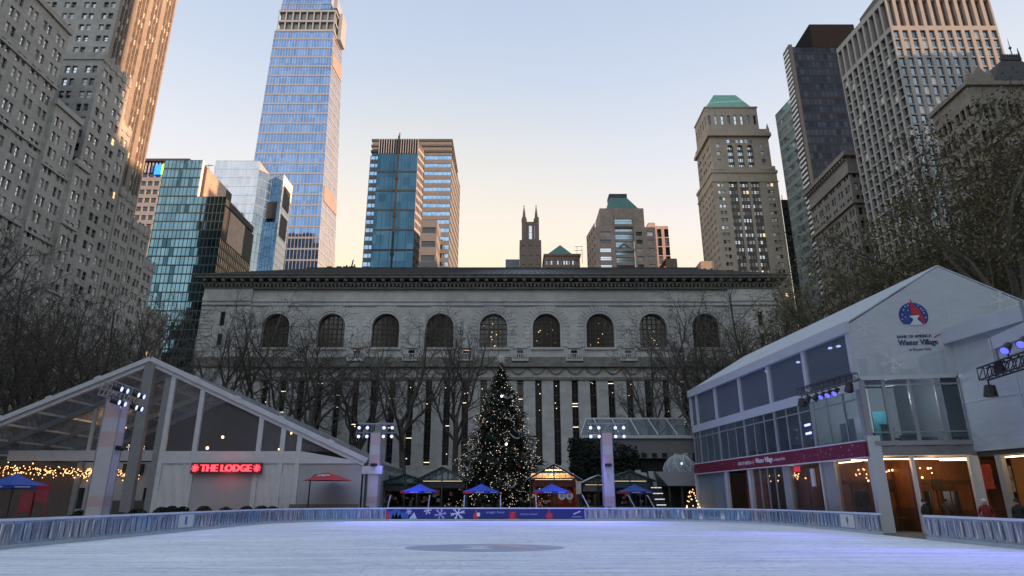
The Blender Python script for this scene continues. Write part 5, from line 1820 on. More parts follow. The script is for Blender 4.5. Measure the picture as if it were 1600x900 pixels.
# recessed left half
x0 = xx(14, 712, Yb); x1 = xx(252, 712, Yb)
w = MB(); w.box(x0, x1, Yb - .15, Yb + .15, zz(720, Yb), zz(704, Yb)); w.build('beam', alu, L)
for p in (141, 250):
    x = xx(p, 690, Yb); w = MB(); w.bar((x, Yb, zz(704, Yb)), (x, Yb, slope_z(x) - .5), .3, .25); w.build('post', alu, L)
w = MB(); zb = zz(704, Yb)
xA = max(x0, PX - EX * .82)
w.slab([V((PX - EX * .8, Yb + .05, zb)), V((x1, Yb + .05, zb)), V((PX, Yb + .05, PZ - .6)), ], (0, .02, 0)); w.build('vinyl_window', vinyl, L)
zt = zz(722, Yb)
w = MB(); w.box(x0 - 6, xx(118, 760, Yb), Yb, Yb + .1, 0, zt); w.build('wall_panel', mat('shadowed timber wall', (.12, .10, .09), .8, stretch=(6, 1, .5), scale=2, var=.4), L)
w = MB(); w.box(xx(120, 760, Yb), xx(212, 760, Yb), Yb, Yb + .1, 0, zt); w.build('wall_panel', panelg, L)
w = MB(); w.box(xx(118, 760, Yb), xx(126, 760, Yb), Yb - .4, Yb, 0, zt); w.build('wall_fin', mat('grey post wrap', (.24, .245, .255), .6, var=.15), L)
def lodge_door(p0, p1):
    a, c = xx(p0, 770, Yb), xx(p1, 770, Yb)
    d = MB(); d.box(a, c, Yb - .2, Yb - .02, 0, 3.1); do = d.build('door', panelg, L)
    d = MB(); d.box(a + .25, c - .25, Yb - .24, Yb - .21, .9, 2.8); d.build('door_window', g_dark, do)
lodge_door(121, 138); lodge_door(222, 246)
w = MB(); w.box(xx(214, 760, Yb), xx(248, 760, Yb), Yb - .01, Yb + .1, 0, zt); w.build('wall_panel', panelg, L)
w = MB(); w.box(xx(196, 732, Yb), xx(226, 732, Yb), Yb - .5, Yb - .05, zz(738, Yb), zz(725, Yb)); w.build('heater', mat('black heater', (.03, .03, .035), .5), L)
w = MB(); w.box(xx(158, 780, 64), xx(238, 780, 64), 63.8, 63.95, 0, zz(782, 64)); w.build('low_fence', mat('weathered planks', (.10, .09, .08), .8, stretch=(8, 1, .5), scale=2, var=.4), L)
# interior lamps
lr = random.Random(4)
for px, py, Y, s in ((228, 628, 67, .16), (187, 678, 68, .16), (324, 700, 64, .15), (348, 683, 66, .14), (455, 677, 66, .1), (196, 668, 68, .1), (250, 648, 70, .1), (436, 702, 64, .1)):
    c = at(px, py, Y); w = MB(); w.ball(c, s, 8, 0); w.tube(c, (c.x, c.y, slope_z(c.x) - .4), .02, .02, 4, 1)
    tag(w.build('pendant_lamp', [warm, darkin]), 'small warm globe lamp hanging inside the clear tent', 'lamp', 'globe lamps in the clear tent')
# wreath of lights
w = MB(); cw = at(212, 700, 66.5)
for k in range(60):
    a = lr.random() * 6.283; q = .6 + lr.gauss(0, .14)
    w.ball((cw.x + q * 1.1 * math.cos(a), cw.y + lr.gauss(0, .1), cw.z + q * .7 * math.sin(a)), .035, 5)
tag(w.build('light_wreath', mat('rosy bulb', (1, .6, .6), .4, emit=(1, .6, .55), estr=1.4, var=0)), 'wreath of tiny rosy lights seen through the clear tent', 'wreath')
# garland under the beam
G = thing('light_garland', 'garland thick with amber bulbs along the eave of the clear tent', 'string lights', at(100, 735, Yb - .5))
w = MB(); gp = []
for k in range(41):
    px = -8 + k * 228 / 40
    gp.append(at(px, 731 + 10 * (k / 40) + 2.2 * math.sin(k * 1.1), Yb - .45))
w.path(gp, [.14] * 41, 5); w.build('greenery', mat('dark garland greenery', (.02, .028, .018), .9), G)
amb = mat('amber bulb', (1, .6, .3), .4, emit=(1, .50, .20), estr=1.1, var=0)
rest = MB(); n = 0
for k in range(260):
    t = lr.random() * 40; i_ = min(39, int(t)); p = gp[i_].lerp(gp[i_ + 1], t - i_)
    p = p + V((lr.gauss(0, .1), -.16 + lr.gauss(0, .05), lr.gauss(-.12, .26)))
    if n < 90 and -10 < (proj(p) or (0,))[0]:
        q = MB(); q.ball(p, .055, 5); q.build('bulb', amb, G); n += 1
    else: rest.ball(p, .045, 5)
o = rest.build('more_bulbs', amb, G); o['kind'] = 'stuff'
# second light cluster by the door
# neon sign
neon = mat('red neon tube', (.9, .05, .05), .4, emit=(1, .03, .045), estr=1.5, var=0)
x0, x1 = xx(298, 731, Yf - .5), xx(409, 731, Yf - .5); z0, z1 = zz(740, Yf - .5), zz(723, Yf - .5)
S = thing('neon_sign', 'long dark sign reading THE LODGE in glowing red letters between two snowflakes', 'sign', ((x0 + x1) / 2, Yf - .45, z0))
w = MB(); w.box(x0, x1, Yf - .5, Yf - .3, z0, z1); w.build('backboard', mat('sign backboard', (.09, .03, .035), .5), S)
w = MB(); wt = x1 - x0; ht = z1 - z0
letter_mb(w, 'THE LODGE', V((x0 + wt * .145, Yf - .5, z0 + ht * .2)), V((1, 0, 0)), V((0, 0, 1)), wt * .71, ht * .62, .05, bold=.06)
o = w.build('lettering', neon, S)
for cx in (x0 + wt * .065, x1 - wt * .065):
    w = MB()
    for k in range(4):
        a = k * math.pi / 4 + .2; d = V((math.cos(a), 0, math.sin(a))) * ht * .34
        c = V((cx, Yf - .55 - .004 * k, z0 + ht / 2)); w.bar(c - d, c + d, .07, .11, up=(0, 1, 0))
    w.build('snowflake', neon, S)
# red panels and dark clutter at the left edge
for px, py in ((41, 792), (65, 776)):
    c = at(px, py, 48); w = MB(); w.box(c.x - .5, c.x + .5, 47.9, 48.0, c.z - .35, c.z + 1.0); w.box(c.x - .5, c.x - .42, 47.9, 48, 0, c.z - .35); w.box(c.x + .42, c.x + .5, 47.9, 48, 0, c.z - .35)
    tag(w.build('sign_board', mat('faded red board', (.30, .04, .055), .6)), 'faded red upright board by the left edge umbrella' if px < 50 else 'faded red upright board nearer the wooden wall of the tent', 'board')

# ================================================================ UMBRELLAS
blue = mat('blue canopy', (.012, .055, .32), .6, var=.15, scale=2)
redc = mat('red canopy', (.48, .02, .03), .6, var=.15, scale=2)
whc = mat('white lettering print', (.55, .58, .66), .6)
polem = mat('dark metal pole', (.05, .05, .055), .5, metal=.4)
def make_umbrella():
    t = thing('patio_umbrella', 'blue umbrella', 'umbrella', (0, 0, 0), 'blue umbrellas around the rink')
    w = MB(); w.tube((0, 0, 0), (0, 0, 3.2), .035, .03, 8); w.build('pole', polem, t)
    w = MB(); w.lathe((0, 0, 0), [(.45, 0), (.45, .08), (.1, .14), (.06, .3)], 12); w.build('base', polem, t)
    n = 8; rad, z0, z1 = 1.75, 2.45, 3.12
    w = MB(); v = MB(); prs = []
    for k in range(n):
        a0, a1 = 2 * math.pi * k / n, 2 * math.pi * (k + 1) / n
        e0, e1 = V((rad * math.cos(a0), rad * math.sin(a0), z0)), V((rad * math.cos(a1), rad * math.sin(a1), z0)); ap = V((0, 0, z1))
        sag = .93
        m0, m1 = e0.lerp(ap, .5), e1.lerp(ap, .5); m0.z -= .07; m1.z -= .07
        w.poly([e0, e1, m1, m0]); w.poly([m0, m1, ap])
        mi = 1 if k % 3 == 1 else 0
        d = V((0, 0, -.2)); o0, o1 = e0 * 1.0, e1 * 1.0
        v.slab([e0, e1, e1 + d, e0 + d], V((e0.x + e1.x, e0.y + e1.y, 0)).normalized() * .015, mi)
        nr = V((e0.x + e1.x, e0.y + e1.y, 0)).normalized()
        c0, c1 = e0.lerp(e1, .22) + nr * .03, e0.lerp(e1, .78) + nr * .03
        if not mi: pr = MB(); pr.slab([c0 + d * .65, c1 + d * .65, c1 + d * .35, c0 + d * .35], nr * .006); prs.append(pr)
    w.build('canopy', blue, t); vo = v.build('valance', [blue, redc], t)
    for pr in prs: pr.build('print', whc, vo)
    w = MB()
    for k in range(n):
        a = 2 * math.pi * k / n; w.tube((0, 0, z1 - .5), (rad * .6 * math.cos(a), rad * .6 * math.sin(a), z0 + .2), .012, .012, 4)
    w.ball((0, 0, z1 + .05), .05); w.build('rib', polem, t)
    return t
um = make_umbrella(); first = True
for px, py, D, rz, lab in ((655, 790, 62, .2, 'blue umbrella before the dark green kiosks, left of the fir'), (752, 790, 62, .35, 'blue umbrella in front of the lit fir, left of its centre'),
                           (863, 790, 62, .1, 'blue umbrella by the red kiosk just right of the fir'), (993, 790, 64, .3, 'blue umbrella between the far right light tower and the lit steps')):
    c = at(px, py, D)
    if first: um.location = (c.x, D, 0); um.rotation_euler = (0, 0, rz); um['label'] = lab; first = False
    else: copy_thing(um, (c.x, D, 0), rz, 1, lab)
copy_thing(um, (xx(12, 800, 42), 42, 0), .5, 1.05, 'large blue umbrella with red valance at the left edge of the picture')
# red cantilever umbrella
D = 57.8
c = at(511, 752, D); zt_ = zz(738, D); ze = zz(751, D); px_ = xx(483, 770, D)
t = thing('cantilever_umbrella', 'red cantilever umbrella with a white emblem before the pale tent wall', 'umbrella', (px_, D, 0))
w = MB(); w.path([(px_, D, 0), (px_, D, zt_ - .6), (px_ + .3, D, zt_ - .25), (c.x, D, zt_ - .05)], [.07, .06, .05, .04], 8); w.build('pole', polem, t)
w = MB(); hw_ = (xx(545, 751, D) - c.x) * 1.15
for k in range(8):
    a0, a1 = 2 * math.pi * k / 8, 2 * math.pi * (k + 1) / 8
    w.poly([(c.x + hw_ * math.cos(a0), D + hw_ * math.sin(a0), ze), (c.x + hw_ * math.cos(a1), D + hw_ * math.sin(a1), ze), (c.x, D, zt_)])
w.build('canopy', redc, t)
w = MB(); cc = V((c.x - .05, D - hw_ * .52, (zt_ + ze) / 2))
for s in (0, 1):
    r0, r1 = (.26, .36) if s == 0 else (.02, .14)
    for k in range(10):
        a0, a1 = 2 * math.pi * k / 10, 2 * math.pi * (k + 1) / 10
        sl = (zt_ - ze) / (hw_ * .92)
        f = lambda rr, a: V((cc.x + rr * 1.5 * math.cos(a), cc.y + rr * math.sin(a) * .7 , cc.z + .05 + sl * rr * .7 * math.sin(a)))
        w.slab([f(r0, a0), f(r1, a0), f(r1, a1), f(r0, a1)], (0, -.01, .02))
w.build('emblem', whc, t)
w = MB(); w.box(xx(452, 790, 58.6), xx(560, 790, 58.6), 58.55, 58.65, 0, 1.35); tag(w.build('plank_fence', mat('grey brown planks', (.17, .15, .14), .8, stretch=(8, 1, .5), scale=2, var=.3)), 'low grey brown plank screen under the red cantilever umbrella', 'fence')

# ================================================================ LIGHT TOWERS
wrap = mat('white tower wrap', (.52, .51, .57), .6, scale=.8, var=.10)
wrapp = mat('pink tower wrap', (.54, .41, .44), .6, scale=.8, var=.12)
lampf = mat('cold white lamp lens', (.9, .9, 1), .3, emit=(.5, .6, 1), estr=.42, var=0)
black = mat('black lamp housing', (.02, .02, .022), .5)
def make_tower():
    t = thing('light_tower', 'light tower', 'light tower', (0, 0, 0), 'wrapped rink light towers')
    h = .46
    w = MB()
    z = 0
    for z0, z1, mi in ((0, .75, 1), (.75, 1.4, 0), (1.4, 2.0, 1), (2.0, 4.7, 0), (4.7, 5.6, 1), (5.6, 6.4, 0), (6.4, 7.5, 1)):
        n = len(w.v)
        for x0, y0, x1, y1 in ((-h, -h, h, -h), (h, -h, h, h), (h, h, -h, h), (-h, h, -h, -h)):
            w.poly([(x0, y0, z0), (x1, y1, z0), (x1, y1, z1), (x0, y0, z1)], mi)
    w.poly([(-h, -h, 7.5), (h, -h, 7.5), (h, h, 7.5), (-h, h, 7.5)])
    w.build('column_wrap', [wrap, wrapp], t)
    w = MB()
    for x in (-h, h):
        for y in (-h, h): w.tube((x * 1.02, y * 1.02, 0), (x * 1.02, y * 1.02, 8.3), .035, .035, 5)
    for z in (7.55, 8.35):
        for y in (-.35, .35): w.tube((-1.75, y, z), (1.75, y, z), .04, .04, 5)
        for k in range(8):
            x = -1.75 + k * .5; w.tube((x, -.35, z), (x, .35, z), .02, .02, 4)
    for k in range(7):
        x = -1.75 + k * .5
        for y in (-.35, .35): w.tube((x, y, 7.55), (x + .5, y, 8.35), .02, .02, 4)
    w.build('truss', mat('galvanised truss', (.33, .34, .37), .5, metal=.5), t)
    for z in (7.25, 8.02):
        for x in (-1.5, -.75, .75, 1.5):
            w = MB(); w.tube((x, -.30, z), (x, -.78, z - .1), .12, .17, 10); w.bar((x - .22, -.4, z), (x - .22, -.4, z + .3), .03, .04); w.bar((x + .22, -.4, z), (x + .22, -.4, z + .3), .03, .04)
            ho = w.build('lamp_housing', black, t)
            w = MB(); w.tube((x, -.785, z - .1), (x, -.80, z - .103), .15, .14, 10); w.build('lens', lampf, ho)
    w = MB()
    w.box(-.3, .3, -h - .16, -h - .02, 4.55, 4.8); w.tube((0, -h - .02, 4.7), (0, -h - .35, 4.6), .1, .12, 8); w.build('camera', black, t)
    return t
tw_ = make_tower()
tw_.location = (xx(582, 790, 60.5), 60.5, 0); tw_['label'] = 'white wrapped light tower at the right end of the clear tent'
copy_thing(tw_, (xx(952, 790, 60.5), 60.5, 0), 0, 1, 'white wrapped light tower standing right of the fir by the kiosks')
copy_thing(tw_, (xx(152, 800, 38), 38, 0), R(96), .97, 'nearest white wrapped light tower, standing before the clear tent at left')

# ================================================================ KIOSKS behind the rink
green = mat('dark green frame', (.02, .06, .04), .5)
greenroof = clear_mat('green tinted roof glass', (.10, .17, .15), .75, .2)
paleroof = mat('pale kiosk roof', (.46, .50, .55), .5, var=.12)
kglass = clear_mat('kiosk glass', (.3, .36, .38), .3, .08)
kdark = mat('kiosk shadow wall', (.05, .05, .048), .8, scale=2, var=.5)
kred = mat('dark red kiosk wall', (.10, .014, .018), .6, scale=2, var=.3)
strip = mat('warm strip lamp', (1, .8, .5), .4, emit=(1, .72, .42), estr=.6, var=0)
orang = mat('amber glow panel', (.9, .45, .2), .4, emit=(1, .52, .18), estr=.25, var=.3, scale=3)
def kiosk(xc, Y, wd, dp, ze, zr, label, roof, wall, lit, name='market_kiosk'):
    t = thing(name, label, 'kiosk', (xc, Y, 0), 'holiday market kiosks')
    x0, x1 = xc - wd / 2, xc + wd / 2
    w = MB()
    for x in (x0, xc, x1):
        for y in (Y, Y + dp): w.bar((x, y, 0), (x, y, zr if x == xc else ze), .12, .12)
    for y in (Y, Y + dp):
        w.bar((x0 - .3, y, ze - .1), (xc, y, zr), .1, .14); w.bar((x1 + .3, y, ze - .1), (xc, y, zr), .1, .14); w.bar((x0, y, ze), (x1, y, ze), .1, .14)
    for k in range(1, 4):
        for sg in (-1, 1): w.bar((xc + sg * wd / 8 * k, Y, ze), (xc + sg * wd / 8 * k, Y, zr - (zr - ze) * k / 4), .05, .05)
    w.build('frame', green, t)
    for sg in (-1, 1):
        w = MB(); w.slab([V((xc, Y - .35, zr + .08)), V((xc, Y + dp + .3, zr + .08)), V((xc + sg * (wd / 2 + .45), Y + dp + .3, ze - .12)), V((xc + sg * (wd / 2 + .45), Y - .35, ze - .12))], (0, 0, .06)); w.build('roof', roof, t)
    w = MB(); w.slab([V((x0 + .1, Y + .05, ze + .08)), V((x1 - .1, Y + .05, ze + .08)), V((xc, Y + .05, zr - .12))], (0, .02, 0)); w.build('gable_glass', kglass, t)
    w = MB(); w.box(x0 + .1, x1 - .1, Y + .25, Y + .35, 0, 1.1); w.box(x0 + .06, x1 - .06, Y + dp - .2, Y + dp - .1, 0, ze); w.box(x0 - .02, x0 + .05, Y + .3, Y + dp - .3, 0, ze); w.box(x1 - .05, x1 + .02, Y + .3, Y + dp - .3, 0, ze)
    w.build('wall', wall, t)
    w = MB(); w.box(x0 + .2, x1 - .2, Y + .12, Y + .2, ze - .75, ze - .15); w.build('fascia_sign', wall, t)
    r = random.Random(int(xc * 10))
    for k in range(14):    # goods hanging and stacked in the stall
        x = r.uniform(x0 + .3, x1 - .3); z = r.uniform(1.1, ze - .9); w = MB()
        w.box(x - .16, x + .16, Y + .5, Y + .75, z, z + r.uniform(.15, .4)); w.build('parcel', [mat('mixed goods tan', (.2, .15, .1), .7), mat('mixed goods grey', (.16, .17, .18), .7), mat('mixed goods red', (.22, .05, .04), .7)][r.randint(0, 2)], t)
    if lit:
        w = MB(); w.bar((x0 + .5, Y + .6, ze - .05), (x1 - .5, Y + .6, ze - .05), .12, .06)
        if lit > 1:
            w.bar((x0 + .8, Y + 1.2, ze + .5), (x1 - .8, Y + 1.2, ze + .5), .2, .12); w.bar((xc - .8, Y + 2, ze + .9), (xc + .9, Y + 2, ze + .9), .2, .1)
        w.build('strip_lamp', strip, t)
        w = MB(); w.box(x0 + .15, x1 - .15, Y + 2.6, Y + 2.7, ze, ze + (zr - ze) * .45)
        if lit > 1: w.build('lit_panel', orang, t)
    return t
kiosk(xx(690, 770, 67), 67, 4.9, 6, 3.55, zz(731, 67), 'dark green framed glass kiosk left of the fir, behind a blue umbrella', greenroof, kdark, 1)
kiosk(xx(632, 770, 69), 69, 5.2, 6, 3.3, zz(742, 69), 'low dark green kiosk with teal roof near the middle light tower', greenroof, kdark, 0)
kiosk(xx(866, 770, 67), 67, 4.7, 6, 3.7, zz(726, 67), 'kiosk with pale roof and amber lit gable right of the fir', paleroof, kred, 2)
kiosk(xx(985, 770, 69), 69, 4.6, 6, 3.6, zz(737, 69), 'green gabled kiosk with blue side behind the far right light tower', greenroof, mat('blue green kiosk wall', (.03, .07, .09), .6, scale=2, var=.3), 1)
kiosk(xx(935, 770, 72), 72, 3.6, 5, 3.3, zz(744, 72), 'small grey planked kiosk with warm strip lamp left of the far right light tower', paleroof, mat('grey planks', (.16, .16, .16), .8, stretch=(6, 1, .4), scale=2), 1)
kiosk(xx(602, 775, 72), 72, 3.6, 5, 3.2, zz(741, 72), 'small dim kiosk half hidden behind the middle light tower', greenroof, kdark, 1)
# round signs on the red kiosk
for px, lab in ((878, 'round white sign on the red kiosk, left one of a pair'), (890, 'round white sign on the red kiosk, right one of a pair')):
    c = at(px, 775, 66.7); w = MB(); w.tube((c.x, 66.75, c.z), (c.x, 66.68, c.z), .36, .36, 16); w.tube((c.x, 66.679, c.z), (c.x, 66.67, c.z), .2, .2, 12, 1)
    tag(w.build('round_sign', [mat('pale sign face', (.55, .58, .58), .5), mat('grey sign mark', (.25, .3, .3), .5)]), lab, 'sign')
c = at(904, 762, 66.7); w = MB(); w.box(c.x - .25, c.x + .25, 66.6, 66.7, c.z - .6, c.z + .6); tag(w.build('menu_board', mat('pale menu board', (.5, .5, .45), .5)), 'upright pale menu board on the right of the red kiosk', 'sign')
# slim white stays behind the far boards
SG = 'slim white poles behind the far boards'
for (px, lean), pl_ in zip(((606, .35), (669, .2), (725, .05), (782, 0), (838, -.08), (920, -.9), (992, -.9), (1022, -.9)), ('by the middle light tower', 'by the leftmost far umbrella', 'at the left foot of the fir', 'before the middle of the fir', 'at the right foot of the fir', 'left of the far right light tower', 'beside the umbrella by the lit steps', 'before the lit steps')):
    c = at(px, 786, 58.5); w = MB(); w.tube((c.x - lean * .6, 58.5, 0), (c.x + lean * .6, 58.5, 2.1), .045, .045, 6)
    tag(w.build('slim_pole', mat('white painted pole', (.6, .62, .64), .4)), 'slim white pole behind the far boards, ' + pl_, 'pole', SG)

# ================================================================ TERRACE BUILDING, IGLOO, STEPS
D = 90.0
t = thing('terrace_building', 'dark terrace building with glass roof and grey band behind the far right light tower', 'building', (xx(990, 760, D), D, 0))
x0, x1 = xx(908, 700, D), xx(1120, 700, D)
za, zb, zc, zd = zz(716, D), zz(708, D), zz(684, D), zz(655, D + 6)
w = MB(); w.box(x0 + .4, x1, D + .8, D + 12, 0, za); w.build('wall', mat('black ivy wall', (.018, .019, .018), .9, scale=2, var=.6), t)
w = MB(); w.box(x0 + .2, x1, D, D + 12, za, zc); w.build('band', mat('slate grey band', (.17, .175, .185), .7, var=.12), t)
w = MB()
n = 9
for k in range(n):
    a = x0 + 5.4 + k * (x1 - x0 - 6) / n; w.box(a, a + (x1 - x0 - 6) / n - .7, D - .04, D - .005, za + .1, zb)
w.build('band_window', g_dark, t)
w = MB(); w.box(x0, x1, D - .35, D - .05, zc - .1, zc + .3); w.build('gutter', mat('white gutter', (.5, .52, .54), .5), t)
w = MB(); w.slab([V((x0, D - .2, zc + .3)), V((x1, D - .2, zc + .3)), V((x1, D + 6, zd)), V((x0 + 1.5, D + 6, zd))], (0, 0, .05)); w.build('glass_roof', clear_mat('terrace roof glass', (.2, .23, .25), .45, .15), t)
w = MB()
for k in range(8):
    f = k / 7; a = x0 + (x1 - x0) * f
    w.bar((a, D - .2, zc + .42), (max(a, x0 + 1.5), D + 6, zd + .12), .12, .12)
w.bar((x0 + 1.5, D + 6, zd + .1), (x1, D + 6, zd + .1), .2, .2); w.build('roof_bar', alu, t)
w = MB(); letter_mb(w, 'on the Terrace', V((xx(1005, 747, D), D + .78, zz(752, D))), V((1, 0, 0)), V((0, 0, 1)), .01, .01)
iv = MB(); ri = random.Random(8)
for k in range(5200):
    u = ri.random(); x = x0 - 1.3 + u * u * 9; z = ri.uniform(.2, zc - .2 - (1.2 * max(0, (x - x0 - 2) / 6)))
    y = D - .5 - 1.5 * ri.random() * (1 - abs(x - x0 - 2) / 9)
    c = V((x + ri.gauss(0, .3), y, z)); a = V((ri.gauss(0, 1), ri.gauss(0, .5), ri.gauss(0, 1))).normalized(); bq = a.orthogonal().normalized(); s = .12 + ri.random() * .16
    iv.poly([c - a * s, c + bq * s * .7, c + a * s, c - bq * s * .7])
tag(iv.build('ivy', mat('dark ivy', (.012, .016, .012), .9, var=.5)), 'mass of dark ivy hanging over the left end of the terrace building', 'ivy')
D = 70.0
x0, x1 = xx(1031, 750, D), xx(1100, 750, D)
t = thing('roof_terrace', 'grey clad raised deck carrying a clear igloo beside the pavilion', 'deck', ((x0 + x1) / 2, D, 0))
w = MB(); w.slab([V((x0 - .4, D, zz(737, D))), V((x0 + .8, D, zz(759, D))), V((x1, D, zz(759, D))), V((x1, D, zz(737, D)))], (0, 5, 0)); w.build('cladding', mat('pale grey metal cladding', (.30, .32, .34), .5, stretch=(.3, 1, 3), var=.15), t)
w = MB()
for x in (x0 + 1, (x0 + x1) / 2, x1 - .3): w = MB(); w.bar((x, D + .4, 0), (x, D + .4, zz(759, D)), .2, .2); w.build('support', mat('kiosk shadow wall', (.05, .05, .048), .8), t)
w = MB(); w.box(x0 + .6, x1, D + 4, D + 4.2, 0, zz(759, D)); w.build('back_wall', mat('kiosk shadow wall', (.05, .05, .048), .8), t)
c = at(1063, 737, D + 2); rr = 1.8
t = thing('igloo', 'clear ribbed plastic igloo dome on the grey raised deck', 'igloo', (c.x, D + 2, zz(737, D)))
z0 = zz(737, D) + .01
w = MB(); w.lathe((c.x, D + 2, z0), [(rr * math.cos(a), rr * math.sin(a)) for a in [k * math.pi / 16 for k in range(9)]], 20); w.build('skin', clear_mat('igloo plastic', (.55, .6, .64), .35, .1), t, True)
w = MB()
for k in range(10):
    a = 2 * math.pi * k / 10; b_ = a + .9
    pts = [(c.x + 1.01 * rr * math.cos(e) * math.cos(a + .5 * e), D + 2 + 1.01 * rr * math.cos(e) * math.sin(a + .5 * e), z0 + 1.01 * rr * math.sin(e)) for e in [q * math.pi / 12 for q in range(7)]]
    w.path(pts, [.035] * 7, 4)
    pts = [(c.x + 1.01 * rr * math.cos(e) * math.cos(a - .5 * e), D + 2 + 1.01 * rr * math.cos(e) * math.sin(a - .5 * e), z0 + 1.01 * rr * math.sin(e)) for e in [q * math.pi / 12 for q in range(7)]]
    w.path(pts, [.035] * 7, 4)
w.build('rib', mat('igloo rib', (.5, .52, .54), .4), t)
w = MB(); w.ball((c.x + .2, D + 1.9, z0 + .9), .12, 8); w.build('lamp', bigl, t)
# steps with dotted lights
t = thing('lit_steps', 'dark stair whose four treads carry rows of white dot lights', 'steps', (xx(1032, 790, 66), 66, 0))
w = MB(); dots = []
for k in range(4):
    py = 761 + k * 9; Y = 68 - k * .8; z = zz(py, Y); a, c_ = xx(1016 + k * 3, py, Y), xx(1034 + k * 2.5, py, Y)
    w.box(a, c_, Y, Y + .9, max(0, z - .55), z)
    m = MB()
    for q in range(8): m.ball((a + .1 + q * (c_ - a - .2) / 7, Y - .05, z - .06), .045, 5)
    dots.append(m)
w.build('tread', mat('black tread', (.03, .03, .03), .8), t)
for m in dots: m.build('light_row', mat('white dot lamp', (1, 1, 1), .4, emit=(.85, .9, 1), estr=.4, var=0), t)
# little amber tree
c = at(1082, 785, 64); t = thing('small_tree', 'small cone tree covered in amber lights under the grey deck', 'tree', (c.x, 64, 0))
w = MB(); w.lathe((c.x, 64, .2), [(.75, 0), (.7, .3), (.35, 1.5), (0, 2.6)], 10); w.tube((c.x, 64, 0), (c.x, 64, .4), .1, .1, 6); w.build('foliage', firin, t)
w = MB(); r = random.Random(2)
for k in range(90):
    z = 2.5 * (1 - math.sqrt(r.random())); a = r.random() * 6.283; q = .78 * (1 - z / 2.6) + .06
    q2 = MB(); q2.ball((c.x + q * math.cos(a), 64 + q * math.sin(a), .3 + z), .05, 5); q2.build('bulb', amb, t)
# tilted white loungers / panels by the steps
for px, py, od in ((1001, 748, 'leftmost'), (1010, 752, 'middle'), (1022, 750, 'rightmost')):
    c = at(px, py, 71); w = MB(); w.slab([V((c.x - .35, 71, c.z - .9)), V((c.x + .35, 71, c.z - .9)), V((c.x + .1, 71.3, c.z + .9)), V((c.x - .5, 71.3, c.z + .9))], (0, .06, 0)); w.bar((c.x - .1, 71.3, 0), (c.x - .1, 71.3, c.z), .1, .1)
    tag(w.build('tilted_panel', mat('grey white panel', (.34, .36, .38), .5)), f'{od} of three tilted grey white panels between the green kiosk and igloo deck', 'panel', 'tilted panels by the igloo deck')
# shrubs
def make_shrub():
    t = thing('shrub', 'shrub', 'shrub', (0, 0, 0), 'clipped shrubs behind the boards')
    r = random.Random(6); w = MB()
    for k in range(700):
        a = r.random() * 6.283; e = r.random() * 1.5; q = .75 * (.75 + .3 * r.random())
        c = V((q * math.cos(e) * math.cos(a), q * math.cos(e) * math.sin(a), .25 + q * 1.1 * math.sin(e))); d = V((r.gauss(0, 1), r.gauss(0, 1), r.gauss(0, 1))).normalized(); bq = d.orthogonal().normalized(); s = .06 + .06 * r.random()
        w.poly([c - d * s, c + bq * s * .7, c + d * s, c - bq * s * .7])
    w.build('foliage', mat('dark shrub leaf', (.022, .032, .02), .8, var=.5), t)
    w = MB(); w.tube((0, 0, 0), (0, 0, .6), .06, .04, 6); w.build('stem', bark, t)
    return t
sh = make_shrub(); first = True
cnt = {}
for px, D in ((128, 40.2), (160, 40.6), (190, 41), (215, 42), (252, 56), (268, 56), (285, 56.5), (318, 57.2), (352, 57.5), (385, 58), (408, 58), (425, 58.2), (440, 58.5), (572, 58.6), (590, 58.6), (938, 58.5), (952, 58.4), (966, 58.6)):
    x = xx(px, 800, D)
    lab = 'low dark shrub at the foot of the nearest light tower' if px < 230 else 'low dark shrub at the foot of the clear tent' if px < 500 else 'low dark shrub at the foot of the middle light tower' if px < 700 else 'low dark shrub at the foot of the far right light tower'
    cnt[lab] = cnt.get(lab, -1) + 1; lab = f'{lab}, {ORD[cnt[lab]]} from the left'
    if first: sh.location = (x, D, 0); sh['label'] = lab; first = False
    else: copy_thing(sh, (x, D, 0), px * .7, .9 + .3 * ((px * 7) % 10) / 10, lab)
# ================================================================ TWO STOREY PAVILION (right)
A2, B2 = V((20.3, 37.7, 0)), V((17.6, 64.0, 0))
uL = (B2 - A2).normalized(); LL = (B2 - A2).length
nL = V((-uL.y, uL.x, 0))                # towards the rink
ga = R(-10); uG = V((math.cos(ga), math.sin(ga), 0)); nG = V((uG.y, -uG.x, 0))
UP = V((0, 0, 1))
def lp(s, z, off=0.0): return A2 + uL * s + nL * off + UP * z
def gp_(t, z, off=0.0): return A2 + uG * t + nG * off + UP * z
def sL(px, py):
    p = onp(px, py, A2, B2); return (V((p.x, p.y, 0)) - A2).dot(uL), p.z
def tG(px, py):
    p = onp(px, py, A2, A2 + uG); return (V((p.x, p.y, 0)) - A2).dot(uG), p.z
GW, GT = 11.0, 5.5
ZE, ZP = 11.8, 15.1
Z1, Z2, Z3, Z4, Z5 = 4.05, 4.9, 7.85, 8.5, 11.2
Pv = thing('pavilion', 'white two storey pavilion with glass walls and gabled fabric front right of the rink', 'pavilion', A2)
def lslab(mb, s0, s1, z0, z1, o0, o1, mi=0):
    mb.hexa([lp(s1, z0, o0), lp(s0, z0, o0), lp(s0, z0, o1), lp(s1, z0, o1), lp(s1, z1, o0), lp(s0, z1, o0), lp(s0, z1, o1), lp(s1, z1, o1)], mi)
def gslab(mb, t0, t1, z0, z1, o0, o1, mi=0):
    mb.hexa([gp_(t0, z0, o1), gp_(t1, z0, o1), gp_(t1, z0, o0), gp_(t0, z0, o0), gp_(t0, z1, o1), gp_(t1, z1, o1), gp_(t1, z1, o0), gp_(t0, z1, o0)], mi)
wfab = mat('white pavilion fabric', (.43, .47, .51), .6, var=.09, scale=.6, bump=.5, var2=.06, scale2=.25, stretch=(1, 1, 2.5))
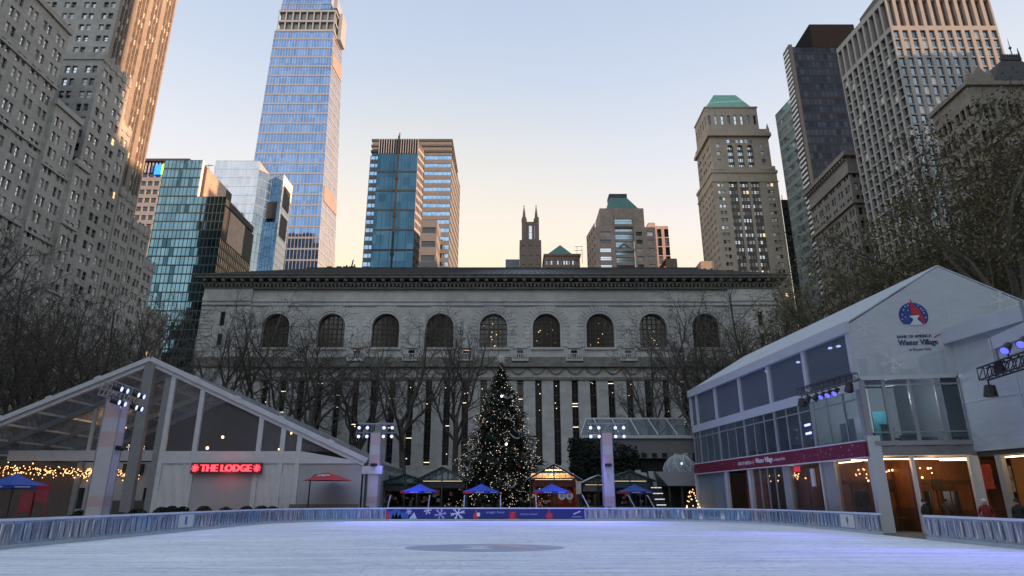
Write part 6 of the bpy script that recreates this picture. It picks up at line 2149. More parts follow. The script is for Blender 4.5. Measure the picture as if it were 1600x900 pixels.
wfab2 = mat('printed pale grey', (.37, .42, .455), .6, var=.1)
wpan = mat('white pavilion panel', (.46, .50, .545), .5, var=.06)
tglass = clear_mat('pavilion vinyl window', (.16, .19, .24), .6, .12)
pglass = clear_mat('pavilion glass', (.10, .13, .15), .27, .05)
# roof
w = MB()
bk = gp_(GT, 0) + uL * LL
w.slab([gp_(-.1, ZE + .05), gp_(GT, ZP + .05), gp_(GT, ZP + .05) + uL * LL, lp(LL, ZE + .05, .1)], (0, 0, .08))
w.slab([gp_(GT, ZP + .05), gp_(GW + .1, ZE + .05), gp_(GW + .1, ZE + .05) + uL * LL, gp_(GT, ZP + .05) + uL * LL], (0, 0, .08))
w.build('roof', wfab, Pv)
# gable fabric
w = MB()
w.slab([gp_(.02, Z4), gp_(GW, Z4), gp_(GW, ZE), gp_(GT, ZP), gp_(.02, ZE)], nG * -.1)
gf = w.build('gable_fabric', wfab, Pv)
w = MB()
w.slab([gp_(GT - .05, Z4 + .1, .012), gp_(GT + .05, Z4 + .1, .012), gp_(GT + .05, ZP - .15, .012), gp_(GT - .05, ZP - .15, .012)], nG * .01)
w.slab([gp_(.1, Z4 - .12, .05), gp_(5.2, Z4 - .12, .05), gp_(5.2, Z4 + .1, .05), gp_(.1, Z4 + .1, .05)], nG * .05)
w.build('seam_strip', wpan, gf)
w = MB()    # faint printed skyline and snowflakes
r = random.Random(12)
t0 = .15
while t0 < 5.0:
    wd_ = .25 + r.random() * .5; h_ = .3 + r.random() * 1.1
    w.slab([gp_(t0, Z4 + .12, .006), gp_(t0 + wd_, Z4 + .12, .006), gp_(t0 + wd_, Z4 + .12 + h_, .006), gp_(t0, Z4 + .12 + h_, .006)], nG * .003); t0 += wd_ + r.random() * .15
w.build('skyline_print', wfab2, gf)
def gflake(px, py, rr):
    t, z = tG(px, py); w = MB()
    for k in range(6):
        a = k * math.pi / 3 + .3; d = (math.cos(a), math.sin(a)); n_ = (-d[1], d[0])
        f = lambda q, s_, o: gp_(t + d[0] * q * rr + n_[0] * s_ * rr, z + d[1] * q * rr + n_[1] * s_ * rr, o)
        o = .010 + .0007 * k
        w.slab([f(.03, -.05, o), f(1, -.05, o), f(1, .05, o), f(.03, .05, o)], nG * .003)
        for q in (.45, .72):
            for sg in (1, -1):
                w.slab([f(q, 0, o + .006), f(q + .09, 0, o + .006), f(q + .32, sg * .24, o + .006), f(q + .23, sg * .24, o + .006)], nG * .003)
    w.build('snowflake_print', mat('printed white', (.54, .58, .62), .6), gf)
gflake(1396, 563, .75); gflake(1352, 512, .55); gflake(1562, 470, .6)
# emblem: blue disc, red flame, white fountain
t, z = tG(1427, 493); rr = (tG(1450, 493)[0] - tG(1404, 493)[0]) / 2
w = MB()
pts = [gp_(t + rr * math.cos(a), z + rr * math.sin(a), .02) for a in [(-40 + k * 260 / 24) * math.pi / 180 for k in range(25)]]
w.slab(pts, nG * .006); em = w.build('emblem_disc', mat('emblem blue', (.012, .045, .22), .5, var=.5, scale=2.5), gf)
w = MB()
P = lambda x, y, o=.034: gp_(t + x * rr, z + y * rr, o)
w.slab([P(-.05, -.05), P(.35, -.05), P(.55, -.72), P(.68, -.6), P(.62, -.1), P(.42, .45), P(.16, .75), P(.05, 1.0), P(0, 1.28), P(-.04, 1.28), P(-.06, 1.0), P(-.12, .6)], nG * .005); w.build('emblem_flame', mat('emblem red', (.42, .015, .025), .5), em)
w = MB()
w.slab([P(-.30, -.02, .042), P(-.24, -.14, .042), P(-.10, -.22, .042), P(-.08, -.36, .042), P(-.30, -.62, .042), P(-.36, -.76, .042), P(.52, -.76, .042), P(.46, -.62, .042), P(.24, -.36, .042), P(.22, -.22, .042), P(.34, -.14, .042), P(.38, -.02, .042)], nG * .005); w.build('emblem_fountain', mat('printed white', (.54, .58, .62), .6), em)
w = MB()
for x, y in ((-.6, .45), (-.75, .1), (-.45, .7), (-.3, .4), (-.55, -.1), (.6, .5), (.75, .15), (.45, .75), (.8, -.2), (-.8, -.25), (-.25, .8), (.7, .35)):
    w.slab([P(x + .05 * math.cos(a), y + .05 * math.sin(a), .030) for a in [k * math.pi / 3 for k in range(6)]], nG * .003)
w.build('emblem_star', mat('printed white', (.54, .58, .62), .6), em)
ink = mat('navy lettering', (.02, .03, .10), .5)
for s, p0, p1, q0, q1, bd in (('BANK OF AMERICA', 1402, 1456, 529, 524.2, .012), ('Winter Village', 1405, 1467, 543, 531.5, .02), ('at Bryant Park', 1421, 1456, 549.5, 544.3, .008)):
    a, za = tG(p0, q0); c, zc = tG(p1, q0); zt = tG(p0, q1)[1]
    w = MB(); letter_mb(w, s, gp_(a, za), uG, UP, c - a, zt - za, .014, bold=bd); w.build('lettering', ink, gf)
w = MB(); a, za = tG(1460, 528)
for k in range(3):
    w.slab([gp_(a + .10 * k, za + .05 * k, .014), gp_(a + .10 * k + .2, za + .12 + .05 * k, .014), gp_(a + .10 * k + .14, za + .15 + .05 * k, .014), gp_(a + .10 * k - .06, za + .03 + .05 * k, .014)], nG * .004)
w.build('flag_mark', mat('emblem red', (.42, .015, .025), .5), gf)
# long side: fascia, vinyl row, beam, glazing, red band
w = MB(); lslab(w, -.05, LL, ZE - .55, ZE + .12, .02, .3); w.build('eave_fascia', wpan, Pv)
w = MB(); lslab(w, 0, LL, Z3, Z4, -.05, .12); w.build('beam', wpan, Pv)
sb = [0.0, 5.3, 10.3, 15.3, 20.3, 24.7, LL]
for k, s in enumerate(sb):
    w = MB(); s_ = min(max(s, .18), LL - .18); lslab(w, s_ - .18, s_ + .18, Z4 + .002, ZE - .55, -.1, .16); w.build('post', wpan, Pv)
    w = MB(); lslab(w, s_ - .14, s_ + .14, Z2, Z3 - .002, -.1, .06); w.build('post', alug, Pv)
for a, c in zip(sb, sb[1:]):
    w = MB(); lslab(w, a + .2, c - .2, Z4 + .002, Z5 + .2, -.02, .02); w.build('vinyl_window', tglass, Pv)
    n = max(2, round((c - a) / 1.7)); 
    for k in range(n):
        p, q = a + (c - a) * k / n, a + (c - a) * (k + 1) / n
        w = MB(); lslab(w, p + .04, q - .04, Z2, Z3 - .002, -.02, .0); w.build('glass_panel', pglass, Pv)
        if k: 
            w = MB(); lslab(w, p - .04, p + .04, Z2, Z3 - .002, -.06, .04); w.build('mullion', alug, Pv)
w = MB(); lslab(w, .25, LL, Z2 + .05, Z2 + .12, -.04, .05); w.build('glazing_rail', alug, Pv); w = MB(); lslab(w, .25, LL, Z3 - .55, Z3 - .47, -.04, .05); w.build('glazing_rail', alug, Pv)
bandm = mat('dark crimson band', (.15, .008, .028), .5, var=.12)
w = MB(); lslab(w, .1, LL, Z1, Z2, .06, .22); rbd = w.build('red_band', bandm, Pv)
w = MB(); lslab(w, .1, LL, Z2 + .001, Z2 + .07, .04, .24); lslab(w, .1, LL, Z1 - .07, Z1 - .001, .04, .24); w.build('band_edge', alu, Pv)
wl = mat('white band lettering', (.62, .62, .64), .5)
rev = -uL
for s, p0, p1, hz0, hz1, bd in (('BANK OF AMERICA', 1156, 1177, .30, .55, .015), ('Winter Village', 1184, 1211, .20, .68, .035), ('at Bryant Park', 1213, 1231, .28, .52, .01)):
    a = sL(p0, 712)[0]; c = sL(p1, 712)[0]
    w = MB(); letter_mb(w, s, lp(a, Z1 + hz0, .222), rev, UP, a - c, hz1 - hz0, .004, bold=bd); w.build('lettering', wl, rbd)
w = MB(); a = sL(1180, 714)[0]
w.slab([lp(a + .35, Z1 + .42, .224), lp(a, Z1 + .22, .224), lp(a - .35, Z1 + .42, .224), lp(a, Z1 + .62, .224)], nL * .004); w.build('flag_mark', mat('salmon print', (.55, .12, .12), .5), rbd)
w = MB(); r = random.Random(31)
for k in range(80):
    s = r.choice((r.uniform(.3, 8), r.uniform(13, LL))) ; z = Z1 + .1 + r.random() * .65; e = r.choice((.015, .025, .04))
    w.slab([lp(s + e, z, .224), lp(s, z - e, .224), lp(s - e, z, .224), lp(s, z + e, .224)], nL * .003)
w.build('snow_print', mat('printed white', (.54, .58, .62), .6), rbd)
# corner and gable posts
w = MB(); gslab(w, -.05, .62, 0, Z2 + .3, -.55, .04); w.build('corner_column', wpan, Pv)
w = MB(); gslab(w, -.02, .3, Z2 + .302, Z4 - .13, -.3, .03); w.build('corner_post', alug, Pv)
for px in (1387, 1428, 1470, 1509):
    t = tG(px, 640)[0]; w = MB(); gslab(w, t - .09, t + .09, Z2 - .1, Z4 - .15, -.12, .03); w.build('post', alug, Pv)
zb_ = tG(1400, 693)[1]
w = MB(); gslab(w, .3, 5.45, zb_ - .1, zb_ + .15, -.2, .06); w.build('glazing_rail', alug, Pv); w = MB(); gslab(w, .3, 5.45, Z4 - .5, Z4 - .4, -.1, .04); w.build('glazing_rail', alug, Pv); w = MB(); gslab(w, .3, 5.45, zb_ + .6, zb_ + .66, -.1, .04); w.build('glazing_rail', alug, Pv)
tt = [.3] + [tG(px, 640)[0] for px in (1387, 1428, 1470, 1509)]
for a, c in zip(tt, tt[1:]):
    w = MB(); gslab(w, a + .1, c - .1, zb_ + .16, Z4 - .15, -.02, .0); w.build('glass_panel', pglass, Pv)
# floors, inner walls, end walls
w = MB()
w.slab([gp_(.3, Z1 + .05), gp_(GW, Z1 + .05), gp_(GW, Z1 + .05) + uL * LL, lp(LL, Z1 + .05, -.1)], (0, 0, .5)); w.build('upper_floor', mat('grey deck', (.20, .20, .21), .7), Pv)
w = MB()
w.slab([gp_(GW, 0), gp_(GW, 0) + uL * LL, gp_(GW, ZE) + uL * LL, gp_(GW, ZE)], uG * .1)
w.slab([lp(LL, 0, 0), gp_(GW, 0) + uL * LL, gp_(GW, ZE) + uL * LL, gp_(GT, ZP) + uL * LL, lp(LL, ZE, 0)], uL * .1)
w.build('outer_wall', wpan, Pv)
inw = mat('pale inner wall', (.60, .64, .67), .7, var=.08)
w = MB(); q0 = gp_(.9, 0) + uL * 7; q1 = gp_(GW - .1, 0) + uL * 7
w.slab([q0 + UP * (Z1 + .6), q1 + UP * (Z1 + .6), q1 + UP * (Z4 + .4), q0 + UP * (Z4 + .4)], uL * .1)
w.build('inner_wall', inw, Pv)
w = MB()
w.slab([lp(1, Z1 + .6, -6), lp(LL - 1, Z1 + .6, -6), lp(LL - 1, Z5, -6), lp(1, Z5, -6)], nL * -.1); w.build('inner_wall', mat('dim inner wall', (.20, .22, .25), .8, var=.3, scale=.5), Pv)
w = MB()
for k in range(9):
    a = 1.5 + k * 2.6; w.slab([lp(a, Z5 + .1, -.4), lp(a + .2, Z5 + .1, -.4), lp(a + .2, ZP - .4, -5.3), lp(a, ZP - .4, -5.3)], (0, 0, .2))
w.build('roof_truss', alug, Pv)
# two cold lamps under the roof seen through the vinyl
cold = mat('cold blue white lamp', (.8, .85, 1), .4, emit=(.45, .55, 1), estr=2, var=0)
for px, py in ((1297, 544), (1310, 541), (1247, 566), (1198, 580)):
    c = onp(px, py, lp(0, 0, -2), lp(LL, 0, -2)); w = MB(); w.ball(c, .16, 8, 0, .5); w.bar(c + V((0, 0, .06)), c + V((0, 0, 1.2)), .04, .04, 1)
    tag(w.build('ceiling_lamp', [cold, alug]), 'cold blue white lamp under the pavilion roof behind a vinyl window', 'lamp', 'lamps behind the vinyl windows')
# tables, screen and cabinets upstairs
tbl = mat('dark table', (.045, .05, .055), .6)
for (px, D_), od in zip(((1395, 41.5), (1425, 41.2), (1455, 40.8), (1490, 40.6)), ORD):
    c = at(px, 680, D_); z0 = Z1 + .56
    t = thing('picnic_table', f'dark picnic table with benches behind the gable glass upstairs, {od} from the left', 'table', (c.x, c.y, z0), 'picnic tables upstairs')
    w = MB(); w.box(c.x - .7, c.x + .7, c.y - .38, c.y + .38, z0 + .70, z0 + .76); w.build('table_top', tbl, t)
    for sg in (-1, 1):
        w = MB(); w.box(c.x - .7, c.x + .7, c.y + sg * .65 - .13, c.y + sg * .65 + .13, z0 + .41, z0 + .45); w.build('bench', tbl, t)
    for x in (-.5, .5):
        w = MB(); w.bar((c.x + x, c.y - .7, z0), (c.x + x, c.y - .15, z0 + .7), .05, .05); w.bar((c.x + x, c.y + .7, z0), (c.x + x, c.y + .15, z0 + .7), .05, .05); w.bar((c.x + x, c.y - .65, z0 + .4), (c.x + x, c.y + .65, z0 + .4), .04, .04); w.build('leg', tbl, t)
c = at(1374, 655, 41); w = MB(); w.box(c.x - .45, c.x + .45, 40.9, 41, Z1 + .56, Z1 + 2.9); tag(w.build('folding_screen', mat('teal board', (.04, .20, .24), .5)), 'upright teal board behind the left pane of the gable glass', 'board')
for px, hh, lab in ((1318, 1.7, 'white cabinet upstairs just left of the pavilion corner post'), (1333, 1.9, 'taller white cabinet upstairs beside the pavilion corner post')):
    p = onp(px, 660, lp(0, 0, -1.2), lp(LL, 0, -1.2)); w = MB(); w.box(p.x - .1, p.x + .5, p.y - .35, p.y + .35, Z1 + .56, Z1 + .56 + hh); tag(w.build('cabinet', mat('white cabinet', (.52, .56, .6), .5)), lab, 'cabinet')
for px, py in ((1262, 664), (1264, 677), (1302, 664)):
    c = onp(px, py, lp(0, 0, -2.5), lp(LL, 0, -2.5)); w = MB(); w.box(c.x - .05, c.x, c.y - .45, c.y + .45, c.z - .08, c.z + .08); tag(w.build('display_screen', mat('violet screen glow', (.4, .4, .9), .4, emit=(.35, .38, 1), estr=1.6, var=0)), 'small glowing violet display inside the glazed upper floor', 'screen', 'violet displays upstairs')
r = random.Random(77)
w = MB()   # upstairs bar shelves and clutter
for k in range(26):
    s = r.uniform(2, LL - 3); p = lp(s, 0, -r.uniform(2.5, 4.5)); z = Z1 + .56; h_ = r.uniform(.7, 1.5); wq = r.uniform(.25, .7)
    q = MB(); q.box(p.x - wq / 2, p.x + wq / 2, p.y - wq / 2, p.y + wq / 2, z, z + h_); q.box(p.x - wq / 2 - .05, p.x + wq / 2 + .05, p.y - wq / 2 - .05, p.y + wq / 2 + .05, z + h_, z + h_ + .05)
    tag(q.build('high_table', mat('dim furniture', (.06, .065, .075), .6)), 'dim high table standing on the glazed upper floor of the pavilion', 'table', 'high tables upstairs')
# ground floor along the rink side
wood = mat('warm timber wall', (.20, .075, .024), .5, stretch=(1, 1, .3), scale=2.5, var=.4)
woodd = mat('dark timber', (.09, .04, .02), .5, stretch=(1, 1, .3), scale=2.5, var=.4)
w = MB()
w.slab([lp(.7, 0, -3.2), lp(18.5, 0, -3.2), lp(18.5, Z1, -3.2), lp(.7, Z1, -3.2)], nL * -.1)
w.slab([gp_(.4, 0) + uL * 4, gp_(GW, 0) + uL * 4, gp_(GW, Z1) + uL * 4, gp_(.4, Z1) + uL * 4], uL * .1)
w.build('timber_wall', wood, Pv)
steel = mat('blue grey steel panel', (.17, .235, .26), .45, stretch=(6, 6, .3), scale=1.5, var=.25)
def spx(px): return sL(px, 775)[0]
w = MB(); lslab(w, spx(1137), LL, 0, Z1 - .08, -.3, -.1); w.build('steel_wall', steel, Pv)
for px, wd_ in ((1091, .3), (1139, .55), (1176, .45)):
    w = MB(); s = spx(px); lslab(w, s - wd_ / 2, s + wd_ / 2, 0, Z1 - .08, -.09, .12); w.build('column', wpan, Pv)
for px, wd_, m_ in ((1233, .95, alug), (1302, 1.15, alug), (1288, .12, alu)):
    w = MB(); s = spx(px); lslab(w, s - wd_ / 2, s + wd_ / 2, 0, Z1 - .08, -.3, .02); w.build('column', m_, Pv)
sA, sB = spx(1180), spx(1228)
for k in range(5):
    s = sA + (sB - sA) * k / 4; w = MB(); lslab(w, min(s, sA) - .05, min(s, sA) + .05, 0, Z1 - .08, -.1, .0); w.build('mullion', alug, Pv)
for a, c in ((sA, sB), (spx(1240), spx(1286)), (spx(1312), .7)):
    lo_, hi_ = min(a, c), max(a, c)
    w = MB(); lslab(w, lo_ + .06, hi_ - .06, .5, Z1 - .1, -.06, -.03); w.build('glass_panel', clear_mat('shop glass', (.1, .09, .08), .25, .05) if 'shop glass' not in MATS else MATS['shop glass'], Pv)
    w = MB(); lslab(w, lo_, hi_, 0, .5, -.08, .0); w.build('plinth', alug, Pv)
w = MB(); lslab(w, spx(1174), spx(1145), 0, Z1 - .1, -1.4, -1.3); w.build('timber_wall', mat('orange door wall', (.36, .10, .025), .5), Pv)
# darker fittings against the warm back walls: wainscot, beams, shelves
def gback(mb, t0, t1, z0, z1, off, th=.06):
    b0 = gp_(t0, 0) + uL * off; b1 = gp_(t1, 0) + uL * off
    mb.slab([b0 + UP * z0, b1 + UP * z0, b1 + UP * z1, b0 + UP * z1], uL * th)
w = MB(); gback(w, .5, 9, 0, 1.15, 3.93); w.build('wainscot', woodd, Pv)
w = MB(); gback(w, .5, 9, 2.62, 2.85, 3.9); w.build('wall_beam', woodd, Pv)
for k in range(9):
    w = MB(); t = .9 + k * .95; gback(w, t, t + .14, 1.16, 2.61, 3.91); w.build('wall_stud', woodd, Pv)
w = MB(); w.slab([lp(.8, 0, -3.18), lp(18.4, 0, -3.18), lp(18.4, 1.3, -3.18), lp(.8, 1.3, -3.18)], nL * .04); w.build('wainscot', woodd, Pv)
for k in range(11):
    w = MB(); s = 1.2 + k * 1.6; w.slab([lp(s, 1.31, -3.18), lp(s + .16, 1.31, -3.18), lp(s + .16, Z1 - .3, -3.18), lp(s, Z1 - .3, -3.18)], nL * .05); w.build('wall_stud', woodd, Pv)
rq = random.Random(91)
for k in range(16):      # stools and tall tables inside, dark against the lamps
    p = lp(rq.uniform(1.2, 12), 0, -rq.uniform(.7, 2.4)) if k < 10 else gp_(rq.uniform(1.2, 5.6), 0) + uL * rq.uniform(.8, 3)
    h_ = rq.choice((.75, .75, 1.05)); rr_ = rq.uniform(.18, .42)
    w = MB(); w.lathe((p.x, p.y, 0), [(.22, 0), (.22, .03), (.04, .06), (.04, h_ - .05), (rr_, h_ - .04), (rr_, h_), (0, h_)], 10)
    tag(w.build('round_table', tbl), 'dark round table standing in the warm ground floor of the pavilion', 'table', 'round tables in the ground floor')
# gable ground floor fittings
for px, wd_, m_ in ((1434, .16, alu), (1531, .5, wpan)):
    t = tG(px, 760)[0]; w = MB(); gslab(w, t - wd_ / 2, t + wd_ / 2, 0, Z1, -.3, -.02); w.build('column', m_, Pv)
for k, (t0, t1) in enumerate(((.75, 1.5), (1.55, 2.3), (2.7, 3.45), (3.5, 4.25), (4.7, 5.45))):
    w = MB()
    b0 = gp_(t0 * 1.25, 0) + uL * 3.9; b1 = gp_(t1 * 1.25, 0) + uL * 3.9
    w.slab([b0, b1, b1 + UP * 2.5, b0 + UP * 2.5], uL * .06); do = w.build('door', woodd, Pv)
    for f in (.08, .54):
        w = MB(); c0, c1 = b0.lerp(b1, f) - uL * .02, b0.lerp(b1, f + .38) - uL * .02
        w.slab([c0 + UP * .9, c1 + UP * .9, c1 + UP * 2.2, c0 + UP * 2.2], uL * .015); w.build('door_window', g_dark, do)
led = mat('warm led strip', (1, .85, .6), .4, emit=(1, .70, .38), estr=2.4, var=0)
for px0, px1, py0, py1, dep in ((1372, 1464, 743, 736, .6), (1452, 1522, 743, 736, .8), (1474, 1523, 748, 744, 2.2), (1335, 1368, 749, 747, 1.6)):
    p = onp(px0, py0, gp_(0, 0, -dep), gp_(5, 0, -dep)); q = onp(px1, py1, gp_(0, 0, -dep), gp_(5, 0, -dep)); z = Z1 - .12
    w = MB(); w.bar((p.x, p.y, z), (q.x, q.y, z), .07, .06); tag(w.build('led_strip', led), 'glowing warm strip lamp under the pavilion ceiling by the gable entrance', 'lamp', 'strip lamps under the pavilion')
p = lp(sL(1298, 738)[0], Z1 - .15, -.45); q = lp(sL(1352, 738)[0] + .9, Z1 - .15, -.45)
w = MB(); w.bar(p, q, .07, .06); tag(w.build('led_strip', led), 'glowing warm strip lamp under the red band near the corner column', 'lamp')
# cosy bulbs in the shop windows
r = random.Random(19)
for k in range(64):
    z_ = Z1 - .5 - abs(r.gauss(0, .35))
    if k < 18: p = lp(r.uniform(sB, sA), z_, -r.uniform(.6, 2.6))
    elif k < 32: p = lp(r.uniform(spx(1286), spx(1240)), r.uniform(1.8, Z1 - .6), -2.9)
    else: p = gp_(r.uniform(1.0, 5.5), z_) + uL * 3.6
    w = MB(); w.ball(p, .045 + .03 * r.random(), 6)
    tag(w.build('fairy_bulb', amb), 'tiny amber bulb glowing in the warm ground floor of the pavilion', 'bulb', 'amber bulbs in the pavilion ground floor')
for t, z, wd_, h_, lab in ((2.2, 2.2, .5, .7, 'dark framed picture on the orange timber wall, left one'), (4.2, 2.3, .55, .6, 'dark framed picture on the orange timber wall, right one')):
    w = MB(); b0 = gp_(t * 1.3, z) + uL * 3.88; w.slab([b0, b0 + uG * wd_, b0 + uG * wd_ + UP * h_, b0 + UP * h_], uL * .04); tag(w.build('picture', mat('dark picture', (.05, .03, .02), .4)), lab, 'picture')
p = lp(spx(1263), 2.6, -2.85); w = MB()
for k in range(5):
    a = -1.2 + k * .6; w.slab([p - uL * a + UP * (-.3 * (k % 2)), p - uL * (a + .4) + UP * (-.3 * (k % 2)), p - uL * (a + .4) + UP * (.5 - .3 * (k % 2)), p - uL * a + UP * (.5 - .3 * (k % 2))], nL * .03)
tag(w.build('picture_group', mat('red framed pictures', (.25, .03, .02), .5, var=.5)), 'cluster of red framed pictures behind the shop window', 'picture')
w = MB(); p = lp(spx(1243), Z1 - .5, -.15); w.slab([p, p - uL * .8, p - uL * .8 + UP * .32, p + UP * .32], nL * .03); tag(w.build('open_sign', mat('red glow sign', (.5, .03, .05), .4, emit=(1, .03, .06), estr=.35, var=0)), 'dim red lit sign at the top of the shop window', 'sign')
w = MB(); p = lp(spx(1277) , Z1 - 1.5, .1); w.box(p.x - .05, p.x + .05, p.y - .22, p.y + .22, p.z, p.z + 1.1); tag(w.build('hanging_sign', mat('white hanging sign', (.55, .57, .6), .5)), 'white hanging sign under the red band of the pavilion', 'sign')
# ---------------------------------------------------------------- white wing coming forward at the right
W0 = gp_(5.35, 0); uW = V((.139, -.99, 0)).normalized(); nW = V((-uW.y, uW.x, 0)) * -1
if nW.x > 0: nW = -nW
def wp(s, z, off=0.0): return W0 + uW * s + nW * off + UP * z
Wg = thing('white_wing', 'tall plain white fabric wing standing forward of the pavilion gable at the right edge', 'tent', W0)
w = MB(); w.slab([wp(0, 4.25), wp(12, 4.25), wp(12, 11.0), wp(0, 11.0)], nW * -.15); w.build('fabric_wall', wfab, Wg)
w = MB(); w.hexa([wp(-.3, 10.35, .02), wp(12, 10.35, .02), wp(12, 10.35, .4), wp(-.3, 10.35, .4), wp(-.3, 11.2, .02), wp(12, 11.2, .02), wp(12, 11.2, .4), wp(-.3, 11.2, .4)]); w.build('fascia', wpan, Wg)
w = MB()
for s in (-.3, 5.2): w.hexa([wp(s, 10.2, .38), wp(s + .14, 10.2, .38), wp(s + .14, 10.2, .46), wp(s, 10.2, .46), wp(s, 11.3, .38), wp(s + .14, 11.3, .38), wp(s + .14, 11.3, .46), wp(s, 11.3, .46)])
w.build('fascia_clip', alug, Wg)
w = MB(); w.slab([wp(0, 11.2), wp(12, 11.2), wp(12, 13.2) - nW * 6, wp(0, 13.2) - nW * 6], (0, 0, .1)); w.build('roof', wfab, Wg)
w = MB()
for s in (3.6, 8.2): w.slab([wp(s - .04, 4.3, .01), wp(s + .04, 4.3, .01), wp(s + .04, 10.3, .01), wp(s - .04, 10.3, .01)], nW * .02)
w.slab([wp(0, 6.9, .01), wp(12, 6.9, .01), wp(12, 6.98, .01), wp(0, 6.98, .01)], nW * .02); w.build('seam_strip', wpan, Wg)
w = MB(); w.slab([wp(0, 4.0, -.1), wp(12, 4.0, -.1), wp(12, 4.0, -6), wp(0, 4.0, -6)], (0, 0, .24)); w.build('soffit', mat('dark soffit', (.06, .055, .05), .8), Wg)
w = MB(); w.slab([wp(-.5, 0, -2.6), wp(12, 0, -2.6), wp(12, 4.0, -2.6), wp(-.5, 4.0, -2.6)], nW * -.1); w.build('timber_wall', mat('ochre wall', (.33, .16, .05), .6, var=.12), Wg)
w = MB()
for s in (1.2, 5.6): w = MB(); w.hexa([wp(s, 0, -.3), wp(s + .35, 0, -.3), wp(s + .35, 0, 0), wp(s, 0, 0), wp(s, 4, -.3), wp(s + .35, 4, -.3), wp(s + .35, 4, 0), wp(s, 4, 0)]); w.build('column', alug, Wg)
for s0, s1, off in ((.6, 8, -.7), (2.2, 6, -1.6)):
    w = MB(); w.bar(wp(s0, 3.9, off), wp(s1, 3.9, off), .07, .06); tag(w.build('led_strip', led), 'glowing warm strip lamp under the white wing at the right edge', 'lamp', 'strip lamps under the white wing')
for px, py, m_, lab in ((1543, 745, mat('red white poster', (.40, .08, .07), .5, var=.6, scale=4), 'red patterned poster on the ochre wall at the right edge'), (1574, 748, mat('black white poster', (.30, .32, .34), .5, var=.9, scale=3), 'black and white poster in a dark frame at the right edge')):
    p = onp(px, py, wp(0, 0, -2.55), wp(5, 0, -2.55)); w = MB(); w.slab([p - uW * .4 - UP * .7, p + uW * .4 - UP * .7, p + uW * .4 + UP * .7, p - uW * .4 + UP * .7], nW * .04); tag(w.build('poster', m_), lab, 'poster')
# ---------------------------------------------------------------- trusses with stage lamps
blueglow = mat('blue stage lamp lens', (.3, .3, 1), .3, emit=(.08, .09, 1), estr=.45, var=0)
def truss(p, q, hh, label, lamps):
    p, q = V(p), V(q); d = (q - p); n = max(3, round(d.length / .5))
    t = thing('lighting_truss', label, 'truss', p)
    sd = d.normalized().cross(UP) * .2
    w = MB()
    for o in (sd, -sd):
        for z in (0, hh): w.tube(p + o + UP * z, q + o + UP * z, .035, .035, 5)
        for k in range(n):
            a, c = p + d * (k / n) + o, p + d * ((k + 1) / n) + o
            w.tube(a, c + UP * hh, .018, .018, 4); w.tube(a, a + UP * hh, .018, .018, 4)
        w.tube(q + o, q + o + UP * hh, .018, .018, 4)
    for k in range(n + 1):
        a = p + d * (k / n); w.tube(a + sd, a - sd, .018, .018, 4); w.tube(a + sd + UP * hh, a - sd + UP * hh, .018, .018, 4)
    w.build('truss_frame', black, t)
    for f, dz, dirv_, on, rr in lamps:
        c = p + d * f + UP * dz; dv = V(dirv_).normalized()
        w = MB(); w.tube(c - dv * .22, c + dv * .24, rr * .75, rr, 10); w.bar(c, c + UP * (-dz if dz < 0 else -dz + hh), .05, .05); ho = w.build('stage_lamp', black, t)
        w = MB(); w.tube(c + dv * .245, c + dv * .26, rr * .85, rr * .8, 10); w.build('lens', blueglow if on else g_dark, ho)
    return t
dn = (-.55, -.25, -.45)
truss(at(1337, 594, 36.7), at(1250, 618, 41.3), .42, 'black lighting truss with blue lit lamps on the long side of the pavilion',
      [(.12, -.3, (-.3, -.2, -.9), 0, .26), (.34, -.35, dn, 1, .2), (.46, -.35, dn, 1, .2), (.58, -.35, dn, 1, .18), (.7, -.35, (-.5, .3, -.6), 0, .2), (.86, -.35, (-.5, 0, -.8), 0, .2), (.97, -.45, (-.1, 0, -1), 0, .3)])
truss((20.2, 27.5, 6.6), (19.5, 22.5, 6.6), .5, 'black lighting truss over the gate at the right edge with a hanging lamp',
      [(.05, -.5, (-.1, 0, -1), 0, .27), (.4, .95, dn, 1, .19), (.62, .95, dn, 1, .19), (.25, .3, (.1, 0, -1), 0, .2)])
E = thing('white_canopy', 'white tent canopy with pale posts cropped by the right edge behind the truss', 'tent', (22, 29, 0))
e0, e1 = V((22.0, 29.0, 0)), V((20.6, 21.0, 0))
w = MB(); w.slab([e0 + UP * 8.75, e1 + UP * 8.75, e1 + V((6, 0, 11.2)), e0 + V((6, 0, 11.2))], (0, 0, .08)); w.build('roof', wfab, E)
w = MB(); w.bar(e0 + UP * 8.5, e1 + UP * 8.5, .2, .55); w.build('fascia', wpan, E)
w = MB(); w.slab([e0 + UP * 7.75, e1 + UP * 7.75, e1 + UP * 8.2, e0 + UP * 8.2], (.08, 0, 0)); w.build('valance', wfab, E)
for k, f in enumerate((.03, .42)):
    p = e0.lerp(e1, f); w = MB()
    if k: w.bar(p, p + UP * 8.2, .25, .25); w.build('post', wpan, E)
    else: w.bar(p + UP * 7.3, p + UP * 8.8, .2, .2); w.build('bracket', alug, E)
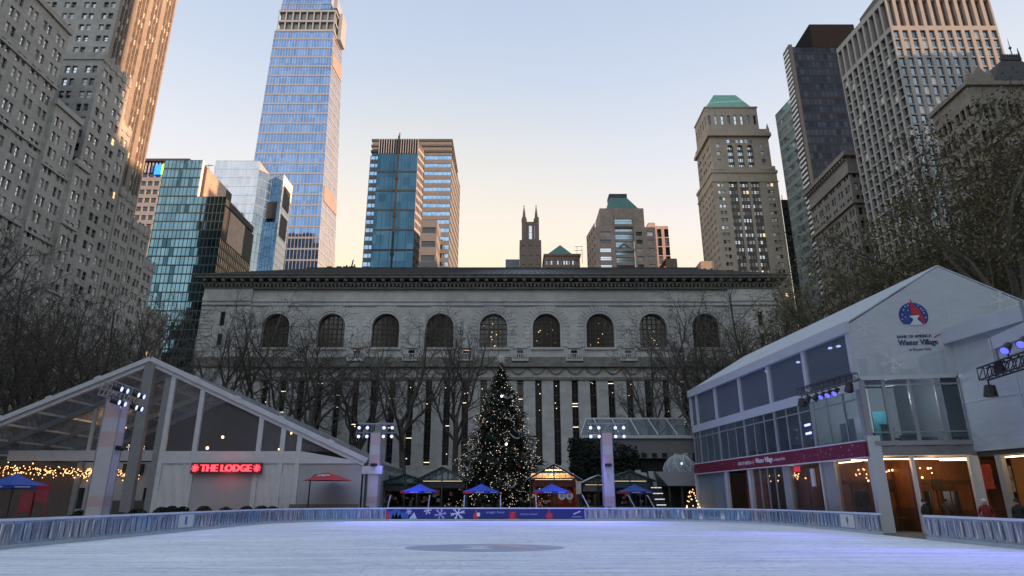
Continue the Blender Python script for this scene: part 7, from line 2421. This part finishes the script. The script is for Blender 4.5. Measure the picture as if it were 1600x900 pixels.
# ---------------------------------------------------------------- people in the gate area
def person(loc, rz, coat, trousers, label, hat=None, lean=0.0, hairc=(.03, .02, .015)):
    J = {'pel': (0, 0, .95), 'wai': (0, 0, 1.12), 'che': (0, -lean * .3, 1.34), 'nek': (0, -lean * .5, 1.50), 'hd0': (0, -.01 - lean * .6, 1.58), 'hd1': (0, -.02 - lean * .6, 1.68), 'hd2': (0, -.015 - lean * .6, 1.74)}
    V_, E_, R_ = [], [], []
    idx = {}
    def add(n, p, r, par=None):
        idx[n] = len(V_); V_.append(p); R_.append(r)
        if par: E_.append((idx[par], idx[n]))
    add('pel', J['pel'], (.17, .13)); add('wai', J['wai'], (.165, .125), 'pel'); add('che', J['che'], (.19, .13), 'wai'); add('nek', J['nek'], (.062, .062), 'che')
    add('hd0', J['hd0'], (.075, .085), 'nek'); add('hd1', J['hd1'], (.085, .10), 'hd0'); add('hd2', J['hd2'], (.06, .07), 'hd1')
    for s in (-1, 1):
        n = 'l' if s < 0 else 'r'
        add(n + 'sh', (s * .19, -lean * .3, 1.41), (.075, .075), 'che'); add(n + 'el', (s * .27, .03, 1.14), (.058, .058), n + 'sh'); add(n + 'wr', (s * .20, -.12, .98), (.046, .046), n + 'el'); add(n + 'po', (s * .15, -.14, .94), (.045, .045), n + 'wr')
        add(n + 'hi', (s * .10, 0, .88), (.10, .105), 'pel'); add(n + 'kn', (s * .11, -.02, .48), (.062, .065), n + 'hi'); add(n + 'an', (s * .115, .02, .09), (.045, .05), n + 'kn'); add(n + 'to', (s * .125, -.14, .04), (.042, .035), n + 'an')
    me = bpy.data.meshes.new('figure'); me.from_pydata(V_, E_, []); ob = bpy.data.objects.new('figure', me); COL.objects.link(ob)
    ob.modifiers.new('skin', 'SKIN'); sv = me.skin_vertices[0].data
    for i, r_ in enumerate(R_): sv[i].radius = r_; sv[i].use_root = (i == 0)
    ss = ob.modifiers.new('sub', 'SUBSURF'); ss.levels = 1; ss.render_levels = 1
    dg = bpy.context.evaluated_depsgraph_get(); m2 = bpy.data.meshes.new_from_object(ob.evaluated_get(dg))
    bpy.data.objects.remove(ob); bpy.data.meshes.remove(me)
    for m_ in (trousers, coat, mat('skin', (.42, .26, .19), .5), mat('dark boot', (.02, .018, .016), .5)): m2.materials.append(m_)
    for p in m2.polygons:
        z = p.center.z; p.use_smooth = True
        p.material_index = 3 if z < .11 else (0 if z < .84 and abs(p.center.x) < .2 else (1 if z < 1.53 else 2))
    b = bpy.data.objects.new('person', m2); COL.objects.link(b); b.location = loc; b.rotation_euler = (0, 0, rz)
    tag(b, label, 'person')
    hm = mat('hair %.2f' % hairc[0], hairc, .7)
    w = MB(); c = V(J['hd1']); n = 10
    w.lathe((c.x, c.y + .02, c.z - .02), [(.098, -.03), (.108, .03), (.095, .08), (.06, .115), (0, .125)], n)
    o = w.build('hair' if not hat else 'hat', hat or hm, None, True); o.parent = b
    w = MB()
    for s in (-1, 1): w.ball((c.x + s * .032, c.y - .10, c.z - .02), .012, 6)
    o = w.build('eye', mat('eye', (.02, .02, .02), .3), None, True); o.parent = b
    w = MB(); w.slab([V((c.x - .014, c.y - .10, c.z - .06)), V((c.x + .014, c.y - .10, c.z - .06)), V((c.x, c.y - .105, c.z - .02))], (0, -.022, 0)); o = w.build('nose', mat('skin', (.42, .26, .19), .5), None, True); o.parent = b
    return b
blackc = mat('black coat', (.018, .018, .02), .8); navyt = mat('dark trousers', (.022, .024, .035), .8)
person((xx(1446, 800, 31.5), 31.5, 0), .6, blackc, navyt, 'person in a black coat standing behind the boards at the rink gate')
person((xx(1541, 800, 30.2), 30.2, 0), -.5, mat('red jacket', (.22, .02, .025), .7), navyt, 'person in a red jacket and white cap behind the boards near the right edge', hat=mat('white cap', (.6, .6, .6), .7), lean=.12)
person((xx(1592, 800, 29), 29, 0), -1.2, blackc, navyt, 'person in dark clothes cropped by the right edge behind the boards')
person((xx(1479, 795, 38.5), 38.5, 0), 2.2, mat('grey brown coat', (.06, .05, .045), .8), navyt, 'person in a grey brown coat deep inside the lit pavilion entrance')
# ---------------------------------------------------------------- lamps that are lit in the photograph
def lamp(name, kind, loc, col, e, tgt=None, size=.3, spot=None):
    l = bpy.data.lights.new(name, kind); l.energy = e; l.color = col
    if kind == 'SPOT': l.spot_size = spot; l.spot_blend = .9; l.shadow_soft_size = size
    elif kind == 'AREA': l.size = size
    else: l.shadow_soft_size = size
    o = bpy.data.objects.new(name, l); COL.objects.link(o); o.location = loc
    if tgt is not None: o.rotation_euler = (V(tgt) - V(loc)).to_track_quat('-Z', 'Y').to_euler()
    return o
vio = (.20, .16, 1.0)
VE = 620
lamp('stage_light', 'SPOT', (xx(582, 690, 59), 59, 7.2), vio, VE * 2.4, (-5, 54.5, 0), .2, R(125))
lamp('stage_light', 'SPOT', (xx(952, 690, 59), 59, 7.2), vio, VE * 2.4, (4, 54.5, 0), .2, R(125))
lamp('stage_light', 'SPOT', (-22.6, 37.5, 7.0), vio, VE * .6, (-12, 36, 0), .2, R(70))
lamp('stage_light', 'SPOT', (18.6, 39, 7.4), vio, VE, (11, 33, 0), .2, R(70))
lamp('stage_light', 'SPOT', (19.4, 24.6, 7.2), vio, VE, (12, 21, 0), .2, R(80))
wrm = (1, .58, .25)
for p in (lp(6, 3.6, -1.6), lp(12, 3.6, -1.6), gp_(1.8, 3.7) + uL * 1.8, gp_(4.3, 3.7) + uL * 1.8, wp(3.2, 3.7, -1.2)):
    lamp('warm_lamp', 'POINT', p, wrm, 10, size=.25)
lamp('upstairs_lamp', 'POINT', gp_(3, 7.6) + uL * 2.5, (.8, .9, 1), 75, size=.4)
lamp('upstairs_lamp', 'POINT', lp(8, 7.4, -3), (.75, .85, 1), 12, size=.4)
lamp('upstairs_lamp', 'POINT', lp(17, 7.4, -3), (.75, .85, 1), 10, size=.4)
lamp('sign_glow', 'POINT', ((xx(353, 731, 59)), 58.9, zz(734, 59)), (1, .08, .08), 14, size=.6)
lamp('kiosk_lamp', 'POINT', (xx(866, 770, 67), 68.5, 4.2), wrm, 60, size=.2)
lamp('lodge_lamp', 'POINT', at(180, 660, 69), wrm, 60, size=.3)
lamp('lodge_lamp', 'POINT', at(360, 690, 67), wrm, 60, size=.3)
# ================================================================ LIGHT, SKY, CAMERA
SUN_AZ = R(108)      # clockwise from +Y: to the right and behind the camera
SUN_EL = R(6)
wd = bpy.data.worlds.new('World'); SC.world = wd; wd.use_nodes = True
nt = wd.node_tree
bg = nt.nodes['Background']
sky = nn(nt, 'ShaderNodeTexSky', sky_type='NISHITA')
sky.sun_disc = False; sky.sun_elevation = SUN_EL; sky.sun_rotation = SUN_AZ
sky.air_density = 1.2; sky.dust_density = 2.5; sky.ozone_density = 1.5
tc = nn(nt, 'ShaderNodeTexCoord'); se = nn(nt, 'ShaderNodeSeparateXYZ')
nt.links.new(tc.outputs['Generated'], se.inputs[0])
rp = nn(nt, 'ShaderNodeValToRGB')
els = rp.color_ramp.elements
els[0].position = 0.0; els[0].color = (1.0, .74, .42, 1)
els[1].position = 1.0; els[1].color = (.22, .34, .62, 1)
for p, c in ((.30, (1.0, .85, .58, 1)), (.38, (.95, .85, .79, 1)), (.47, (.79, .79, .83, 1)), (.58, (.60, .67, .80, 1)), (.75, (.43, .53, .72, 1))):
    e = els.new(p); e.color = c
nt.links.new(se.outputs[2], rp.inputs[0])
# away from the glow (behind the camera) the sky is brightened to lift the ambient
rp2 = nn(nt, 'ShaderNodeValToRGB'); e2 = rp2.color_ramp.elements
e2[0].position = 0; e2[0].color = (1.16, 1.18, 1.15, 1); e2[1].position = 1; e2[1].color = (.62, .78, 1.02, 1)
e_ = e2.new(.35); e_.color = (.97, 1.06, 1.12, 1)
nt.links.new(se.outputs[2], rp2.inputs[0])
fr = nn(nt, 'ShaderNodeMapRange', interpolation_type='SMOOTHSTEP')
fr.inputs['From Min'].default_value = -.35; fr.inputs['From Max'].default_value = .55
nt.links.new(se.outputs[1], fr.inputs['Value'])
mf = nn(nt, 'ShaderNodeMix', data_type='RGBA')
nt.links.new(fr.outputs[0], mf.inputs['Factor']); nt.links.new(rp2.outputs[0], mf.inputs['A']); nt.links.new(rp.outputs[0], mf.inputs['B'])
mx = nn(nt, 'ShaderNodeMix', data_type='RGBA'); mx.inputs['Factor'].default_value = .85
sc_ = nn(nt, 'ShaderNodeVectorMath', operation='SCALE'); sc_.inputs['Scale'].default_value = 3.5
nt.links.new(mf.outputs['Result'], sc_.inputs[0])
nt.links.new(sky.outputs[0], mx.inputs['A']); nt.links.new(sc_.outputs[0], mx.inputs['B'])
nt.links.new(mx.outputs['Result'], bg.inputs['Color'])
dt = nn(nt, 'ShaderNodeVectorMath', operation='DOT_PRODUCT')      # soft yellow afterglow low left of centre
dt.inputs[1].default_value = V((-.12, .95, .26)).normalized()
nt.links.new(tc.outputs['Generated'], dt.inputs[0])
gm = nn(nt, 'ShaderNodeMapRange', interpolation_type='SMOOTHERSTEP')
gm.inputs['From Min'].default_value = .90; gm.inputs['From Max'].default_value = 1.0; gm.inputs['To Max'].default_value = .55
nt.links.new(dt.outputs['Value'], gm.inputs['Value'])
gx = nn(nt, 'ShaderNodeMix', data_type='RGBA', blend_type='MULTIPLY'); gx.inputs['B'].default_value = (1.12, 1.02, .82, 1)
nt.links.new(gm.outputs[0], gx.inputs['Factor']); nt.links.new(mx.outputs['Result'], gx.inputs['A'])
nt.links.new(gx.outputs['Result'], bg.inputs['Color'])
bg.inputs['Strength'].default_value = .1
sl_ = bpy.data.lights.new('sun', 'SUN'); sl_.energy = 2.8; sl_.angle = R(.6); sl_.color = (1, .56, .31)
so = bpy.data.objects.new('sun', sl_); COL.objects.link(so)
dirv = V((math.sin(SUN_AZ) * math.cos(SUN_EL), math.cos(SUN_AZ) * math.cos(SUN_EL), math.sin(SUN_EL)))
so.rotation_euler = (-dirv).to_track_quat('-Z', 'Y').to_euler()
so.location = (60, -60, 200)
cam = bpy.data.cameras.new('camera'); cam.sensor_width = 36; cam.lens = FPX / 1600 * 36
cam.clip_end = 6000; cam.clip_start = .1
cobj = bpy.data.objects.new('camera', cam); COL.objects.link(cobj)
cobj.location = (0, 0, CZ); cobj.rotation_euler = (math.pi / 2 + PITCH, 0, 0)
SC.camera = cobj
SC.view_settings.view_transform = 'Standard'; SC.view_settings.look = 'None'
SC.view_settings.exposure = 1.75; SC.view_settings.gamma = 1
SC.cycles.max_bounces = 6; SC.cycles.diffuse_bounces = 3; SC.cycles.glossy_bounces = 4; SC.cycles.transparent_max_bounces = 16
SC.cycles.use_denoising = True; SC.cycles.sample_clamp_indirect = 4
